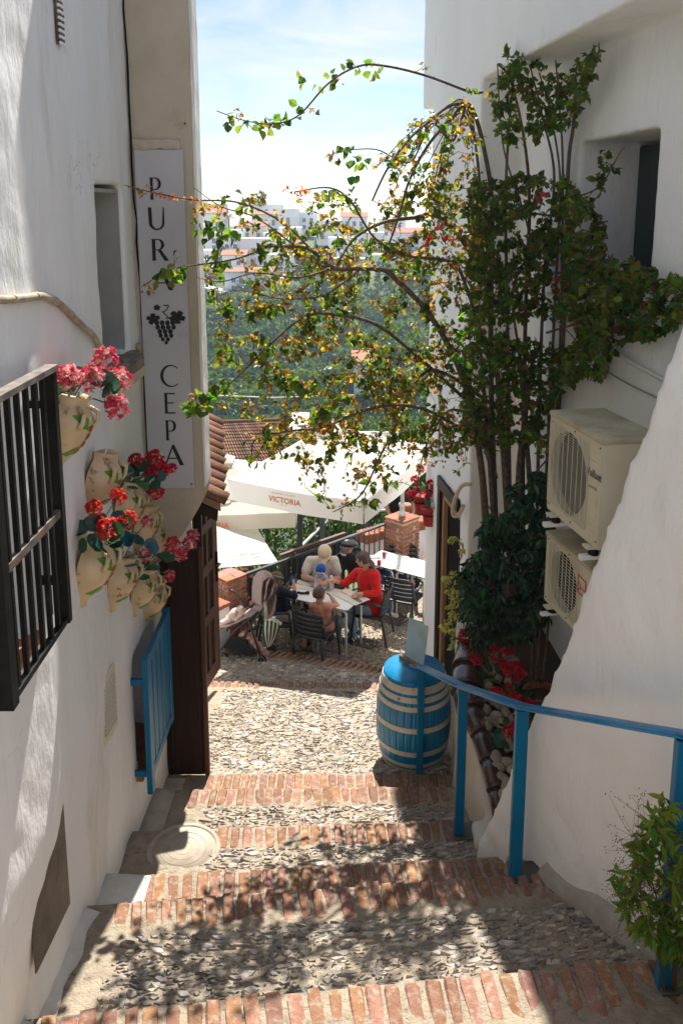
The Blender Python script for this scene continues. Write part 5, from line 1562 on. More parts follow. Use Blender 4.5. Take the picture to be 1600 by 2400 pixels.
for k in range(190):
    a = at(q.uniform(1480, 1590), q.uniform(1930, 2200), Y=q.uniform(3.0, 3.2))
    x = q.gauss(1470, 38); y = q.uniform(1850, 2230)
    if x < 1405: continue
    b = at(x, y, Y=3.05 + q.uniform(-.1, .1))
    if (b - a).length > .34: continue
    mb.tube([a, (a + b) / 2 + rvec(q) * .02, b], [.0011, .0009, .0006], 3, False)
    for j in range(3):
        mb.ball(b + rvec(q) * .014, .0028, 4, 3)
o = mb.build('dry_flower_sprays', mat('thin_brown_stalk'), None); child(o, shrub); o['kind'] = 'stuff'
for k in range(11):
    m1 = MB(); p = at(q.uniform(1460, 1590), q.uniform(1980, 2240), Y=2.98)
    for j in range(5): leaf_faces(m1, p, rvec(q), rvec(q), .011, .010, (0.7, 0.7, 0.68), .2)
    child(m1.build('white_flower', M_petal), shrub)

# ---- geraniums and pot in the planter
def bed_geranium(label, base, heads, nl, seed):
    root = empty('geranium', base, label, 'flower', 'red geraniums in the street planter')
    geranium(root, Vector(base), heads, nl, .062, RED, [(0.03, 0.09, 0.035), (0.022, 0.07, 0.04)], seed)
    return root
def off(base, px, py, Y): return tuple(at(px, py, Y=Y) - Vector(base))
B = at(1205, 1668, Y=5.55)
bed_geranium('red geranium with round heads in front of the terracotta pot in the planter', B, [off(B, 1205, 1575, 5.5) + (1.35,), off(B, 1165, 1628, 5.45) + (.9,), off(B, 1205, 1642, 5.4) + (1.1,), off(B, 1240, 1655, 5.4) + (.9,), off(B, 1190, 1610, 5.5) + (.5,)], 12, 71)
B = at(1150, 1600, Y=5.9)
bed_geranium('red geranium half hidden under the weeping fig leaves', B, [off(B, 1115, 1545, 5.9) + (.9,), off(B, 1158, 1530, 5.9) + (1.1,), off(B, 1135, 1520, 5.95) + (.8,), off(B, 1190, 1525, 5.9) + (.8,), off(B, 1180, 1560, 5.8) + (.8,), off(B, 1110, 1530, 5.9) + (.6,)], 9, 72)
B = at(1100, 1530, Y=6.6)
bed_geranium('small red geranium at the far end of the planter', B, [off(B, 1088, 1492, 6.6) + (1.1,), off(B, 1098, 1480, 6.6) + (.7,)], 5, 73)
B = at(1200, 1740, Y=5.1)
bed_geranium('low red geranium beside the blue post at the near end of the planter', B, [off(B, 1205, 1705, 5.1) + (.8,), off(B, 1190, 1715, 5.1) + (.7,), off(B, 1232, 1690, 5.15) + (.6,)], 6, 74)
pc = at(1268, 1640, Y=5.95)
pot = empty('terracotta_pot', pc, 'round terracotta pot in the planter holding the weeping fig', 'flower pot')
MB().lathe([(.08, -.22), (.12, .0), (.125, .02), (.138, .022), (.142, .07), (.13, .075), (.118, .07), (.112, .03)], 28, (0, 0, 0), cap1=False).build('pot_body', M_terra, pot, True)
MB().lathe([(.0, .03), (.115, .03)], 20, cap0=False, cap1=False).build('soil', M_soil, pot)
# ---------------------------------------------------------------- terrace: pillars, low walls, railings
BRW = [brick_shape(20 + i, bev=.05) for i in range(5)]
for b in BRW: b.materials.append(M_brick_w)
M_joint = mat('sandy_joint', (0.48, 0.40, 0.28), .95, bump=.5, bscale=60)
def brick_pillar(cx, cy, side, rot, z0, z1, label, top=True, course=.062):
    root = empty('brick_pillar', (cx, cy, z0), label, 'pillar', rz=rot)
    h = side / 2
    MB().box(-h + .012, h - .012, -h + .012, h - .012, 0, z1 - z0 - .01).build('mortar_core', M_joint, root)
    n = int((z1 - z0) / course)
    q = random.Random(int(cx * 100) + 5)
    for k in range(n):
        z = (k + .5) * course
        w = .088; L = side * .62
        for f in range(4):
            m = Matrix.Rotation(f * math.pi / 2, 4, 'Z')
            if k % 2: spans = [(-h, -h + L), (-h + L + .012, h - w - .012)]
            else: spans = [(-h, -h + w + .0), (-h + w + .012, h - w - .012)]
            for (a, b) in spans:
                if b - a < .03: continue
                c = m @ Vector(((a + b) / 2, -h + w / 2, z))
                link('brick', q.choice(BRW), root, c, (0, 0, f * math.pi / 2 + q.uniform(-.01, .01)), (b - a, w, course - .014))
    if top:
        for i in range(2):
            for j in range(2):
                link('brick', q.choice(BRW), root, ((i - .5) * side * .5, (j - .5) * side * .5, z1 - z0 + .012), (0, 0, 0), (side * .49, side * .49, .035))
    return root
pR = brick_pillar(.90, 12.12, .37, R(45), 0, 1.09, 'tall brick pillar carrying a metal parasol pole on the terrace')
pL = brick_pillar(-1.45, 10.42, .32, R(45), 0, .93, 'short brick pillar at the end of the white wall on the left of the terrace')
# white low wall with brick coping on the left
lw = empty('low_white_wall', (-1.6, 9.75, .15), 'low white wall with brick coping behind the pushchair', 'wall')
wa, wb = Vector((-1.40, 10.02, 0)), Vector((-1.95, 9.35, 0))
d = (wb - wa).normalized(); nn = Vector((-d.y, d.x, 0))
if nn.y < 0: nn = -nn
mb = MB().hexa([wa + Vector((0, 0, -.1)), wb + Vector((0, 0, -.1)), wb + nn * .3 + Vector((0, 0, -.1)), wa + nn * .3 + Vector((0, 0, -.1)), wa + Vector((0, 0, .72)), wb + Vector((0, 0, .72)), wb + nn * .3 + Vector((0, 0, .72)), wa + nn * .3 + Vector((0, 0, .72))])
wlm = mb.build('wall_body', M_plaster); child(clean(wlm, .015, 2), lw)
L = (wb - wa).length; k = 0
while k * .115 < L - .1:
    c = wa + d * (.057 + k * .115) + nn * .15 + Vector((0, 0, .745))
    o = link('coping_brick', BRW[k % 5], None, c, (0, 0, math.atan2(d.y, d.x)), (.105, .33, .05)); child(o, lw); k += 1
# curved low wall with upright coping bricks at the back
cw = empty('curved_terrace_wall', (.9, 13.0, 0), 'curved low white wall topped with upright bricks at the back of the terrace', 'wall')
arcp = [Vector((.30 + 2.4 * t, 12.45 + .75 * math.sin(t * math.pi * .8), 0)) for t in [i / 24 for i in range(25)]]
mb = MB()
for a, b in zip(arcp, arcp[1:]):
    mb.hexa([a, b, b + Vector((0, .25, 0)), a + Vector((0, .25, 0)), a + Vector((0, 0, .52)), b + Vector((0, 0, .52)), b + Vector((0, .25, .52)), a + Vector((0, .25, .52))])
child(mb.build('wall_body', M_plaster_r), cw)
for a, b in zip(arcp, arcp[1:]):
    for t in (.25, .75):
        c = a.lerp(b, t) + Vector((0, .12, .60))
        o = link('coping_brick', BRW[int(c.x * 10) % 5], None, c, (0, 0, math.atan2((b - a).y, (b - a).x)), (.055, .27, .15)); child(o, cw)
# railing along the terrace edge
M_rail = mat('dark_grey_paint', (0.035, 0.038, 0.045), .4, c2=(0.06, 0.06, 0.065), vscale=8)
rg = empty('terrace_railing', (-.3, 11.3, 0), 'black iron railing along the terrace edge behind the family', 'railing')
ra, rb = Vector((-1.26, 10.46, .93)), Vector((.68, 12.14, 1.0))
child(MB().bar(ra, rb, .045, .03).build('top_rail', M_rail), rg)
child(MB().bar(ra + Vector((0, 0, -.80)), rb + Vector((0, 0, -.85)), .03, .03).build('bottom_rail', M_rail), rg)
for k in range(25):
    p = ra.lerp(rb, (k + .5) / 25)
    child(MB().bar(p + Vector((0, 0, -.83)), p + Vector((0, 0, -.01)), .018).build('baluster', M_rail), rg)
scn = empty('dark_slat_screen', (-.4, 11.25, 0), 'dark slatted screen with brown wooden capping behind the father', 'screen')
sa, sb = Vector((-.83, 10.92, .0)), Vector((.05, 11.69, .0))
for k in range(13):
    p = sa.lerp(sb, (k + .5) / 13)
    child(MB().bar(p + Vector((0, 0, .05)), p + Vector((0, 0, .98)), .082, .018, up=(sb - sa)).build('slat', mat('black_stained_wood', (0.012, 0.011, 0.011), .5, c2=(0.03, 0.022, 0.018), vscale=9)), scn)
child(MB().bar(sa + Vector((0, 0, 1.0)), sb + Vector((0, 0, 1.02)), .05, .035).build('capping', M_wood2), scn)
M_paleRail = mat('pale_grey_steel', (0.50, 0.51, 0.50), .4, metal=.3)
rr_ = empty('ramp_railing', at(690, 1290, Y=14.5), 'pale handrail climbing a ramp behind the terrace', 'railing')
rpts = [at(*p, Y=y) for p, y in [((690, 1296), 13.6), ((767, 1220), 14.2), ((830, 1203), 14.6), ((1040, 1180), 15.0)]]
for a, b in zip(rpts, rpts[1:]):
    child(MB().bar(a, b, .05, .03).build('handrail', M_paleRail), rr_)
for k in range(17):
    t = k / 16 * 2.999; i = int(t); p = rpts[i].lerp(rpts[i + 1], t - i)
    child(MB().bar(p, p - Vector((0, 0, .75)), .022).build('baluster', M_rail), rr_)
gr_ = empty('far_railing', at(1000, 1260, Y=14), 'grey baluster railing right of the tall brick pillar', 'railing')
for y in (1185, 1258):
    a, b = at(925, y + 4, Y=13.9), at(1035, y - 4, Y=14.3)
    child(MB().bar(a, b, .05, .025).build('rail', M_paleRail), gr_)
for k in range(8):
    a, b = at(935 + k * 14, 1187, Y=14.05), at(935 + k * 14, 1290, Y=14.05)
    child(MB().bar(a, b, .022).build('baluster', M_rail), gr_)
    child(MB().ball(a.lerp(b, .33), .028, 8, 5).build('knuckle', M_rail, None, True), gr_)
# posts of the pergola below
for i, (x, y0, y1, Y) in enumerate([(703, 1180, 1300, 13.2), (755, 1190, 1290, 13.4), (858, 1180, 1300, 13.5)]):
    a, b = at(x, y0 - 40, Y=Y), at(x, y1 + 40, Y=Y)
    o = MB().bar(b, a, .085, .085).build('metal_post', M_rail if i != 1 else mat('grey_green_paint', (0.08, 0.11, 0.11), .4))
    tag(clean(o, .008, 1), ['dark steel post, leftmost behind the terrace railing', 'grey green steel post between two dark posts behind the railing', 'dark steel post, rightmost behind the terrace railing'][i], 'post', 'steel posts behind the railing')

# ---------------------------------------------------------------- parasols
M_canvas = mat('white_canvas', (0.86, 0.84, 0.81), .8, c2=(0.82, 0.80, 0.76), vscale=2, bump=.1, bscale=200, trans=.50, spec=.1, bump2=.15, bscale2=3)
M_canvas2 = mat('cream_canvas', (0.72, 0.64, 0.55), .8, c2=(0.68, 0.60, 0.50), vscale=2, bump=.1, bscale=200, trans=.35, spec=.1, bump2=.15, bscale2=3)
def canopy(root, cs, apex, val, m, vent=True, sag=.05, nv=10):
    """square canopy: four corners in order, apex point, valance height; each side its own panel"""
    cs = [Vector(c) for c in cs]; apex = Vector(apex)
    n = len(cs)
    for i in range(n):
        a, b = cs[i], cs[(i + 1) % n]
        vs, fs = [], []
        for j in range(nv + 1):
            t = j / nv
            for k in range(nv + 1):
                s = k / nv
                e = a.lerp(b, s)
                p = e.lerp(apex, t)
                p = p + Vector((0, 0, -sag * 4 * s * (1 - s) * (1 - t) * (t + .25) * 1.2 + .008 * noise.noise(p * 6)))
                vs.append(p)
        for j in range(nv):
            for k in range(nv):
                q = j * (nv + 1) + k; fs.append((q, q + 1, q + nv + 2, q + nv + 1))
        mb = MB(); mb.add(vs, fs); child(mb.build('canopy_panel', m, None, True), root)
        if val:
            vs, fs = [], []
            out = (((a + b) / 2 - apex) * Vector((1, 1, 0))).normalized()
            for j in range(4):
                for k in range(nv + 1):
                    s = k / nv; e = a.lerp(b, s)
                    e.z += -sag * 4 * s * (1 - s) * .25 * 1.2
                    vs.append(e + out * (.004 + .008 * math.sin(s * 14 + i) * j / 3) + Vector((0, 0, -val * j / 3)))
            for j in range(3):
                for k in range(nv):
                    q = j * (nv + 1) + k; fs.append((q, q + 1, q + nv + 2, q + nv + 1))
            mb = MB(); mb.add(vs, fs); child(mb.build('valance', m, None, True), root)
    if vent:
        vs = [apex + (c - apex) * .16 + Vector((0, 0, .05)) for c in cs] + [apex + Vector((0, 0, .09))]
        mb = MB(); mb.add(vs, [(i, (i + 1) % n, n) for i in range(n)]); child(mb.build('vent_cap', m), root)
    for c in cs:
        child(MB().bar(c + Vector((0, 0, -.02)), apex + Vector((0, 0, -.06)), .02).build('rib', M_rail), root)
def slab_text(root, body, a, b, z, size, m, squeeze=1.0, bold=.012):
    """bold lettering with slab serifs along a valance running from a to b"""
    x = (Vector(b) - Vector(a)).normalized()
    return text_on('lettering', body, z, x, Vector((0, 0, 1)), size, m, root, squeeze, bold)
Lc, Nc = Vector((-1.39, 10.08, 2.36)), Vector((.25, 9.28, 2.34))
dp = Vector((.43, .90, 0)) * 2.35
Rc, Fc = Nc + dp, Lc + dp
Rc.z = Fc.z = 2.40
apx = Vector((-.12, 10.75, 2.86))
u1 = empty('parasol', (.90, 12.12, 1.12), 'large white square parasol over the family table with orange lettering on its valance', 'parasol')
canopy(u1, [Lc, Nc, Rc, Fc], apx, .265, M_canvas, True, .07)
child(MB().tube([(.90, 12.12, 1.11), (.90, 12.12, 2.1), (.80, 12.0, 2.42), (-.1, 10.78, 2.74)], .032, 10).build('mast', M_paleRail, None, True), u1)
child(MB().lathe([(.055, 0), (.055, .05), (.04, .07), (.04, .16), (.055, .17), (.055, .2), (.035, .22)], 14, (.90, 12.12, 1.115)).build('pole_socket', M_paleRail, None, True), u1)
vdir = (Nc - Lc).normalized(); vout = Vector((vdir.y, -vdir.x, 0))
p = Lc.lerp(Nc, .32) + vout * .014 + Vector((0, 0, -.185))
slab_text(u1, 'VICTORIA', Lc, Nc, p, .098, M_orangeink, .98, .012)
text_on('small_lettering', 'MALAGUEÑA Y EXQUISITA', Lc.lerp(Nc, .34) + vout * .014 + Vector((0, 0, -.085)), vdir, Vector((0, 0, 1)), .027, mat('faded_orange_print', (0.62, 0.36, 0.26), .7), u1, 1.0)
text_on('small_lettering', 'DESDE 1928', Lc.lerp(Nc, .40) + vout * .014 + Vector((0, 0, -.215)), vdir, Vector((0, 0, 1)), .019, mat('faded_orange_print'), u1, 1.0)
v2 = (Rc - Nc).normalized(); v2o = Vector((v2.y, -v2.x, 0))
text_on('faded_lettering', 'VICTORIA', Nc.lerp(Rc, .30) + v2o * .014 + Vector((0, 0, -.16)), v2, Vector((0, 0, 1)), .10, mat('very_faded_print', (0.66, 0.58, 0.54), .8), u1, 1.0, .01)
# second parasol, lower terrace
Yb = 12.0
c1, c2 = at(607 + 85, 1199, Y=Yb), at(300, 1212, Y=Yb - .2)
c1.z = c2.z = (c1.z + c2.z) / 2
u2 = empty('parasol', (-1.7, 13.0, -1.8), 'cream parasol of the lower terrace half hidden behind the roof tiles', 'parasol')
c3_, c4_ = c2 + Vector((0, 2.2, .05)), c1 + Vector((0, 2.2, .05))
ap2 = (c1 + c2 + c3_ + c4_) / 4 + Vector((0, 0, .50))
canopy(u2, [c2, c1, c4_, c3_], ap2, .235, M_canvas2, True, .05)
child(MB().tube([(ap2.x, ap2.y, -1.8), (ap2.x, ap2.y, ap2.z)], .03, 8).build('pole', M_paleRail), u2)
tx = c2.lerp(c1, .5)
slab_text(u2, 'VICTORIA', c2, c1, at(450, 1241, Y=Yb - .19), .125, M_orangeink, .95, .012)
text_on('small_lettering', 'MALAGUEÑA Y EXQUISITA', at(452, 1222, Y=Yb - .19), Vector((1, 0, 0)), Vector((0, 0, 1)), .036, mat('faded_orange_print'), u2, .98)
# red emblem on its roof: a horned oval
slope = (ap2 - (c1 + c2) / 2).normalized()
e0_ = at(525, 1180, Y=Yb + .25)
def on_roof(u, v):
    base = c2.lerp(c1, .5); 
    t = v
    pt = Vector((base.x + u, 0, 0)); q = (c1 + c2) / 2 + (ap2 - (c1 + c2) / 2) * t
    return Vector((q.x + u, q.y - .012, q.z + .012))
mb = MB()
u0 = e0_.x - ((c1 + c2) / 2).x
ringp = [on_roof(u0 + .13 * math.cos(t), .30 + .075 * math.sin(t)) for t in [q * math.pi / 8 for q in range(17)]]
mb.tube(ringp, .016, 4)
for s in (-1, 1):
    mb.tube([on_roof(u0 + s * .12, .31), on_roof(u0 + s * .24, .335), on_roof(u0 + s * .34, .365)], [.022, .03, .004], 4)
child(mb.build('roof_emblem', mat('pink_red_print', (0.62, 0.25, 0.20), .8)), u2)
# third parasol, lowest
u3 = empty('parasol', (-1.9, 11.8, -1.8), 'plain white parasol, the lowest one, just left of the pushchair canopy', 'parasol')
n1, n2 = at(652, 1318, Y=10.9), at(430, 1336, Y=10.75)
f1, f2 = at(602, 1236, Y=12.5), at(430, 1228, Y=12.5)
n1.z -= .0
ap3 = at(470, 1216, Y=12.0)
canopy(u3, [n2, n1, f1, f2], at(475, 1222, Y=11.8), .0, M_canvas, False, .03)
child(MB().tube([(-2.0, 11.8, -1.8), at(475, 1225, Y=11.8)], .03, 8).build('pole', M_paleRail), u3)
text_on('small_lettering', 'CERVEZAS', at(552, 1302, Y=11.05) + Vector((0, -.0, .012)), (n1 - n2), (f1 - n1), .075, M_greyink, u3, 1.0)
text_on('small_lettering', 'elaborada en Málaga', at(540, 1309, Y=10.98) + Vector((0, 0, .012)), (n1 - n2), (f1 - n1), .05, M_greyink, u3, 1.0)

# ---------------------------------------------------------------- tables
M_top = mat('white_laminate', (0.72, 0.71, 0.68), .35, c2=(0.68, 0.67, 0.63), vscale=6)
M_leg = mat('white_steel', (0.66, 0.64, 0.57), .4)
def table(c, ux, w, l, h, label, group):
    ux = Vector((*ux, 0)).normalized(); uy = Vector((-ux.y, ux.x, 0))
    root = empty('cafe_table', (c[0], c[1], 0), label, 'table', group, rz=math.atan2(ux.y, ux.x))
    out = []
    r_ = .045
    for sx, sy in ((1, 1), (-1, 1), (-1, -1), (1, -1)):
        a0 = math.atan2(sy, sx)
        for k in range(5):
            a = a0 - math.pi / 4 + math.pi / 2 * k / 4
            out.append((sx * (l / 2 - r_) + r_ * math.cos(a), sy * (w / 2 - r_) + r_ * math.sin(a)))
    MB().prism(out, lambda u, v, q: (u, v, q), h - .012, h).build('table_top', M_top, root)
    MB().prism([(u * .995, v * .995) for u, v in out], lambda u, v, q: (u, v, q), h - .016, h - .0121).build('table_edge', mat('dark_edge', (0.10, 0.09, 0.09), .5), root)
    for sx in (-1, 1):
        for sy in (-1, 1):
            x, y = sx * (l / 2 - .03), sy * (w / 2 - .03)
            MB().tube([(x - sx * .10, y, h - .035), (x - sx * .03, y, h - .04), (x, y, h - .075), (x, y, 0)], .016, 8).build('leg', M_leg, root, True)
    return root
TU = Vector((.895, -.445, 0))
tc1 = Vector((-.235, 10.345, 0))       # centre of the two joined tables
tA = table(tc1 - TU * .235, TU[:2], .50, .462, .70, 'left white cafe table of the family pair, next to the girl in navy', 'white cafe tables')
tB = table(tc1 + TU * .235, TU[:2], .50, .462, .70, 'right white cafe table of the family pair, in front of the woman in red', 'white cafe tables')
TU2 = Vector((.83, -.55, 0))
tc2 = Vector((.86, 11.36, 0))
tC = table(tc2 - TU2 * .25, TU2[:2], .50, .49, .70, 'white cafe table with two red drinks beside the man in the beret', 'white cafe tables')
tD = table(tc2 + TU2 * .25, TU2[:2], .50, .49, .70, 'empty white cafe table nearest the right doorway', 'white cafe tables')

# ---------------------------------------------------------------- chairs
M_chair = mat('charcoal_resin', (0.022, 0.025, 0.03), .42, c2=(0.03, 0.033, 0.038), vscale=7, spec=.45)
def make_chair():
    """sitter looks along +y; 0.52 wide, seat 0.44, back 0.82"""
    root = empty('terrace_chair', (0, 0, 0))
    def add(name, mb, sm=True): return mb.build(name, M_chair, root, sm)
    mb = MB(); vs, fs = [], []
    N = 10
    for j in range(N + 1):
        for k in range(N + 1):
            x = -.22 + .44 * k / N; y = -.21 + .42 * j / N
            vs.append((x * (1 - .06 * (1 - j / N)), y, .435 - .02 * math.cos(x / .22 * 1.3) * math.cos((y + .02) / .21 * 1.2) + .012 * (j / N)))
    for j in range(N):
        for k in range(N):
            q = j * (N + 1) + k; fs.append((q, q + 1, q + N + 2, q + N + 1))
    n0 = len(vs); vs += [(a, b, c - .022) for a, b, c in vs]; fs += [tuple(q + n0 for q in f[::-1]) for f in fs]
    rim = list(range(N + 1)) + [(j + 1) * (N + 1) + N for j in range(N)] + [N * (N + 1) + k for k in range(N - 1, -1, -1)] + [j * (N + 1) for j in range(N - 1, 0, -1)]
    for i in range(len(rim)): a, b = rim[i], rim[(i + 1) % len(rim)]; fs.append((b, a, a + n0, b + n0))
    mb.add(vs, fs); add('seat', mb)
    # back: shell strips separated by slots, leaning back, curved
    def bp(s, z, off=0.0):
        t = (z - .45) / .38
        wdt = .235 - .012 * t
        return Vector((s * wdt, -.215 - .075 * t + .045 * (s * s) - .03 * (1 - s * s) * 0 + off, z))
    zs = [(.455, .535), (.550, .605), (.620, .675), (.690, .745), (.760, .835)]
    for i, (a, b) in enumerate(zs):
        vs, fs = [], []
        K = 10
        for off in (0, -.016):
            for z in (a, (a + b) / 2, b):
                for k in range(K + 1):
                    s = -1 + 2 * k / K
                    zz = z
                    if i == 4 and z == b: zz = b - .035 * max(0, abs(s) - .7) / .3
                    vs.append(bp(s * .93, zz, off))
        S = K + 1
        for r_ in range(2):
            for k in range(K):
                q = r_ * S + k; fs.append((q + S, q + S + 1, q + 1, q)); q2 = q + 3 * S; fs.append((q2, q2 + 1, q2 + S + 1, q2 + S))
        for k in range(K):
            fs.append((k, k + 1, 3 * S + k + 1, 3 * S + k)); fs.append((2 * S + k + 1, 2 * S + k, 5 * S + k, 5 * S + k + 1))
        mb = MB(); mb.add(vs, fs); add('back_slat', mb)
    for s in (-1, 1):
        add('back_stile', MB().tube([bp(s, z) for z in (.44, .55, .65, .75)] + [bp(s * .97, .80)], .017, 6))
        add('leg', MB().tube([(s * .225, -.20, .45), (s * .235, -.245, .2), (s * .245, -.28, 0)], [.021, .019, .015], 7))
        add('leg', MB().tube([(s * .245, .19, .62), (s * .245, .20, .44), (s * .25, .235, .2), (s * .255, .26, 0)], [.014, .020, .019, .015], 7))
        add('armrest', MB().tube([bp(s * 1.0, .63), (s * .262, -.10, .645), (s * .268, .08, .648), (s * .258, .17, .64), (s * .246, .19, .61)], [.016, .019, .019, .017, .014], 7))
        add('side_rail', MB().tube([(s * .225, -.21, .425), (s * .24, .2, .425)], .015, 6))
    return root
CH0 = make_chair()
first = [True]
def chair(x, y, fx, fy, label, sc=.90):
    o = CH0 if first[0] else copy_tree(CH0)
    first[0] = False
    o.location = (x, y, 0); o.rotation_euler = (0, 0, math.atan2(fy, fx) - math.pi / 2); o.scale = (sc,) * 3
    tag(o, label, 'chair', 'charcoal slatted terrace chairs')
    return o
ch_boy = chair(-.33, 9.99, .44, .90, 'charcoal slatted chair seen from behind with the boy in salmon pink on it')
chair(.40, 10.55, -.90, .25, 'charcoal slatted chair carrying the woman in the red jacket')
chair(-.86, 10.30, .86, .10, 'charcoal slatted chair carrying the girl in navy beside the pushchair')
chair(-.27, 10.95, -.35, -.94, 'charcoal slatted chair carrying the father with the cap')
chair(.86, 10.98, .45, .89, 'empty charcoal slatted chair seen from behind between the family and the right door')
chair(.88, 11.74, -.1, -.99, 'empty charcoal slatted chair facing the viewer in front of the tall brick pillar')
chair(1.36, 11.35, -.9, -.35, 'charcoal slatted chair half hidden behind the corner of the right house')
chair(.36, 11.62, .8, -.45, 'charcoal slatted chair carrying the man in the black beret')
text_on('chair_lettering', 'VICTORIA', Vector((-.245, 9.683, .60)), Vector((.90, -.44, 0)), Vector((-.05, -.09, 1)), .030, M_greyink, None, 1.0)
bpy.data.objects['chair_lettering'].parent = ch_boy
bpy.data.objects['chair_lettering'].matrix_parent_inverse = (Matrix.Translation(ch_boy.location) @ Matrix.Rotation(ch_boy.rotation_euler.z, 4, 'Z') @ Matrix.Diagonal((.9, .9, .9, 1))).inverted()

# ---------------------------------------------------------------- small things on and by the tables
def glass(px, py, label):
    p = at(px, py, Z=.70); root = empty('drink_glass', p, label, 'drink', 'red iced drinks')
    MB().lathe([(.026, .0), (.028, .012), (.034, .075), (.031, .075), (.026, .014), (.0, .014)], 16, cap1=False).build('tumbler', mat('clear_glass', (0.9, 0.9, 0.9), .05, spec=.5), root, True)
    MB().lathe([(.0, .016), (.028, .016), (.032, .055), (.0, .055)], 14, cap0=False, cap1=False).build('red_drink', mat('red_drink', (0.40, 0.01, 0.015), .15), root, True)
    MB().tube([(.005, 0, .02), (-.03, .02, .15)], .004, 5).build('straw', mat('pink_straw', (0.6, 0.2, 0.16), .5), root)
g = mat('clear_glass', (0.9, 0.9, 0.9), .05, spec=.5)
g.node_tree.nodes['Principled BSDF'].inputs['Transmission Weight'].default_value = 1.0
glass(888, 1326, 'red drink with straw, nearer of the two beside the beret man'); glass(900, 1307, 'red drink with straw, farther of the two beside the beret man')
p = at(877, 1306, Z=.70)
tb = empty('tablet', p, 'black framed tablet lying on the far white table', 'tablet')
clean(MB().box(-.09, .09, -.05, .05, .001, .012).build('case', M_iron, tb), .003, 1); MB().box(-.08, .08, -.042, .042, .0125, .0135).build('screen', mat('pale_screen', (0.45, 0.55, 0.62), .1), tb)
def placemat(px0, py0, px1, py1, wdt, label):
    a, b = at(px0, py0, Z=.7055), at(px1, py1, Z=.7055)
    d_ = (b - a).normalized(); n_ = Vector((-d_.y, d_.x, 0)) * wdt / 2
    root = empty('paper_placemat', (a + b) / 2, label, 'placemat', 'paper placemats on the family tables')
    lift = Vector((0, 0, .0))
    child(MB().prism([(0, 0), (1, 0), (1, 1), (0, 1)], lambda u, v, w: a + (b - a) * u + n_ * (2 * v - 1) + Vector((0, 0, w)), 0, .001).build('sheet', mat('cream_paper', (0.62, 0.58, 0.50), .8), None), root)
    c = (a + b) / 2
    child(MB().prism([(-.5, -.1), (.4, -.16), (.5, .05), (-.2, .16)], lambda u, v, w: c + (b - a) * u * .4 + n_ * v * 2 + (b - a) * .28 + Vector((0, 0, w)), .0011, .0018).build('printed_fish', mat('dark_red_brown_print', (0.28, 0.12, 0.09), .7), None), root)
    child(MB().prism([(-.5, -.04), (.5, -.05), (.5, .03), (-.5, .05)], lambda u, v, w: c + (b - a) * u * .3 + n_ * v * 2 - (b - a) * .3 + Vector((0, 0, w)), .0011, .0018).build('printed_strip', mat('orange_brown_print', (0.5, 0.2, 0.09), .7), None), root)
    child(MB().prism([(-.5, -.03), (.5, -.04), (.5, .02), (-.5, .04)], lambda u, v, w: c + (b - a) * u * .22 + n_ * v * 2 + Vector((0, 0, w)), .0011, .0018).build('printed_line', M_greyink, None), root)
placemat(795, 1385, 850, 1412, .26, 'paper placemat with a fish print in front of the woman in red')
placemat(690, 1367, 750, 1378, .24, 'paper placemat between the girl and the father')
# water bottle held out to the baby, camera on the table, phone, blue pouch
p = at(776, 1380, Z=.705)
bt = empty('milk_bottle', p, 'white baby milk bottle with pink cap held over the table', 'bottle')
MB().lathe([(.030, 0), (.034, .01), (.034, .07), (.026, .09), (.030, .11), (.024, .125)], 16).build('bottle_body', mat('milky_plastic', (0.70, 0.64, 0.52), .3), bt, True)
MB().lathe([(.026, .126), (.027, .15), (.018, .18), (.008, .19)], 14).build('bottle_cap', mat('pale_pink_plastic', (0.68, 0.50, 0.48), .35), bt, True)
p = at(715, 1392, Z=.705)
cmr = empty('camera_strap', p, 'black camera with its strap lying on the left family table', 'camera')
MB().tube([(-.10, .03, .01), (-.05, .0, .012), (-.01, .0, .012), (.03, .01, .012)], .014, 6).build('strap', M_iron, cmr, True)
o = MB().box(.01, .055, -.01, .025, .0, .03).tube([(.033, -.01, .016), (.033, -.03, .016)], .013, 8).build('camera_body', M_iron, cmr); clean(o, .004, 1)
p = at(686, 1367, Z=.705)
pch = MB().ball((0, 0, .03), (.06, .04, .035), 12, 8).build('blue_pouch', mat('bright_blue_cloth', (0.01, 0.08, 0.32), .8), None, True, loc=p)
tag(pch, 'small bright blue cloth pouch on the left family table', 'pouch')
# floor drains and the flower bed
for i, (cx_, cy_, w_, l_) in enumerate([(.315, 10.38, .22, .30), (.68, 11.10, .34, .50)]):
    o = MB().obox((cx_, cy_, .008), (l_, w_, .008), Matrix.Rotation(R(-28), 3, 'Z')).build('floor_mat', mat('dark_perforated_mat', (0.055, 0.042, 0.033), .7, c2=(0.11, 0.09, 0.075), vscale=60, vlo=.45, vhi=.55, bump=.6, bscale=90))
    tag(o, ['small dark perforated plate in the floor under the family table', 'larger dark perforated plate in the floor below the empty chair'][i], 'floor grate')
mb = MB()
q = random.Random(15)
p0 = at(1000, 1314, Y=12.3)
fb = empty('pink_flower_bed', p0, 'pale pink and red flowers in front of the curved white wall', 'flowers')
for k in range(16):
    m1 = MB(); flower_head(m1, p0 + Vector((q.uniform(-.3, .25), q.uniform(-.1, .1), q.uniform(-.05, .08))), .06, [(0.6, 0.25, 0.2), (0.55, 0.06, 0.05), (0.65, 0.45, 0.35)], q, 16)
    child(m1.build('flower_head', M_petal), fb)
mb = MB()
for k in range(90): leaf_faces(mb, p0 + Vector((q.uniform(-.32, .28), q.uniform(-.12, .1), q.uniform(-.2, .05))), rvec(q), rvec(q), .06, .04, (0.06, 0.12, 0.03), .2)
o = mb.build('leaves', M_leaf); child(o, fb); o['kind'] = 'stuff'
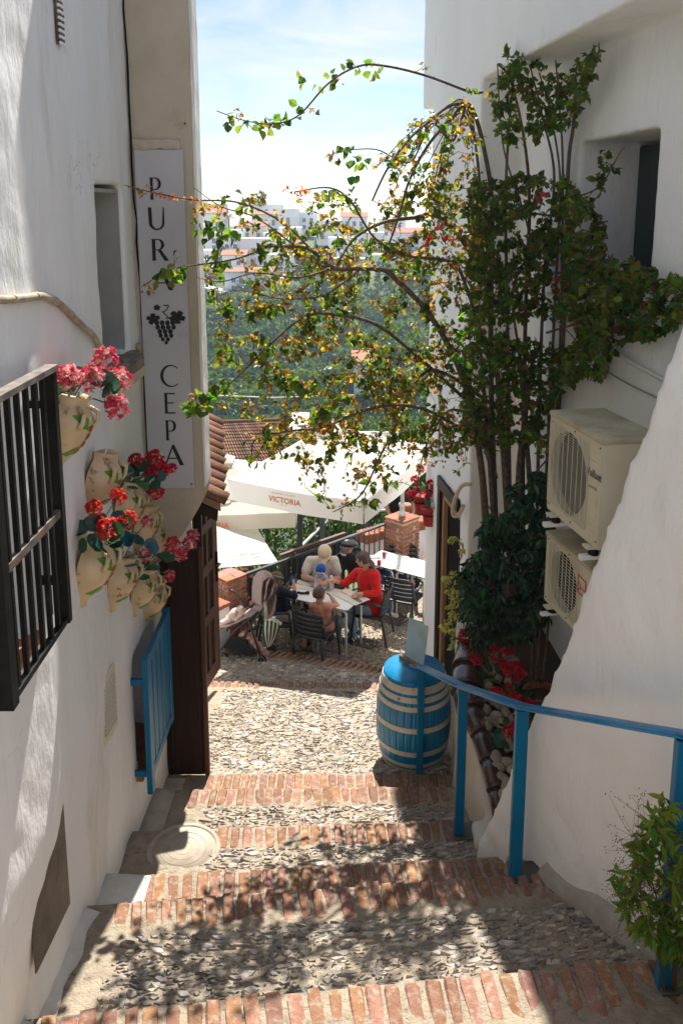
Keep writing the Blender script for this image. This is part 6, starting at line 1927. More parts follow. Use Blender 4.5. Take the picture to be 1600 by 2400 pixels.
# red plastic pots with geraniums on the corner of the right house
for i, (px, py, Y, hs) in enumerate([(985, 1175, 9.55, [(985, 1102), (972, 1125), (978, 1150), (962, 1160)]), (1005, 1205, 9.35, [(1008, 1135), (1002, 1158), (1018, 1150)])]):
    p = at(px, py + 22, Y=Y)
    root = empty('hanging_red_pot', p, ['red plastic pot of red geraniums on the house corner, upper left of two', 'red plastic pot of red geraniums on the house corner, lower right of two'][i], 'flower pot', 'red pots on the right house corner')
    MB().lathe([(.062, -.02), (.085, .17), (.092, .17), (.092, .195), (.08, .195)], 20).build('pot_body', mat('red_plastic', (0.42, 0.035, 0.03), .35), root, True)
    MB().tube([(.083 * math.cos(t), .083 * math.sin(t), .11) for t in [k * math.pi / 8 for k in range(17)]], .006, 5).build('wire_ring', M_iron, root)
    MB().tube([(.08, 0, .11), (.16, .02, .11)], .006, 5).build('hook', M_iron, root)
    geranium(root, p + Vector((0, 0, .19)), [tuple(at(a, b, Y=Y - .03) - (p + Vector((0, 0, .19)))) + (.95,) for a, b in hs], 8, .062, RED, [(0.015, 0.10, 0.05), (0.02, 0.12, 0.05)], 90 + i)
# clay pot on the railing behind the pillar
p = at(949, 1198, Y=13.0)
cp = MB().lathe([(.07, -.10), (.09, .09), (.095, .09), (.095, .12), (.08, .12)], 18).build('orange_clay_pot', M_terra, None, True, loc=p)
tag(cp, 'small orange clay pot beside the person in black behind the pillar', 'flower pot')
# sign on the house wall and the pale hose
ws = empty('wall_notice', rp(-1.4, -.02, 2.9), 'white notice with red print on the right house wall above the doorway', 'sign')
child(rbox(MB(), -1.72, -1.18, -.035, -.02, 2.95, 3.75).build('panel', M_white), ws)
text_on('notice_lettering', 'RESTAURANTE', rp(-1.68, -.037, 3.05), Vector((RU.x, RU.y, 0)), Vector((0, 0, 1)), .075, mat('faded_red_print', (0.5, 0.2, 0.18), .7), ws, .9)
hp = smooth_path([at(*p, Y=y) for p, y in [((1105, 1135), 7.8), ((1080, 1140), 7.85), ((1062, 1180), 8.0), ((1062, 1208), 8.05), ((1076, 1205), 8.0), ((1085, 1185), 7.9)]], 6)
hz_ = MB().tube(hp, .02, 8).build('pale_hose', mat('cream_hose', (0.55, 0.44, 0.32), .5), None, True)
tag(hz_, 'cream coloured hose looped beside the right doorway', 'hose')
# ---------------------------------------------------------------- people
def c3p(x, y, Y): return at(500 + x / 3.564, 1250 + y / 3.564, Y=Y)
def c3g(x, y, Z): return at(500 + x / 3.564, 1250 + y / 3.564, Z=Z)
M_skin = mat('skin', (0.50, 0.27, 0.17), .5, c2=(0.46, 0.23, 0.15), vscale=20, spec=.35)
M_skin2 = mat('weathered_skin', (0.46, 0.20, 0.12), .5, spec=.35)
def cloth(name, c=(.1, .1, .1), c2=None): return mat(name, c, .85, c2=c2 or tuple(q * .8 for q in c), vscale=14, bump=.25, bscale=30, bdist=.01, spec=.15, sheen=.15)
class Body:
    def __init__(s): s.p = []
    def cap(s, a, b, r0, r1, tag_): s.p.append((Vector(a), Vector(b), r0, r1, tag_)); return s
    def chain(s, pts, rads, tags):
        for i in range(len(pts) - 1): s.cap(pts[i], pts[i + 1], rads[i], rads[i + 1], tags[i] if isinstance(tags, (list, tuple)) else tags)
        return s
    def build(s, name, mats, parent, voxel=.009):
        mb = MB()
        for a, b, r0, r1, t in s.p:
            mb.ball(a, r0, 10, 7)
            if (b - a).length > 1e-4:
                mb.ball(b, r1, 10, 7); mb.tube([a, b], [r0, r1], 10)
        me = remeshed(name, mb, voxel, mats, None, 4, .006, 17)
        n = len(me.polygons)
        cc = np.empty(n * 3, dtype=np.float32); me.polygons.foreach_get('center', cc); cc = cc.reshape(-1, 3)
        best = np.full(n, 1e9); idx = np.zeros(n, dtype=np.int32)
        for a, b, r0, r1, t in s.p:
            A, B = np.array(a), np.array(b); d = B - A; L2 = max(1e-9, float(d @ d))
            tt = np.clip(((cc - A) @ d) / L2, 0, 1)
            dist = np.linalg.norm(cc - (A + tt[:, None] * d), axis=1) - (r0 + (r1 - r0) * tt)
            m = dist < best; best[m] = dist[m]; idx[m] = t
        me.polygons.foreach_set('material_index', idx); me.update()
        o = link(name, me); child(o, parent); return o
def hand(b, wrist, elbow, s, tag_, normal, curl=.6, side=1):
    h = (wrist - elbow).normalized(); n = (normal - h * normal.dot(h)).normalized(); w = h.cross(n) * side
    b.cap(wrist, wrist + h * .055 * s, .024 * s, .030 * s, tag_)
    b.cap(wrist + h * .03 * s + w * .02 * s, wrist + h * .07 * s + w * .022 * s, .018 * s, .016 * s, tag_)
    b.cap(wrist + h * .03 * s - w * .02 * s, wrist + h * .065 * s - w * .022 * s, .018 * s, .015 * s, tag_)
    for k, L in zip((-1.5, -.5, .5, 1.5), (.060, .074, .078, .068)):
        a = wrist + h * .078 * s + w * (.0165 * k * s)
        m1 = a + (h * math.cos(curl * .5) + n * math.sin(curl * .5)) * L * .5 * s
        e = m1 + (h * math.cos(curl * 1.5) + n * math.sin(curl * 1.5)) * L * .5 * s
        b.cap(a, m1, .0098 * s, .0090 * s, tag_).cap(m1, e, .0090 * s, .0078 * s, tag_)
    a = wrist + h * .025 * s + w * .026 * s; m1 = a + (h * .55 + w * .6 + n * .35).normalized() * .04 * s; e = m1 + (h * .85 + n * .5).normalized() * .03 * s
    b.cap(a, m1, .0125 * s, .0108 * s, tag_).cap(m1, e, .0105 * s, .009 * s, tag_)
def head_parts(b, root, c, f, u, s, skin, hair=None, hairm=None, eyes=True, style='short'):
    """head with jaw, nose, ears; hair and eyes as children"""
    f = Vector(f).normalized(); u = (Vector(u) - f * Vector(u).dot(f)).normalized(); r_ = f.cross(u)
    P = lambda x, y, z: c + r_ * (x * s) + f * (y * s) + u * (z * s)
    b.cap(P(0, -.02, .025), P(0, .02, .02), .083 * s, .080 * s, skin)
    b.cap(P(0, .025, -.02), P(0, .045, -.075), .070 * s, .040 * s, skin)
    b.cap(P(-.03, .01, -.03), P(.03, .01, -.03), .06 * s, .06 * s, skin)
    b.cap(P(0, .095, .005), P(0, .112, -.028), .009 * s, .014 * s, skin)
    b.cap(P(-.02, .078, -.062), P(.02, .078, -.062), .010 * s, .010 * s, skin)
    for q in (-1, 1):
        b.cap(P(.080 * q, -.005, .015), P(.083 * q, -.008, -.025), .015 * s, .011 * s, skin)
    if eyes:
        for q in (-1, 1):
            child(MB().ball(P(.031 * q, .086, .012), .011 * s, 8, 6).build('eye', mat('eye_dark', (0.03, 0.02, 0.015), .2), None, True), root)
    if hair:
        mb = MB()
        N, M_ = 22, 14
        vs = []
        for i in range(M_ + 1):
            ph = math.pi * i / M_
            for k in range(N):
                a = 2 * math.pi * k / N
                x, y, z = math.sin(ph) * math.sin(a), math.sin(ph) * math.cos(a), math.cos(ph)
                q = 1 + .05 * noise.noise(Vector((x * 5, y * 5, z * 5 + c.x * 9))) + .02 * math.sin(a * 13)
                vs.append(P(x * .093 * q, -.012 + y * .108 * q, .018 + z * .112 * q))
        fs = []
        for i in range(M_):
            for k in range(N):
                ph = math.pi * (i + .5) / M_; a = 2 * math.pi * (k + .5) / N
                y, z = math.sin(ph) * math.cos(a), math.cos(ph)
                lim = {'short': (-.45 if y < .1 else .38), 'bob': (-.62 if y < .35 else .12), 'fringe': (-.55 if y < .3 else .02), 'crop': (-.30 if y < .0 else .45)}[style]
                if y > .1 and style == 'short': lim = .10 + .45 * y
                if z > lim: fs.append((i * N + k, i * N + (k + 1) % N, (i + 1) * N + (k + 1) % N, (i + 1) * N + k))
        mb.add(vs, fs); child(mb.build('hair', hairm, None, True), root)
    return P
def torso(b, pel, sl, sr, nk, s, t, fat=1.0):
    mid = (sl + sr) / 2
    b.cap(sl, sr, .078 * s, .078 * s, t)
    ch = mid.lerp(pel, .35)
    sd = (sr - sl).normalized()
    b.chain([mid.lerp(pel, .1), ch, pel], [.115 * s * fat, .13 * s * fat, .135 * s * fat], t)
    for q in (-1, 1):
        b.chain([mid + sd * q * .09 * s + (pel - mid) * .12, ch + sd * q * .075 * s, pel + sd * q * .07 * s], [.085 * s * fat, .09 * s * fat, .105 * s * fat], t)
    b.cap(mid, nk, .07 * s, .052 * s, t)
def arm(b, sh, el, wr, s, t_up, t_mid, t_fore, cutf=.55, thick=1.0):
    m = sh.lerp(el, cutf)
    b.chain([sh, m], [.066 * s * thick, .058 * s * thick], t_up).chain([m, el], [(.058 if t_up == t_mid else .047) * s * thick, .046 * s * thick], t_mid)
    b.chain([el, wr], [.046 * s * thick, .031 * s * (thick if t_fore == t_up else 1)], t_fore)
def leg(b, hip, kn, an, s, t, tshin=None, shoe=3, toe=None, bare=None, thick=1.0):
    b.chain([hip, kn], [.088 * s * thick, .064 * s * thick], t)
    b.chain([kn, an], [.060 * s * thick, .042 * s * thick], t if tshin is None else tshin)
    toe = toe or Vector((0, -1, 0))
    d = Vector((toe.x, toe.y, 0)).normalized()
    b.cap(an + Vector((0, 0, -.04 * s)) - d * .035 * s, an + d * .13 * s + Vector((0, 0, -.05 * s)), .043 * s, .036 * s, shoe)

# --- father: cream shirt, beige cap, holding the baby
s = .92
dad = empty('person', (-.27, 10.95, 0), 'bearded man in a cream t-shirt and beige cap holding the baby', 'person')
b = Body()
f = Vector((-.12, -.80, -.58)); hc = c3p(932, 168, 10.78)
sl, sr = c3p(806, 232, 10.88), c3p(1010, 232, 10.92)
nk = c3p(915, 205, 10.86); pel = Vector((-.26, 10.93, .46))
head_parts(b, dad, hc, f, (0, .5, .8), s, 0, None)
b.cap(nk, hc + Vector((0, .03, -.03)), .055 * s, .055 * s, 0)
torso(b, pel, sl, sr, nk, s, 1, 1.05)
el, er = c3p(756, 362, 10.80), c3p(1040, 378, 10.82)
wl, wr_ = c3p(862, 392, 10.58), c3p(955, 402, 10.58)
arm(b, sl, el, wl, s, 1, 0, 0, .62, 1.08); arm(b, sr, er, wr_, s, 1, 0, 0, .62, 1.08)
b.cap(sl, sl.lerp(el, .55), .074 * s, .078 * s, 1); b.cap(sr, sr.lerp(er, .55), .074 * s, .078 * s, 1)
hand(b, wl, el, s, 0, Vector((.2, -.3, -1)), .7, -1); hand(b, wr_, er, s, 0, Vector((0, -.3, -1)), .7)
for q in (-1, 1): leg(b, pel + Vector((.09 * q, -.02, -.02)), Vector((-.33 + .12 * q, 10.58, .46)), Vector((-.36 + .14 * q, 10.62, .07)), s, 2, None, 3)
b.build('body', [M_skin, cloth('cream_cotton', (0.60, 0.53, 0.46)), cloth('dark_trousers', (0.03, 0.03, 0.035)), cloth('dark_shoes', (0.04, 0.04, 0.045))], dad)
fu = f.normalized(); uu = (Vector((0, .5, .8)) - fu * Vector((0, .5, .8)).dot(fu)).normalized(); rr2 = fu.cross(uu)
capm = cloth('beige_twill', (0.58, 0.44, 0.30))
mb = MB(); vs, fs = [], []
for i in range(9):
    ph = math.pi * .56 * i / 8
    for k in range(24):
        a = 2 * math.pi * k / 24
        vs.append(hc + (rr2 * math.sin(ph) * math.sin(a) * .098 + fu * (math.sin(ph) * math.cos(a) * .112 - .012) + uu * (math.cos(ph) * .125 + .018)) * s)
for i in range(8):
    for k in range(24): fs.append((i * 24 + k, i * 24 + (k + 1) % 24, (i + 1) * 24 + (k + 1) % 24, (i + 1) * 24 + k))
mb.add(vs, fs); cap_o = mb.build('cap', capm, None, True); child(cap_o, dad)
mb = MB(); vs = []
for k in range(13):
    a = -1.25 + 2.5 * k / 12
    for q, dz in ((.100, .018), (.175 - .03 * abs(a) , -.004)):
        vs.append(hc + (rr2 * math.sin(a) * min(q, .105) + fu * (math.cos(a) * q + .0) + uu * (dz + .0)) * s)
mb.add(vs, [(2 * k, 2 * k + 2, 2 * k + 3, 2 * k + 1) for k in range(12)])
child(mb.build('cap_peak', capm, None, True), dad)
child(MB().ball(hc + (fu * .055 - uu * .075) * s, (.058 * s, .045 * s, .042 * s), 12, 8).build('beard', mat('dark_beard', (0.05, 0.03, 0.02), .8, bump=.6, bscale=90), None, True), dad)
# --- baby in a blue beanie with white sunglasses
s = .62
bab = empty('person', c3p(895, 420, 10.6), 'baby in a blue knitted beanie and white sunglasses on the father\'s lap', 'person')
b = Body(); hc = c3p(896, 322, 10.60); f = Vector((-.1, -.9, -.12))
head_parts(b, bab, hc, f, (0, 0, 1), s * .92, 0, None, eyes=False)
torso(b, c3p(890, 425, 10.64), c3p(870, 365, 10.64), c3p(930, 365, 10.64), c3p(898, 350, 10.63), s * .8, 1)
arm(b, c3p(868, 368, 10.63), c3p(852, 400, 10.58), c3p(868, 412, 10.52), s * .8, 1, 1, 1); arm(b, c3p(932, 368, 10.63), c3p(950, 395, 10.58), c3p(945, 408, 10.52), s * .8, 1, 1, 1)
hand(b, c3p(868, 412, 10.52), c3p(852, 400, 10.58), s * .75, 0, Vector((0, 0, -1))); hand(b, c3p(945, 408, 10.52), c3p(950, 395, 10.58), s * .75, 0, Vector((0, 0, -1)))
b.chain([c3p(880, 425, 10.62), c3p(862, 440, 10.5)], [.055, .045], 1).chain([c3p(905, 425, 10.62), c3p(925, 440, 10.5)], [.055, .045], 1)
b.build('body', [M_skin, cloth('lavender_knit', (0.42, 0.45, 0.62))], bab, .007)
fu = f.normalized(); uu = Vector((0, 0, 1)); uu = (uu - fu * uu.dot(fu)).normalized(); rr2 = fu.cross(uu)
mb = MB(); prof_ = [(.060, .010), (.066, .012), (.067, .034), (.060, .036), (.062, .05), (.055, .078), (.035, .097), (.010, .104)]
m3 = Matrix((rr2, fu, uu)).transposed()
mb.lathe(prof_, 28, hc - fu * .008, m3, False, True)
child(mb.build('beanie', mat('blue_knit', (0.008, 0.075, 0.36), .9, bump=.6, bscale=120), None, True), bab)
for q in (-1, 1):
    cc_ = hc + rr2 * .021 * q + fu * .056 + uu * .004
    child(MB().lathe([(.0, -.004), (.021, -.004), (.021, .004), (.014, .006)], 14, cc_, Matrix((rr2, -uu, fu)).transposed(), False, False).build('sunglass_rim', M_white, None, True), bab)
    child(MB().lathe([(.0, .0065), (.0135, .0062)], 12, cc_, Matrix((rr2, -uu, fu)).transposed(), False, False).build('sunglass_lens', M_iron, None, True), bab)
    child(MB().tube([cc_ + rr2 * .018 * q, hc + rr2 * .062 * q], .003, 5).build('sunglass_arm', M_white), bab)
# --- woman in red
s = .90
wom = empty('person', (.40, 10.55, 0), 'woman in a bright red jacket and jeans with a dark ponytail reaching over the table', 'person')
b = Body(); hc = c3p(1248, 218, 10.52); f = Vector((-.88, .32, -.22))
HB = mat('dark_brown_hair', (0.040, 0.020, 0.012), .45, c2=(0.07, 0.035, 0.02), vscale=30, bump=.7, bscale=60, spec=.5)
head_parts(b, wom, hc, f, (0, 0, 1), s, 0, True, HB, style='bob')
nk = c3p(1272, 300, 10.55); s1, s2 = c3p(1205, 332, 10.66), c3p(1345, 345, 10.44); pel = Vector((.40, 10.55, .45))
b.cap(nk, hc + Vector((.03, 0, -.04)), .05 * s, .05 * s, 0)
torso(b, pel, s1, s2, nk, s, 1, 1.16)
e1, h1 = c3p(1095, 420, 10.60), c3p(1010, 398, 10.48)
arm(b, s1, e1, e1.lerp(h1, .55), s, 1, 1, 1, .5, 1.25); b.cap(e1.lerp(h1, .5), h1, .036 * s, .03 * s, 0)
hand(b, h1, e1, s, 0, Vector((-.2, -.2, -1)), .9)
e2, h2 = c3p(1370, 500, 10.36), c3p(1235, 505, 10.28)
arm(b, s2, e2, e2.lerp(h2, .85), s, 1, 1, 1, .5, 1.28); b.cap(e2.lerp(h2, .8), h2, .034 * s, .03 * s, 0)
hand(b, h2, e2, s, 0, Vector((0, 0, -1)), .5, -1)
b.cap(pel + Vector((.05, -.06, .02)), pel + Vector((.05, .08, .02)), .15 * s, .15 * s, 1)
for q, (kx, ky) in ((-1, (.06, 10.46)), (1, (.09, 10.66))):
    leg(b, pel + Vector((-.03, .09 * q, -.01)), Vector((kx, ky, .47)), Vector((kx + .10, ky - .02, .075)), s, 2, None, 3, Vector((-.7, -.3, 0)), None, 1.12)
b.build('body', [M_skin, cloth('scarlet_wool', (0.56, 0.012, 0.010), (0.46, 0.008, 0.008)), cloth('light_denim', (0.16, 0.26, 0.34)), cloth('navy_trainers', (0.02, 0.05, 0.10))], wom)
pt_ = smooth_path([hc + Vector((.085, -.02, .0)), hc + Vector((.125, -.03, -.05)), hc + Vector((.135, -.03, -.12))], 4)
child(MB().tube(pt_, [.022, .03, .032, .034, .034, .03, .026, .02, .008], 8).build('ponytail', mat('light_brown_hair', (0.16, 0.08, 0.04), .5, bump=.6, bscale=60), None, True), wom)
for k in range(3): child(MB().tube([Vector((.27, 10.40 + .0 * k, .075 + .02 * k)) + Vector((-.13 + .03 * k, -.03, .01)), Vector((.27, 10.40, .075 + .02 * k)) + Vector((-.10 + .03 * k, -.055, -.02))], .006, 4).build('shoe_stripe', M_white), wom)
# --- boy in salmon
s = .62
boy = empty('person', (-.33, 9.99, 0), 'small boy in a salmon pink shirt sitting with his back to the viewer', 'person')
b = Body(); hc = c3p(884, 512, 10.02); f = Vector((.62, .72, -.12))
HL = mat('mousy_hair', (0.10, 0.052, 0.026), .55, c2=(0.06, 0.03, 0.016), vscale=40, bump=.8, bscale=70)
head_parts(b, boy, hc, f, (0, 0, 1), .80, 0, True, HL, style='short')
nk = c3p(888, 575, 10.0); s1, s2 = c3p(835, 608, 10.04), c3p(955, 615, 9.97); pel = c3p(935, 770, 10.02)
b.cap(nk, hc, .045, .045, 0); torso(b, pel, s1, s2, nk, .72, 1, 1.0)
e2, h2 = c3p(1040, 610, 10.06), c3p(985, 535, 10.16)
arm(b, s2, e2, h2.lerp(e2, .45), .68, 1, 1, 1, .5, 1.1); b.cap(e2, h2, .03, .022, 0); hand(b, h2, e2, .62, 0, Vector((-1, 0, .3)), .9)
e1, h1 = c3p(835, 680, 10.14), c3p(900, 640, 10.24)
arm(b, s1, e1, h1.lerp(e1, .2), .68, 1, 1, 1, .5, 1.1); hand(b, h1, e1, .62, 0, Vector((0, 0, -1)), .6)
for q in (-1, 1):
    k_ = pel + Vector((.12 + .06 * q, .24 - .03 * q, -.02)); a_ = k_ + Vector((.0, -.02, -.27))
    leg(b, pel + Vector((.05 * q, -.02 * q, -.02)), k_, a_, .66, 2, None, 3, Vector((.44, .9, 0)))
b.build('body', [M_skin, cloth('salmon_linen', (0.60, 0.25, 0.18)), cloth('blue_grey_trousers', (0.10, 0.14, 0.17)), cloth('black_trainers', (0.03, 0.03, 0.03))], boy, .008)
# --- girl in navy with a phone
s = .74
girl = empty('person', (-.86, 10.3, 0), 'girl in a navy jumper and pale shorts holding up a phone beside the pushchair', 'person')
b = Body(); hc = c3p(527, 388, 10.34); f = Vector((.92, .05, -.25))
head_parts(b, girl, hc, f, (0, 0, 1), .86, 0, True, mat('chestnut_hair', (0.09, 0.045, 0.025), .5, bump=.7, bscale=70), style='bob')
nk = c3p(540, 445, 10.34); s1, s2 = c3p(560, 475, 10.46), c3p(560, 482, 10.20); pel = c3p(580, 655, 10.34)
b.cap(nk, hc, .045, .045, 0); torso(b, pel, s1, s2, nk, .86, 1, 1.0)
e2, h2 = c3p(680, 525, 10.16), c3p(672, 428, 10.26)
arm(b, s2, e2, h2.lerp(e2, .55), .8, 1, 1, 1, .5, 1.15); b.cap(e2, h2, .032, .025, 0); hand(b, h2, e2, .72, 0, Vector((-1, 0, 0)), .7)
e1, h1 = c3p(600, 480, 10.56), c3p(628, 425, 10.40)
arm(b, s1, e1, h1.lerp(e1, .6), .8, 1, 1, 1, .5, 1.1); b.cap(e1, h1, .032, .025, 0); hand(b, h1, e1, .72, 0, Vector((1, 0, 0)), .7)
for q in (-1, 1):
    k_ = Vector((pel.x + .31, pel.y + .09 * q - .03, .42)); a_ = Vector((k_.x - .03, k_.y - .02, .075))
    h_ = pel + Vector((0, .07 * q, -.01))
    b.chain([h_, h_.lerp(k_, .62)], [.085, .078], 2); b.chain([h_.lerp(k_, .55), k_, a_], [.060, .052, .032], 0)
    b.cap(a_ + Vector((-.03, 0, -.03)), a_ + Vector((.10, -.02, -.045)), .034, .028, 3)
b.build('body', [M_skin, cloth('navy_knit', (0.012, 0.015, 0.032)), cloth('pale_shorts', (0.42, 0.33, 0.30)), cloth('brown_sandals', (0.16, 0.10, 0.07))], girl, .008)
ph = c3p(652, 392, 10.30)
pm = Matrix.Rotation(R(18), 3, 'Z') @ Matrix.Rotation(R(20), 3, 'Y') @ Matrix.Rotation(R(-12), 3, 'X')
po = empty('phone', ph, 'blue cased phone held up by the girl', 'phone')
o = MB().obox((0, 0, 0), (.062, .009, .125), pm).build('phone_body', mat('dark_blue_case', (0.01, 0.035, 0.10), .3), po); clean(o, .003, 2)
o = MB().obox(pm @ Vector((0, -.0055, 0)), (.052, .0015, .11), pm).build('phone_screen', mat('lit_glass', (0.02, 0.06, 0.14), .08), po)
# --- older man in a beret
s = .92
old = empty('person', (.36, 11.62, 0), 'older man in black with a black beret sitting at the far table', 'person')
b = Body(); hc = c3p(1113, 120, 11.56); f = Vector((.80, .45, -.1))
head_parts(b, old, hc, f, (0, 0, 1), s, 0, True, mat('grey_hair', (0.22, 0.20, 0.18), .6), style='crop')
nk = c3p(1105, 160, 11.55); s1, s2 = c3p(1035, 200, 11.62), c3p(1185, 215, 11.42); pel = Vector((.36, 11.6, .44))
b.cap(nk, hc + Vector((0, 0, -.03)), .058 * s, .056 * s, 0); torso(b, pel, s1, s2, nk, s, 1, 1.14)
e2, h2 = c3p(1240, 300, 11.36), c3p(1300, 290, 11.5); e1, h1 = c3p(1060, 290, 11.75), c3p(1230, 250, 11.75)
arm(b, s2, e2, h2, s, 1, 1, 1, .5, 1.1); arm(b, s1, e1, h1, s, 1, 1, 1, .5, 1.1)
hand(b, h2, e2, s, 0, Vector((0, 0, -1))); hand(b, h1, e1, s, 0, Vector((0, 0, -1)), .6, -1)
for q in (-1, 1):
    k_ = Vector((.66, 11.42 + .11 * q, .46)); leg(b, pel + Vector((0, .09 * q, 0)), k_, Vector((.66, 11.28 + .12 * q, .08)), s, 2, None, 3, Vector((.8, -.45, 0)))
b.build('body', [M_skin2, cloth('black_wool', (0.008, 0.008, 0.010)), cloth('blue_jeans', (0.02, 0.10, 0.22)), cloth('white_trainers', (0.62, 0.58, 0.50))], old)
child(MB().lathe([(.085, .035), (.092, .05), (.135, .062), (.14, .078), (.11, .10), (.05, .112), (.006, .115)], 26, hc + Vector((.01, 0, .0)), Matrix.Rotation(R(6), 3, 'Y'), True, True).build('beret', cloth('black_felt', (0.006, 0.007, 0.012)), None, True), old)
child(MB().tube([nk + Vector((.075 * math.cos(t), .075 * math.sin(t), .0 + .012 * math.sin(t))) for t in [q * math.pi / 8 for q in range(17)]], .016, 6).build('shirt_collar', cloth('pale_blue_cotton', (0.48, 0.52, 0.60)), None, True), old)
child(MB().tube([c3p(1010, 200, 11.50), c3p(1030, 180, 11.52), c3p(1045, 168, 11.56)], .008, 5).build('white_strap', M_white), old)
child(MB().tube([hc + Vector((.075, -.05, .012)), hc + Vector((.02, -.09, .012)), hc + Vector((-.03, -.085, .008))], .004, 5).build('spectacle_arm', M_iron), old)
# --- man in black on the lower terrace, beyond the railing
low = empty('person', (-1.25, 11.3, -.45), 'man in a black shirt seen through the railing left of the girl', 'person')
b = Body(); hc = c3p(275, 300, 11.25); f = Vector((-.75, -.45, -.1))
head_parts(b, low, hc, f, (0, 0, 1), .92, 0, True, mat('close_cropped_hair', (0.07, 0.045, 0.03), .6), style='crop')
nk = c3p(305, 352, 11.28); s1, s2 = c3p(262, 400, 11.2), c3p(385, 400, 11.40); pel = c3p(330, 640, 11.32)
b.cap(nk, hc, .055, .055, 0); torso(b, pel, s1, s2, nk, .92, 1, 1.1)
arm(b, s1, c3p(262, 500, 11.15), c3p(270, 520, 11.0), .92, 1, 1, 0); arm(b, s2, c3p(400, 520, 11.4), c3p(340, 560, 11.15), .92, 1, 1, 0)
hand(b, c3p(270, 520, 11.0), c3p(262, 500, 11.15), .9, 0, Vector((0, 0, -1))); hand(b, c3p(340, 560, 11.15), c3p(400, 520, 11.4), .9, 0, Vector((0, 0, -1)), .6, -1)
for q in (-1, 1): leg(b, pel + Vector((.08 * q, 0, 0)), pel + Vector((-.15 + .1 * q, -.38, 0)), pel + Vector((-.15 + .1 * q, -.36, -.40)), .92, 2)
b.build('body', [M_skin2, cloth('black_cotton', (0.012, 0.012, 0.013)), cloth('charcoal_trousers', (0.03, 0.03, 0.03)), cloth('dark_shoes')], low)
child(MB().tube([hc + Vector((-.095, -.03, .012)), hc + Vector((-.05, -.09, .012)), hc + Vector((.03, -.085, .01))], .009, 6).build('sunglasses', M_iron), low)
# --- waiter-like figure in black behind the brick pillar
st = empty('person', (1.02, 13.3, -.2), 'person in black standing behind the tall brick pillar, head hidden by the parasol', 'person')
b = Body(); base = at(935, 1180, Y=13.3); cx_ = base.x
hc = Vector((cx_, 13.3, base.z + .56)); f = Vector((-.3, -.9, -.1))
head_parts(b, st, hc, f, (0, 0, 1), .95, 0, True, mat('close_cropped_hair'), style='short')
nk = hc - Vector((0, 0, .14)); s1, s2 = hc + Vector((-.19, 0, -.24)), hc + Vector((.19, .02, -.24)); pel = hc + Vector((0, .02, -.74))
b.cap(nk, hc, .055, .055, 0); torso(b, pel, s1, s2, nk, .98, 1, 1.1)
arm(b, s1, s1 + Vector((-.05, 0, -.29)), s1 + Vector((.02, -.2, -.42)), .95, 1, 1, 0); arm(b, s2, s2 + Vector((.05, 0, -.29)), s2 + Vector((.02, -.18, -.44)), .95, 1, 1, 0)
hand(b, s1 + Vector((.02, -.2, -.42)), s1 + Vector((-.05, 0, -.29)), .9, 0, Vector((0, 0, -1))); hand(b, s2 + Vector((.02, -.18, -.44)), s2 + Vector((.05, 0, -.29)), .9, 0, Vector((0, 0, -1)), .6, -1)
for q in (-1, 1): leg(b, pel + Vector((.09 * q, 0, 0)), pel + Vector((.1 * q, -.02, -.42)), pel + Vector((.1 * q, 0, -.82)), .95, 2)
b.build('body', [M_skin, cloth('black_cotton'), cloth('black_cotton'), cloth('dark_shoes')], st)

# ---------------------------------------------------------------- pushchair and bag
def k3(x, y, Y): return at(500 + x / 6.533, 1320 + y / 6.533, Y=Y)
pc_ = empty('pushchair', k3(400, 1500, 9.75), 'dusty pink folding pushchair with black basket parked by the white wall', 'pushchair')
M_pink = cloth('dusty_pink_canvas', (0.36, 0.25, 0.22)); M_frame = mat('dark_brown_frame', (0.035, 0.026, 0.023), .35)
M_fleece = mat('pale_pink_fleece', (0.62, 0.47, 0.40), .95, bump=1.0, bscale=60, bdist=.02, sheen=.3)
def pp(name, mb, m, sm=True): o = mb.build(name, m, None, sm); child(o, pc_); return o
yn, yf = 9.60, 9.98
for Y in (yn, yf):
    dx = 0 if Y == yn else -150
    dy = 0 if Y == yn else -60
    pp('side_frame', MB().tube([k3(1050 + dx, 250 + dy, Y), k3(960 + dx, 420 + dy, Y), k3(740 + dx, 720 + dy, Y), k3(560 + dx, 980 + dy, Y), k3(440 + dx * .6, 1190 + dy, Y)], .013, 7), M_frame)
    pp('front_leg', MB().tube([k3(690 + dx, 740 + dy, Y), k3(300 + dx * .5, 1060 + dy, Y), k3(120 + dx * .3, 1330 + dy, Y)], .013, 7), M_frame)
    pp('rear_leg', MB().tube([k3(520 + dx, 830 + dy, Y), k3(640 + dx, 1180 + dy, Y), k3(740 + dx, 1470 + dy, Y)], .013, 7), M_frame)
pp('handlebar', MB().tube([k3(1050, 250, yn), k3(1065, 232, (yn + yf) / 2), k3(930, 200, yf)], .016, 8), M_frame)
pp('bumper_bar', MB().tube([k3(245, 410, yf), k3(300, 420, yf), k3(400, 520, yf), k3(520, 660, yf)], .014, 7), M_frame)
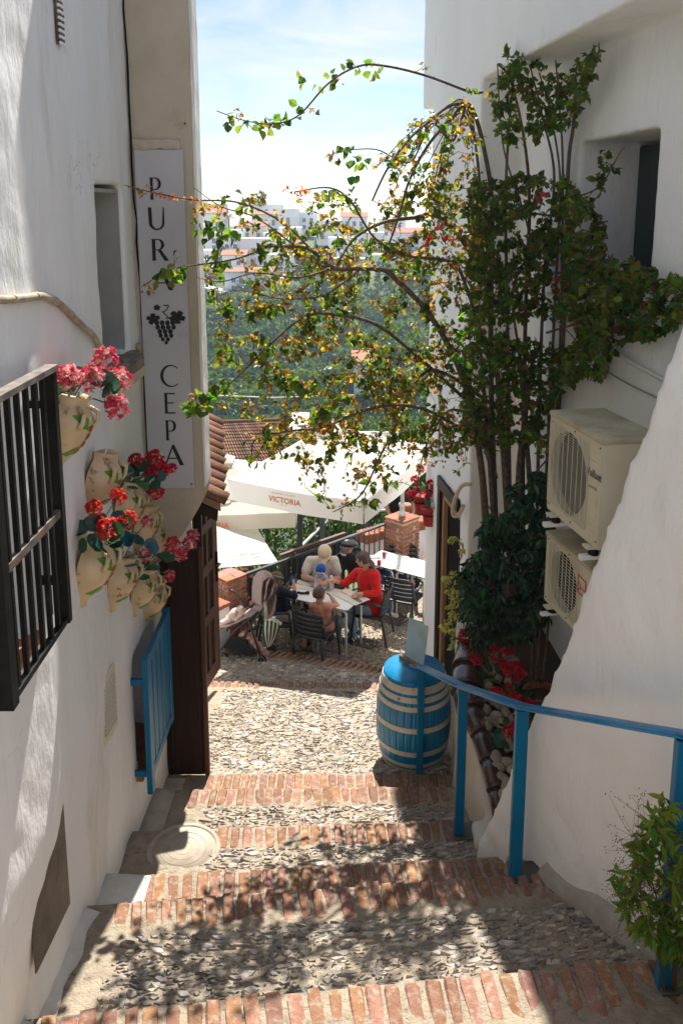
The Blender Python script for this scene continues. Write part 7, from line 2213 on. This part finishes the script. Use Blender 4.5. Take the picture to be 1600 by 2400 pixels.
def wheel(x, y, Y, r_):
    c = k3(x, y, Y); w = empty('wheel', c); child(w, pc_)
    m3 = Matrix.Rotation(R(90), 3, 'X') @ Matrix.Rotation(R(0), 3, 'Y')
    m3 = Matrix.Rotation(R(-12), 3, 'Z') @ Matrix.Rotation(R(90), 3, 'X')
    MB().lathe([(r_ * .8, -.016), (r_, -.012), (r_, .012), (r_ * .8, .016)], 22, (0, 0, 0), m3, False, False).build('tyre', M_iron, w, True)
    MB().lathe([(r_ * .80, -.017), (r_ * .84, -.018), (r_ * .84, .018), (r_ * .80, .017), (r_ * .74, .012), (r_ * .74, -.012), (r_ * .80, -.017)], 22, (0, 0, 0), m3, False, False).build('rim', M_paleRail, w, True)
    MB().lathe([(.0, .013), (r_ * .25, .013), (r_ * .3, .0), (r_ * .74, .004)], 18, (0, 0, 0), m3, False, False).lathe([(.0, -.013), (r_ * .25, -.013), (r_ * .3, .0), (r_ * .74, -.004)], 18, (0, 0, 0), m3, False, False).build('hub', M_frame, w, True)
wheel(735, 1478, yn, .058); wheel(160, 1440, yn + .12, .055); wheel(890, 1310, yf - .05, .058); wheel(300, 1330, yf, .055)
def sheet(grid, thick=.012):
    """solid sheet through a grid of points"""
    mb = MB(); n, m = len(grid), len(grid[0])
    vs = [p for row in grid for p in row]; N = n * m
    nv = [Vector(p) + Vector((0, .0, -thick)) for p in vs]
    fs = []
    for i in range(n - 1):
        for j in range(m - 1):
            q = i * m + j; fs.append((q, q + 1, q + m + 1, q + m)); fs.append((q + N + m, q + N + m + 1, q + N + 1, q + N))
    edge = list(range(m)) + [i * m + m - 1 for i in range(1, n)] + [(n - 1) * m + j for j in range(m - 2, -1, -1)] + [i * m for i in range(n - 2, 0, -1)]
    for i in range(len(edge)): a, b_ = edge[i], edge[(i + 1) % len(edge)]; fs.append((a, a + N, b_ + N, b_))
    mb.add(vs + nv, fs); return mb
ys_ = [yn + (yf - yn) * t for t in (0, .25, .5, .75, 1)]
def rowp(x, y, bulge=0, up=0): return [k3(x - 150 * t, y - 60 * t, yn + (yf - yn) * t) + Vector((0, -bulge * math.sin(math.pi * t), up * math.sin(math.pi * t))) for t in (0, .25, .5, .75, 1)]
pp('seat_back', sheet([rowp(940, 290), rowp(900, 480), rowp(820, 640), rowp(720, 760)]), M_pink)
pp('back_panel', sheet([rowp(965, 400), rowp(960, 560), rowp(940, 720), rowp(880, 850)]), M_pink)
pp('canopy', sheet([rowp(960, 300, 0, .02), rowp(925, 215, 0, .05), rowp(840, 205, 0, .06), rowp(760, 270, 0, .05), rowp(740, 420, 0, .03), rowp(735, 640, 0, 0)]), M_pink)
pp('canopy_fold', sheet([rowp(925, 255, 0, .055), rowp(880, 215, 0, .07), rowp(830, 330, 0, .05), rowp(790, 560, 0, .02)], .006), mat('lighter_pink_canvas', (0.45, 0.33, 0.29), .8))
pp('seat', sheet([rowp(730, 740), rowp(600, 800), rowp(460, 850), rowp(340, 920), rowp(200, 960)]), M_pink)
pp('footrest', sheet([rowp(330, 930), rowp(200, 960), rowp(110, 975), rowp(120, 1010)], .02), M_pink)
mb = MB()
for (x, y, r_) in [(330, 740, .055), (420, 700, .045), (250, 850, .06), (180, 900, .055), (360, 830, .055), (300, 790, .06), (420, 780, .045), (140, 900, .04), (470, 730, .035)]:
    mb.ball(k3(x, y, yn + .12 + .1 * noise.noise(Vector((x, y, 0)))), (r_, r_ * 1.2, r_ * .75), 10, 7)
child(link('fleece_blanket', remeshed('fleece_blanket', mb, .012, M_fleece, None, 3, .014, 16)), pc_)
mb = MB()
bg = [[k3(250, 1130, y_) for y_ in (yn, yf)], [k3(160, 1300, y_) for y_ in (yn, yf)], [k3(400, 1370, y_) for y_ in (yn, yf)], [k3(680, 1385, y_) for y_ in (yn, yf)], [k3(560, 1260, y_) for y_ in (yn, yf)], [k3(400, 1130, y_) for y_ in (yn, yf)]]
n = len(bg); vs = [p for row in bg for p in row]
mb.add(vs, [(2 * i, 2 * i + 1, 2 * ((i + 1) % n) + 1, 2 * ((i + 1) % n)) for i in range(n - 1)] + [tuple(2 * i for i in range(n - 1, -1, -1)), tuple(2 * i + 1 for i in range(n))])
pp('basket', mb, mat('black_mesh_fabric', (0.010, 0.010, 0.011), .9), False)
mb = MB()
for (x, y, r_) in [(480, 1080, .05), (560, 1120, .055), (620, 1190, .055), (680, 1260, .055), (740, 1320, .05), (790, 1370, .045), (820, 1390, .035), (430, 1110, .04)]:
    mb.ball(k3(x, y, 9.66), (r_, r_, r_ * .8), 10, 7)
child(link('folded_blanket', remeshed('folded_blanket', mb, .012, mat('rose_cotton', (0.42, 0.25, 0.20), .9, bump=.6, bscale=40), None, 3, .012, 18)), pc_)
# striped tote
tote = empty('tote_bag', k3(850, 1080, 9.52), 'green and white striped tote bag hanging from the pushchair', 'bag')
M_grn = cloth('bottle_green_canvas', (0.012, 0.055, 0.035)); M_crm = cloth('ecru_canvas', (0.58, 0.52, 0.40))
outl_l = [(755, 860), (745, 1000), (765, 1150), (820, 1290)]; outl_r = [(1030, 900), (1020, 1000), (980, 1120), (870, 1280)]
strips = 9
def tp_(t, v, front):
    i = min(2, int(v * 3)); q = v * 3 - i
    l = Vector(outl_l[i]).lerp(Vector(outl_l[i + 1]), q); r__ = Vector(outl_r[i]).lerp(Vector(outl_r[i + 1]), q)
    p = l.lerp(r__, t)
    return k3(p.x, p.y, 9.55 - (.05 * math.sin(math.pi * t) * math.sin(math.pi * min(1, v + .25)) if front else -.05 * math.sin(math.pi * t)))
for front in (True, False):
    for i in range(strips):
        vs, fs = [], []
        for j in range(9):
            for t in (i / strips, (i + .5) / strips, (i + 1) / strips): vs.append(tp_(t, j / 8, front))
        for j in range(8):
            for k in range(2): q = j * 3 + k; fs.append((q, q + 1, q + 4, q + 3))
        mb = MB(); mb.add(vs, fs); child(mb.build('stripe', M_grn if i % 2 == 0 else M_crm, None, True), tote)
child(MB().tube([k3(800, 870, 9.52), k3(790, 720, 9.50), k3(785, 600, 9.52), k3(800, 590, 9.55), k3(815, 720, 9.56), k3(830, 860, 9.56)], .010, 6).build('strap', M_crm, None, True), tote)
child(MB().tube([k3(870, 850, 9.50), k3(960, 900, 9.46), k3(1030, 945, 9.48), k3(1045, 920, 9.52), k3(960, 870, 9.55), k3(890, 845, 9.55)], .010, 6).build('strap', M_crm, None, True), tote)
# ---------------------------------------------------------------- trees and hedge just beyond the terrace
M_treeleaf = mat('tree_leaf', (1, 1, 1), .5, tint=True, trans=.35, spec=.3, tcolor=(1.4, 1.5, .7))
M_trunk = mat('grey_bark', (0.10, 0.075, 0.055), .9, bump=.8, bscale=30, c2=(0.16, 0.13, 0.10), vscale=8)
def leaf_tree(name, label, cat, base, top, rad, n, L, pal, seed, group=None, clumps=9, squash=1.0, trunk=.09):
    q = random.Random(seed)
    base, top = Vector(base), Vector(top)
    root = empty(name, base, label, cat, group)
    H = top.z - base.z
    child(MB().tube(smooth_path([base, base + Vector((q.uniform(-.1, .1), 0, H * .35)), base + Vector((q.uniform(-.15, .15), 0, H * .75))], 4), [trunk, trunk * .95, trunk * .9, trunk * .85, trunk * .8, trunk * .7, trunk * .6, trunk * .5, trunk * .4], 7).build('trunk', M_trunk, None, True), root)
    cl = []
    for k in range(clumps):
        v = rvec(q); z = base.z + H * q.uniform(.32, .95)
        w = rad * (1 - .55 * abs((z - base.z) / H - .6) / .6)
        c = Vector((base.x + v.x * w * .75, base.y + v.y * w * .75, z))
        cl.append((c, rad * q.uniform(.38, .62)))
        child(MB().tube([base + Vector((0, 0, H * .4)), base.lerp(c, .6) + Vector((0, 0, .1 * H)), c], [trunk * .5, trunk * .3, trunk * .1], 5, False).build('limb', M_trunk, None, True), root)
    mb = MB()
    for k in range(n):
        c, rr = q.choice(cl)
        v = rvec(q)
        p = c + v * rr * (q.random() ** .4) * Vector((1, 1, squash)).length / 1.7
        f = q.uniform(.65, 1.35)
        leaf_faces(mb, p, (v + rvec(q)).normalized(), (v + rvec(q) * .8), L * q.uniform(.6, 1.3), L * q.uniform(.4, .8), tuple(z * f for z in q.choice(pal)), .2)
    o = mb.build('crown', M_treeleaf, None, False); child(o, root)
    o['kind'] = 'stuff'
    return root
HG = [(0.05, 0.10, 0.02), (0.075, 0.13, 0.03), (0.035, 0.075, 0.02), (0.11, 0.16, 0.03)]
for i, (px, Y, zb, zt, rad, lab) in enumerate([(640, 14.6, -2.2, 1.05, 1.0, 'dense green tree behind the lower parasols, leftmost of the row'), (740, 15.2, -2.2, 1.45, 1.05, 'dense green tree behind the father\'s cap'),
        (850, 16.0, -2.2, 1.5, 1.05, 'dense green tree behind the sloping ramp railing'), (935, 16.8, -2.0, 1.5, .95, 'dense green tree just left of the tall brick pillar'), (1010, 17.2, -2.0, 1.75, .95, 'dark green tree behind the red hanging pots')]):
    p = at(px, 1250, Y=Y)
    leaf_tree('garden_tree', lab, 'tree', (p.x, Y, zb), (p.x, Y, zt), rad, 1900, .10, HG, 200 + i, 'trees below the terrace')
# ground of the lower terrace
def terr_z(y):
    K = [(9, -1.8), (13, -1.8), (18, -2.2), (26, -7.5), (45, -16), (70, -21.5), (105, -24), (150, -23.5), (185, -20), (207, -16), (222, -11.5), (280, .0), (300, -1), (330, -8)]
    for (a, za), (b_, zb) in zip(K, K[1:]):
        if y <= b_: return za + (zb - za) * max(0, (y - a)) / (b_ - a)
    return K[-1][1]
def terr(x, y):
    h = terr_z(y)
    if y > 20: h += min(1, (y - 20) / 40) * (2.2 * noise.noise(Vector((x * .02, y * .03, 1.3))) + .5 * noise.noise(Vector((x * .08, y * .09, 4))))
    if y > 212: h -= max(0, (x + 25)) * .055 * min(1, (y - 212) / 60)
    if y > 110: h += .35 * math.sin(y * .55 + .02 * x)
    return h
mb = MB(); vs, fs = [], []
ysT = [9.0, 12, 15, 18, 22, 26, 32, 40, 50, 60, 70, 80, 90, 100, 110] + [110 + 4 * k for k in range(1, 56)] 
nx = 46
for y in ysT:
    hw = 8 + y * .62
    for i in range(nx + 1):
        x = -hw + 2 * hw * i / nx
        z = terr(x, min(y, 329)) - (.0 if y < 330 else (y - 330) * .2)
        vs.append((x, y, z))
for j in range(len(ysT) - 1):
    for i in range(nx):
        k = j * (nx + 1) + i; fs.append((k, k + 1, k + nx + 2, k + nx + 1))
mb.add(vs, fs)
M_hill = mat('grassy_hillside', (0.075, 0.11, 0.03), .95, c2=(0.14, 0.15, 0.05), vscale=.12, c3=(0.22, 0.19, 0.11), c3scale=.06, c3lo=.58, c3hi=.7, bump=.8, bscale=1.2, bdist=.6)
hill = mb.build('valley_hillside', M_hill, None, True)
tag(hill, 'green terraced hillside across the valley', None, None, 'structure')
# far shoulder that keeps the street level ground closed behind the camera
mb = MB().box(-60, 60, -40, 8.9, -2.6, -2.0)
gr0 = mb.build('ground', M_cement); tag(gr0, 'ground under the village street', None, None, 'structure')
# road on the hillside
mb = MB(); vs, fs = [], []
for i in range(41):
    x = -62 + 3.2 * i; y = 149 + 4 * math.sin(i * .12)
    vs += [(x, y, terr(x, y) + .5), (x, y + 4.2, terr(x, y) + .62)]
mb.add(vs, [(2 * i, 2 * i + 2, 2 * i + 3, 2 * i + 1) for i in range(40)])
rd = mb.build('hillside_road', mat('pale_road', (0.36, 0.34, 0.32), .9)); tag(rd, 'pale road crossing the hillside', None, None, 'structure')

# orchard and scrub: one mass of leaf clumps
def clump_mass(name, label, spots, L, pal, seed, per=70):
    q = random.Random(seed); mb = MB()
    for (x, y, z, rad, hgt) in spots:
        f0 = q.uniform(.7, 1.3); base = q.choice(pal)
        for k in range(per):
            v = rvec(q); v.z = abs(v.z) if q.random() < .8 else v.z
            p = Vector((x + v.x * rad, y + v.y * rad, z + hgt * .4 + v.z * hgt * .55))
            f = f0 * q.uniform(.75, 1.3)
            leaf_faces(mb, p, (v + rvec(q) * .9), v + rvec(q) * .5, L * q.uniform(.6, 1.4) * rad / 2, L * q.uniform(.5, 1.1) * rad / 2, tuple(c * f for c in base), .25)
    o = mb.build(name, M_treeleaf, None, False); tag(o, label, None, None, 'stuff'); return o
q = random.Random(404)
SP = []
while len(SP) < 900:
    y = q.choice([q.uniform(60, 146), q.uniform(100, 146), q.uniform(156, 206), q.uniform(180, 226)]); x = q.uniform(-.2, .16) * y
    if y > 208 and x < -8: continue
    if abs(math.sin(y * .27 + .3 * noise.noise(Vector((x * .05, y * .05, 0))))) < .22 and y > 90: continue
    SP.append((x, y, terr(x, y) - .3, q.uniform(1.3, 2.6), q.uniform(1.8, 3.6)))
clump_mass('orchard', 'orchard and scrub of green and blue green bushes covering the valley slope', SP, 1.1, [(0.05, 0.10, 0.03), (0.035, 0.075, 0.035), (0.09, 0.14, 0.03), (0.03, 0.06, 0.03), (0.14, 0.19, 0.03)], 405, 64)

# ---------------------------------------------------------------- house with the clay tile roof below the terrace
th = empty('tile_roof_house', at(590, 1060, Y=46), 'white house with a dark clay tile roof below the parasols', 'house')
A, B_, C_, D_ = at(440, 1012, Y=51), at(652, 972, Y=52), at(720, 1052, Y=46.5), at(440, 1108, Y=44.5)
B_.z = A.z = (A.z + B_.z) / 2; 
C_ = B_ + (D_ - A) + Vector((1.9, 0, 0)); C_.z = D_.z
nu, nvv = 44, 13
u_ = (B_ - A)
for i in range(nu):
    t = i / (nu - 1)
    a, b_ = A.lerp(B_, t), D_.lerp(C_, t)
    mb = MB(); vs, fs = [], []
    K = 5
    w = u_.length / nu * .5
    for j in range(nvv + 1):
        for e in (0, 1):
            s_ = min(1, (j + e * .98) / (nvv + 1)); p = a.lerp(b_, s_)
            for k in range(K + 1):
                an = math.pi * k / K
                vs.append(p + Vector((math.cos(an) * w * .8 * (1 + .1 * e), 0, math.sin(an) * w * .9 + .05 * e)))
    for j in range(2 * nvv + 1):
        for k in range(K):
            z_ = j * (K + 1) + k; fs.append((z_, z_ + 1, z_ + K + 2, z_ + K + 1))
    mb.add(vs, fs); child(mb.build('tile_row', M_tile, None, False), th)
mb = MB(); mb.add([A + Vector((-.3, 0, -.02)), B_ + Vector((0, 0, -.02)), C_ + Vector((0, 0, -.02)), D_ + Vector((-.3, 0, -.02))], [(0, 1, 2, 3)])
child(mb.build('roof_deck', mat('dark_clay', (0.06, 0.035, 0.025), .95)), th)
child(MB().tube([A + Vector((-.2, 0, .1)), B_ + Vector((.1, 0, .1))], .13, 8).build('ridge_tiles', M_tile, None, True), th)
mb = MB().hexa([D_ + Vector((.1, .4, -5)), C_ + Vector((-.2, .4, -5)), C_ + Vector((-.2, 8, -5)), D_ + Vector((.1, 8, -5)), D_ + Vector((.1, .4, -.15)), C_ + Vector((-.2, .4, -.15)), B_ + Vector((-.05, .6, -.15)), A + Vector((.1, .6, -.15))])
child(mb.build('wall', M_plaster_r), th)
gb = at(700, 990, Y=53)
wb_ = MB().box(gb.x - .7, gb.x + .5, 52.6, 58, gb.z - 6, gb.z - .55).build('white_outbuilding', M_plaster_r)
tag(wb_, 'plain white building right of the tile roofed house', 'building')
def palm(px, py, Y, h, rad, label, seed, n=22, group=None):
    q = random.Random(seed); top = at(px, py, Y=Y)
    root = empty('palm_tree', top - Vector((0, 0, h)), label, 'palm', group)
    child(MB().tube([top - Vector((0, 0, h)), top], [h * .06, h * .045], 7).build('trunk', M_trunk, None, True), root)
    for k in range(n):
        a = q.uniform(0, 6.28); e = q.uniform(-.3, 1.1); d_ = Vector((math.cos(a) * math.cos(e), math.sin(a) * math.cos(e), math.sin(e)))
        mb = MB(); mb.cc = (0.05, 0.085, 0.03)
        for j in range(9):
            t = (j + 1) / 9; p = top + d_ * rad * t + Vector((0, 0, -.55 * rad * t * t))
            for sd in (-1, 1):
                w = d_.cross(Vector((0, 0, 1))).normalized() * sd
                leaf_faces(mb, p, (w + d_ * .6 + Vector((0, 0, -.3))), (0, 0, 1), rad * .34 * (1 - .5 * t), rad * .05, (0.05, 0.085, 0.03), .1)
        child(mb.build('frond', M_treeleaf), root)
palm(722, 1018, 40, 4, 1.3, 'small palm behind the white parasol', 11)

# ---------------------------------------------------------------- village on the opposite hill
M_vwhite = mat('village_whitewash', (0.84, 0.84, 0.85), .9, c2=(0.78, 0.78, 0.78), vscale=.4, spec=.1)
M_vcream = mat('village_cream', (0.66, 0.60, 0.50), .9, spec=.1); M_vbrick = mat('village_brick', (0.34, 0.19, 0.15), .9, spec=.1)
M_vroof = mat('village_roof', (0.42, 0.20, 0.13), .9, c2=(0.33, 0.16, 0.11), vscale=1.5, spec=.1)
M_vwin = mat('village_window', (0.025, 0.03, 0.04), .3); M_vshut = mat('village_shutter', (0.16, 0.10, 0.08), .6)
M_vrail = mat('village_rail', (0.08, 0.08, 0.09), .5)
def vhouse(px0, px1, ptop, pbot, Y, label, wins, roof=None, m=None, dep=9.0, extras=()):
    """a house whose front spans the given directions at distance Y; wins: (u0,u1,v0,v1,kind) in fractions of the front"""
    m = m or M_vwhite
    a, b_ = at(px0, pbot, Y=Y), at(px1, ptop, Y=Y)
    x0, x1, z0, z1 = a.x, b_.x, a.z, b_.z
    root = empty('village_house', ((x0 + x1) / 2, Y, z0), label, 'house', 'white houses on the opposite hill')
    W, H = x1 - x0, z1 - z0
    child(MB().box(x0, x1, Y, Y + dep, z0 - 4, z1).build('wall', m), root)
    child(MB().box(x0 - .15, x1 + .15, Y - .12, Y + dep, z1 + .003, z1 + .35).build('parapet', m), root) if roof is None else None
    if roof == 'tile':
        rh = min(1.6, W * .14) + .3
        mb = MB().add([(x0 - .4, Y - .5, z1), (x1 + .4, Y - .5, z1), (x1 + .4, Y + dep * .5, z1 + rh), (x0 - .4, Y + dep * .5, z1 + rh), (x0 - .4, Y + dep + .4, z1), (x1 + .4, Y + dep + .4, z1), (x0 - .4, Y - .5, z1 - .18), (x1 + .4, Y - .5, z1 - .18)], [(0, 1, 2, 3), (3, 2, 5, 4), (6, 7, 1, 0), (0, 3, 4), (1, 5, 2)])
        child(mb.build('roof', M_vroof), root)
    if roof == 'shed':
        mb = MB().hexa([(x0 - .3, Y - .6, z1), (x1 + .3, Y - .6, z1), (x1 + .3, Y + 3, z1), (x0 - .3, Y + 3, z1), (x0 - .3, Y - .6, z1 + .16), (x1 + .3, Y - .6, z1 + .16), (x1 + .3, Y + 3, z1 + 1.1), (x0 - .3, Y + 3, z1 + 1.1)])
        child(mb.build('roof', M_vroof), root)
    for (u0, u1, v0, v1, kd) in wins:
        xa, xb, za, zb = x0 + W * u0, x0 + W * u1, z1 - H * v1, z1 - H * v0
        w = MB().box(xa, xb, Y - .035, Y + .05, za, zb).build('window' if kd != 'd' else 'door', M_vwin if kd in 'wb' else M_vshut); child(w, root)
        t = .09
        f_ = MB().box(xa - t, xb + t, Y - .09, Y - .036, zb, zb + t).box(xa - t, xb + t, Y - .09, Y - .036, za - t, za).box(xa - t, xa, Y - .09, Y - .036, za + .001, zb - .001).box(xb, xb + t, Y - .09, Y - .036, za + .001, zb - .001).box((xa + xb) / 2 - .04, (xa + xb) / 2 + .04, Y - .07, Y - .037, za + .001, zb - .001)
        child(f_.build('window_frame', m), root)
        if kd == 'b':
            bm_ = MB().box(xa - .5, xb + .5, Y - 1.0, Y - .1, za - .2, za - .05)
            child(bm_.build('balcony', m), root)
            bm_ = MB().box(xa - .5, xb + .5, Y - 1.0, Y - .96, za + .8, za + .86)
            for k in range(9): xx = xa - .48 + (xb - xa + .96) * k / 8; bm_.box(xx - .025, xx + .025, Y - 1.0, Y - .96, za - .05, za + .8)
            child(bm_.build('balcony_rail', M_vrail), root)
    return root
def grid_w(cols, rows, u0=.1, u1=.9, v0=.12, v1=.85, w=.10, h=.16, kinds='w', seed=0, skip=.1):
    q = random.Random(seed); out = []
    for r__ in range(rows):
        for c in range(cols):
            if q.random() < skip: continue
            u = u0 + (u1 - u0) * (c + .5) / cols; v = v0 + (v1 - v0) * (r__ + .35) / rows
            out.append((u - w / 2, u + w / 2, v, v + h * (1.25 if q.random() < .3 else 1), q.choice(kinds)))
    return out
V = [  # px0, px1, ptop, pbot, Y, label, cols, rows, roof, material
    (452, 478, 472, 520, 275, 'pale tower house at the far left of the ridge', 1, 2, None, 0),
    (484, 526, 480, 512, 272, 'small flat topped house with one dark window on the left ridge', 2, 1, None, 0),
    (455, 526, 500, 540, 262, 'long low house with pinkish tile roof under the left ridge', 3, 1, 'tile', 0),
    (590, 660, 482, 505, 285, 'flat roofed house on the summit below the lone tree', 3, 1, None, 0),
    (592, 655, 503, 535, 270, 'house with a dark slate coloured lean-to and three slit windows', 3, 1, 'shed', 0),
    (650, 700, 492, 540, 268, 'plain windowless white block right of the summit', 1, 1, None, 0),
    (700, 742, 500, 545, 272, 'narrow white block with roof terrace near the summit', 2, 2, None, 0),
    (455, 490, 528, 560, 250, 'white house with sloping grey awning at the left edge', 1, 1, None, 0),
    (458, 520, 548, 592, 240, 'white house with a long brown balcony at the left', 2, 2, None, 0),
    (518, 565, 542, 610, 238, 'tall white house with arched door and balcony', 2, 3, None, 0),
    (560, 625, 530, 572, 252, 'cream house with a terracotta tile roof in the middle of the slope', 2, 1, 'tile', 1),
    (618, 665, 548, 575, 246, 'low white house with twin windows under the cream one', 2, 1, None, 0),
    (655, 705, 536, 572, 244, 'white house with wide glazed balcony', 2, 2, None, 0),
    (450, 500, 590, 610, 228, 'low white terrace with balustrade at the left edge', 2, 1, None, 0),
    (565, 690, 562, 640, 232, 'large blank white wall house above the orange tile roof', 3, 2, None, 0),
    (522, 575, 597, 650, 224, 'white house with pinkish pyramid roof and two small windows', 2, 2, 'tile', 0),
    (455, 486, 612, 655, 222, 'small white house beside the parked car', 1, 2, None, 0),
    (484, 530, 630, 650, 220, 'low brownish building behind the parked car', 2, 1, None, 1),
    (625, 690, 600, 668, 218, 'four storey apartment block with stacked balconies', 3, 4, None, 0),
    (690, 724, 592, 660, 222, 'narrow brown brick apartment building', 2, 4, None, 2),
    (720, 775, 602, 655, 226, 'white apartment block with wide dark windows right of the brick building', 3, 3, None, 0),
    (528, 640, 638, 690, 212, 'broad white house with a dark garage door above the retaining wall', 5, 2, 'shed', 0),
    (636, 690, 655, 706, 210, 'white house with pillars at the lower edge of the village', 2, 2, None, 0),
    (742, 800, 520, 566, 262, 'white block partly hidden by orange leaves', 3, 2, None, 0),
    (800, 860, 508, 552, 268, 'white house high on the slope behind the orange leaves', 3, 2, 'tile', 0),
    (770, 830, 560, 612, 240, 'white terrace house behind the leaves in the middle', 3, 2, None, 0),
    (830, 900, 548, 600, 250, 'wide white house right of the middle behind the leaves', 4, 2, None, 0),
    (890, 950, 515, 560, 262, 'white house on the right ridge', 3, 2, None, 0),
    (930, 990, 545, 600, 246, 'white house beside the right house corner', 3, 2, 'tile', 0),
    (780, 860, 610, 660, 226, 'long low white house lower down behind the leaves', 4, 2, None, 0),
    (870, 940, 600, 650, 232, 'square white house low on the right slope', 3, 2, None, 0),
    (945, 1000, 600, 640, 236, 'small white house lowest on the right slope', 2, 2, 'tile', 0),
]
for i, (x0, x1, t, bt_, Y, lab, c, r__, rf, mi) in enumerate(V):
    W_ = (x1 - x0) * Y / FPX
    vhouse(x0, x1, t, bt_, Y, lab, grid_w(c, r__, w=min(.2, .95 / max(1, W_)), h=.42 / max(r__, 1) if r__ < 3 else .15, kinds='wwwbd' if (bt_ - t) > 45 else 'ww', seed=i), rf, [M_vwhite, M_vcream, M_vbrick][mi], 8 if Y > 215 else 6)
# retaining wall, garage door, car, trees on the ridge
rw = MB(); vs, fs = [], []
for k in range(13):
    p = at(448 + k * 22, 668 + k * 4.2, Y=209 - k * .3); vs += [p, p + Vector((0, 0, -2.2)), p + Vector((0, 6, 0))]
rw.add(vs, [(3 * k, 3 * k + 1, 3 * k + 4, 3 * k + 3) for k in range(12)] + [(3 * k, 3 * k + 3, 3 * k + 5, 3 * k + 2) for k in range(12)])
o = rw.build('retaining_wall', M_vwhite); tag(o, 'pale retaining wall under the parked car at the lower left of the village', 'wall')
cp_ = at(474, 664, Y=212)
car = empty('parked_car', cp_, 'dark car parked at the lower left edge of the far village', 'car')
pr = [(-2.0, .25), (-2.05, .75), (-1.2, .85), (-.7, 1.4), (.7, 1.42), (1.3, .9), (2.0, .8), (2.05, .3)]
clean(MB().prism(pr, lambda u, v, w: (u, w, v), -.85, .85).build('car_body', mat('dark_car_paint', (0.025, 0.035, 0.05), .25), car), .08, 2)
MB().prism([(-1.1, .88), (-.65, 1.34), (.65, 1.36), (1.15, .92)], lambda u, v, w: (u, w, v), -.87, -.851).build('side_glass', M_vwin, car)
for wx in (-1.25, 1.25):
    for wy in (-.8, .8): MB().lathe([(.0, -.1), (.33, -.1), (.33, .1), (.0, .1)], 14, (wx, wy, .33), Matrix.Rotation(R(90), 3, 'X')).build('wheel', M_iron, car, True)
tt = at(613, 484, Y=284)
leaf_tree('ridge_tree', 'lone dark conifer on the summit of the far ridge', 'tree', tt + Vector((0, 0, -.5)), tt + Vector((0, 0, 4.2)), 1.5, 420, .7, [(0.03, 0.06, 0.035)], 501, None, 7)
palm(536, 508, 268, 4.5, 2.2, 'tall palm between two houses on the left ridge', 12, 18)
for i, (px, py, Y, rad, h, lab) in enumerate([(735, 640, 221, 2.2, 6, 'dark tree beside the brick apartment building'), (520, 598, 229, 1.6, 4, 'bush below the tall white house'), (700, 700, 206, 2.0, 4.5, 'green tree at the foot of the pillared house'), (950, 590, 240, 2.4, 6.5, 'dark tree beside the houses on the right'), (585, 668, 211, 1.2, 2.5, 'small dark tree in front of the garage')]):
    p = at(px, py, Y=Y)
    leaf_tree('village_tree', lab, 'tree', p + Vector((0, 0, -h * .6)), p + Vector((0, 0, h * .5)), rad, 420, .6, [(0.03, 0.06, 0.03), (0.045, 0.08, 0.03)], 520 + i, 'trees among the village houses', 6)
# pink-roofed building lower in the valley
a = at(870, 850, Y=120)
vr = vhouse(830, 885, 846, 872, 120, 'small building with a pink tile roof in the valley', [(.15, .3, .3, .6, 'w'), (.6, .75, .3, .6, 'w')], 'tile')
wires = MB().tube([at(455, 925, Y=60), at(640, 932, Y=62), at(830, 926, Y=60)], .05, 5).build('overhead_cable', mat('pale_cable', (0.5, 0.45, 0.35), .6))
tag(wires, 'pale overhead cable crossing in front of the orchard', 'cable')

# ---------------------------------------------------------------- the hazy air of the valley
hz = MB().box(-260, 260, -8, 345, -32, 14).build('haze', None)
tag(hz, 'thin bluish haze filling the valley', None, None, 'stuff')
hm = bpy.data.materials.new('valley_haze'); hm.use_nodes = True
hn, hl = hm.node_tree.nodes, hm.node_tree.links
hn.clear()
ho = hn.new('ShaderNodeOutputMaterial'); hv = hn.new('ShaderNodeVolumePrincipled')
hv.inputs['Color'].default_value = (0.70, 0.84, 1.0, 1)
hv.inputs['Density'].default_value = 0.0005
hv.inputs['Anisotropy'].default_value = 0.35
hl.new(hv.outputs['Volume'], ho.inputs['Volume'])
hz.data.materials.append(hm)
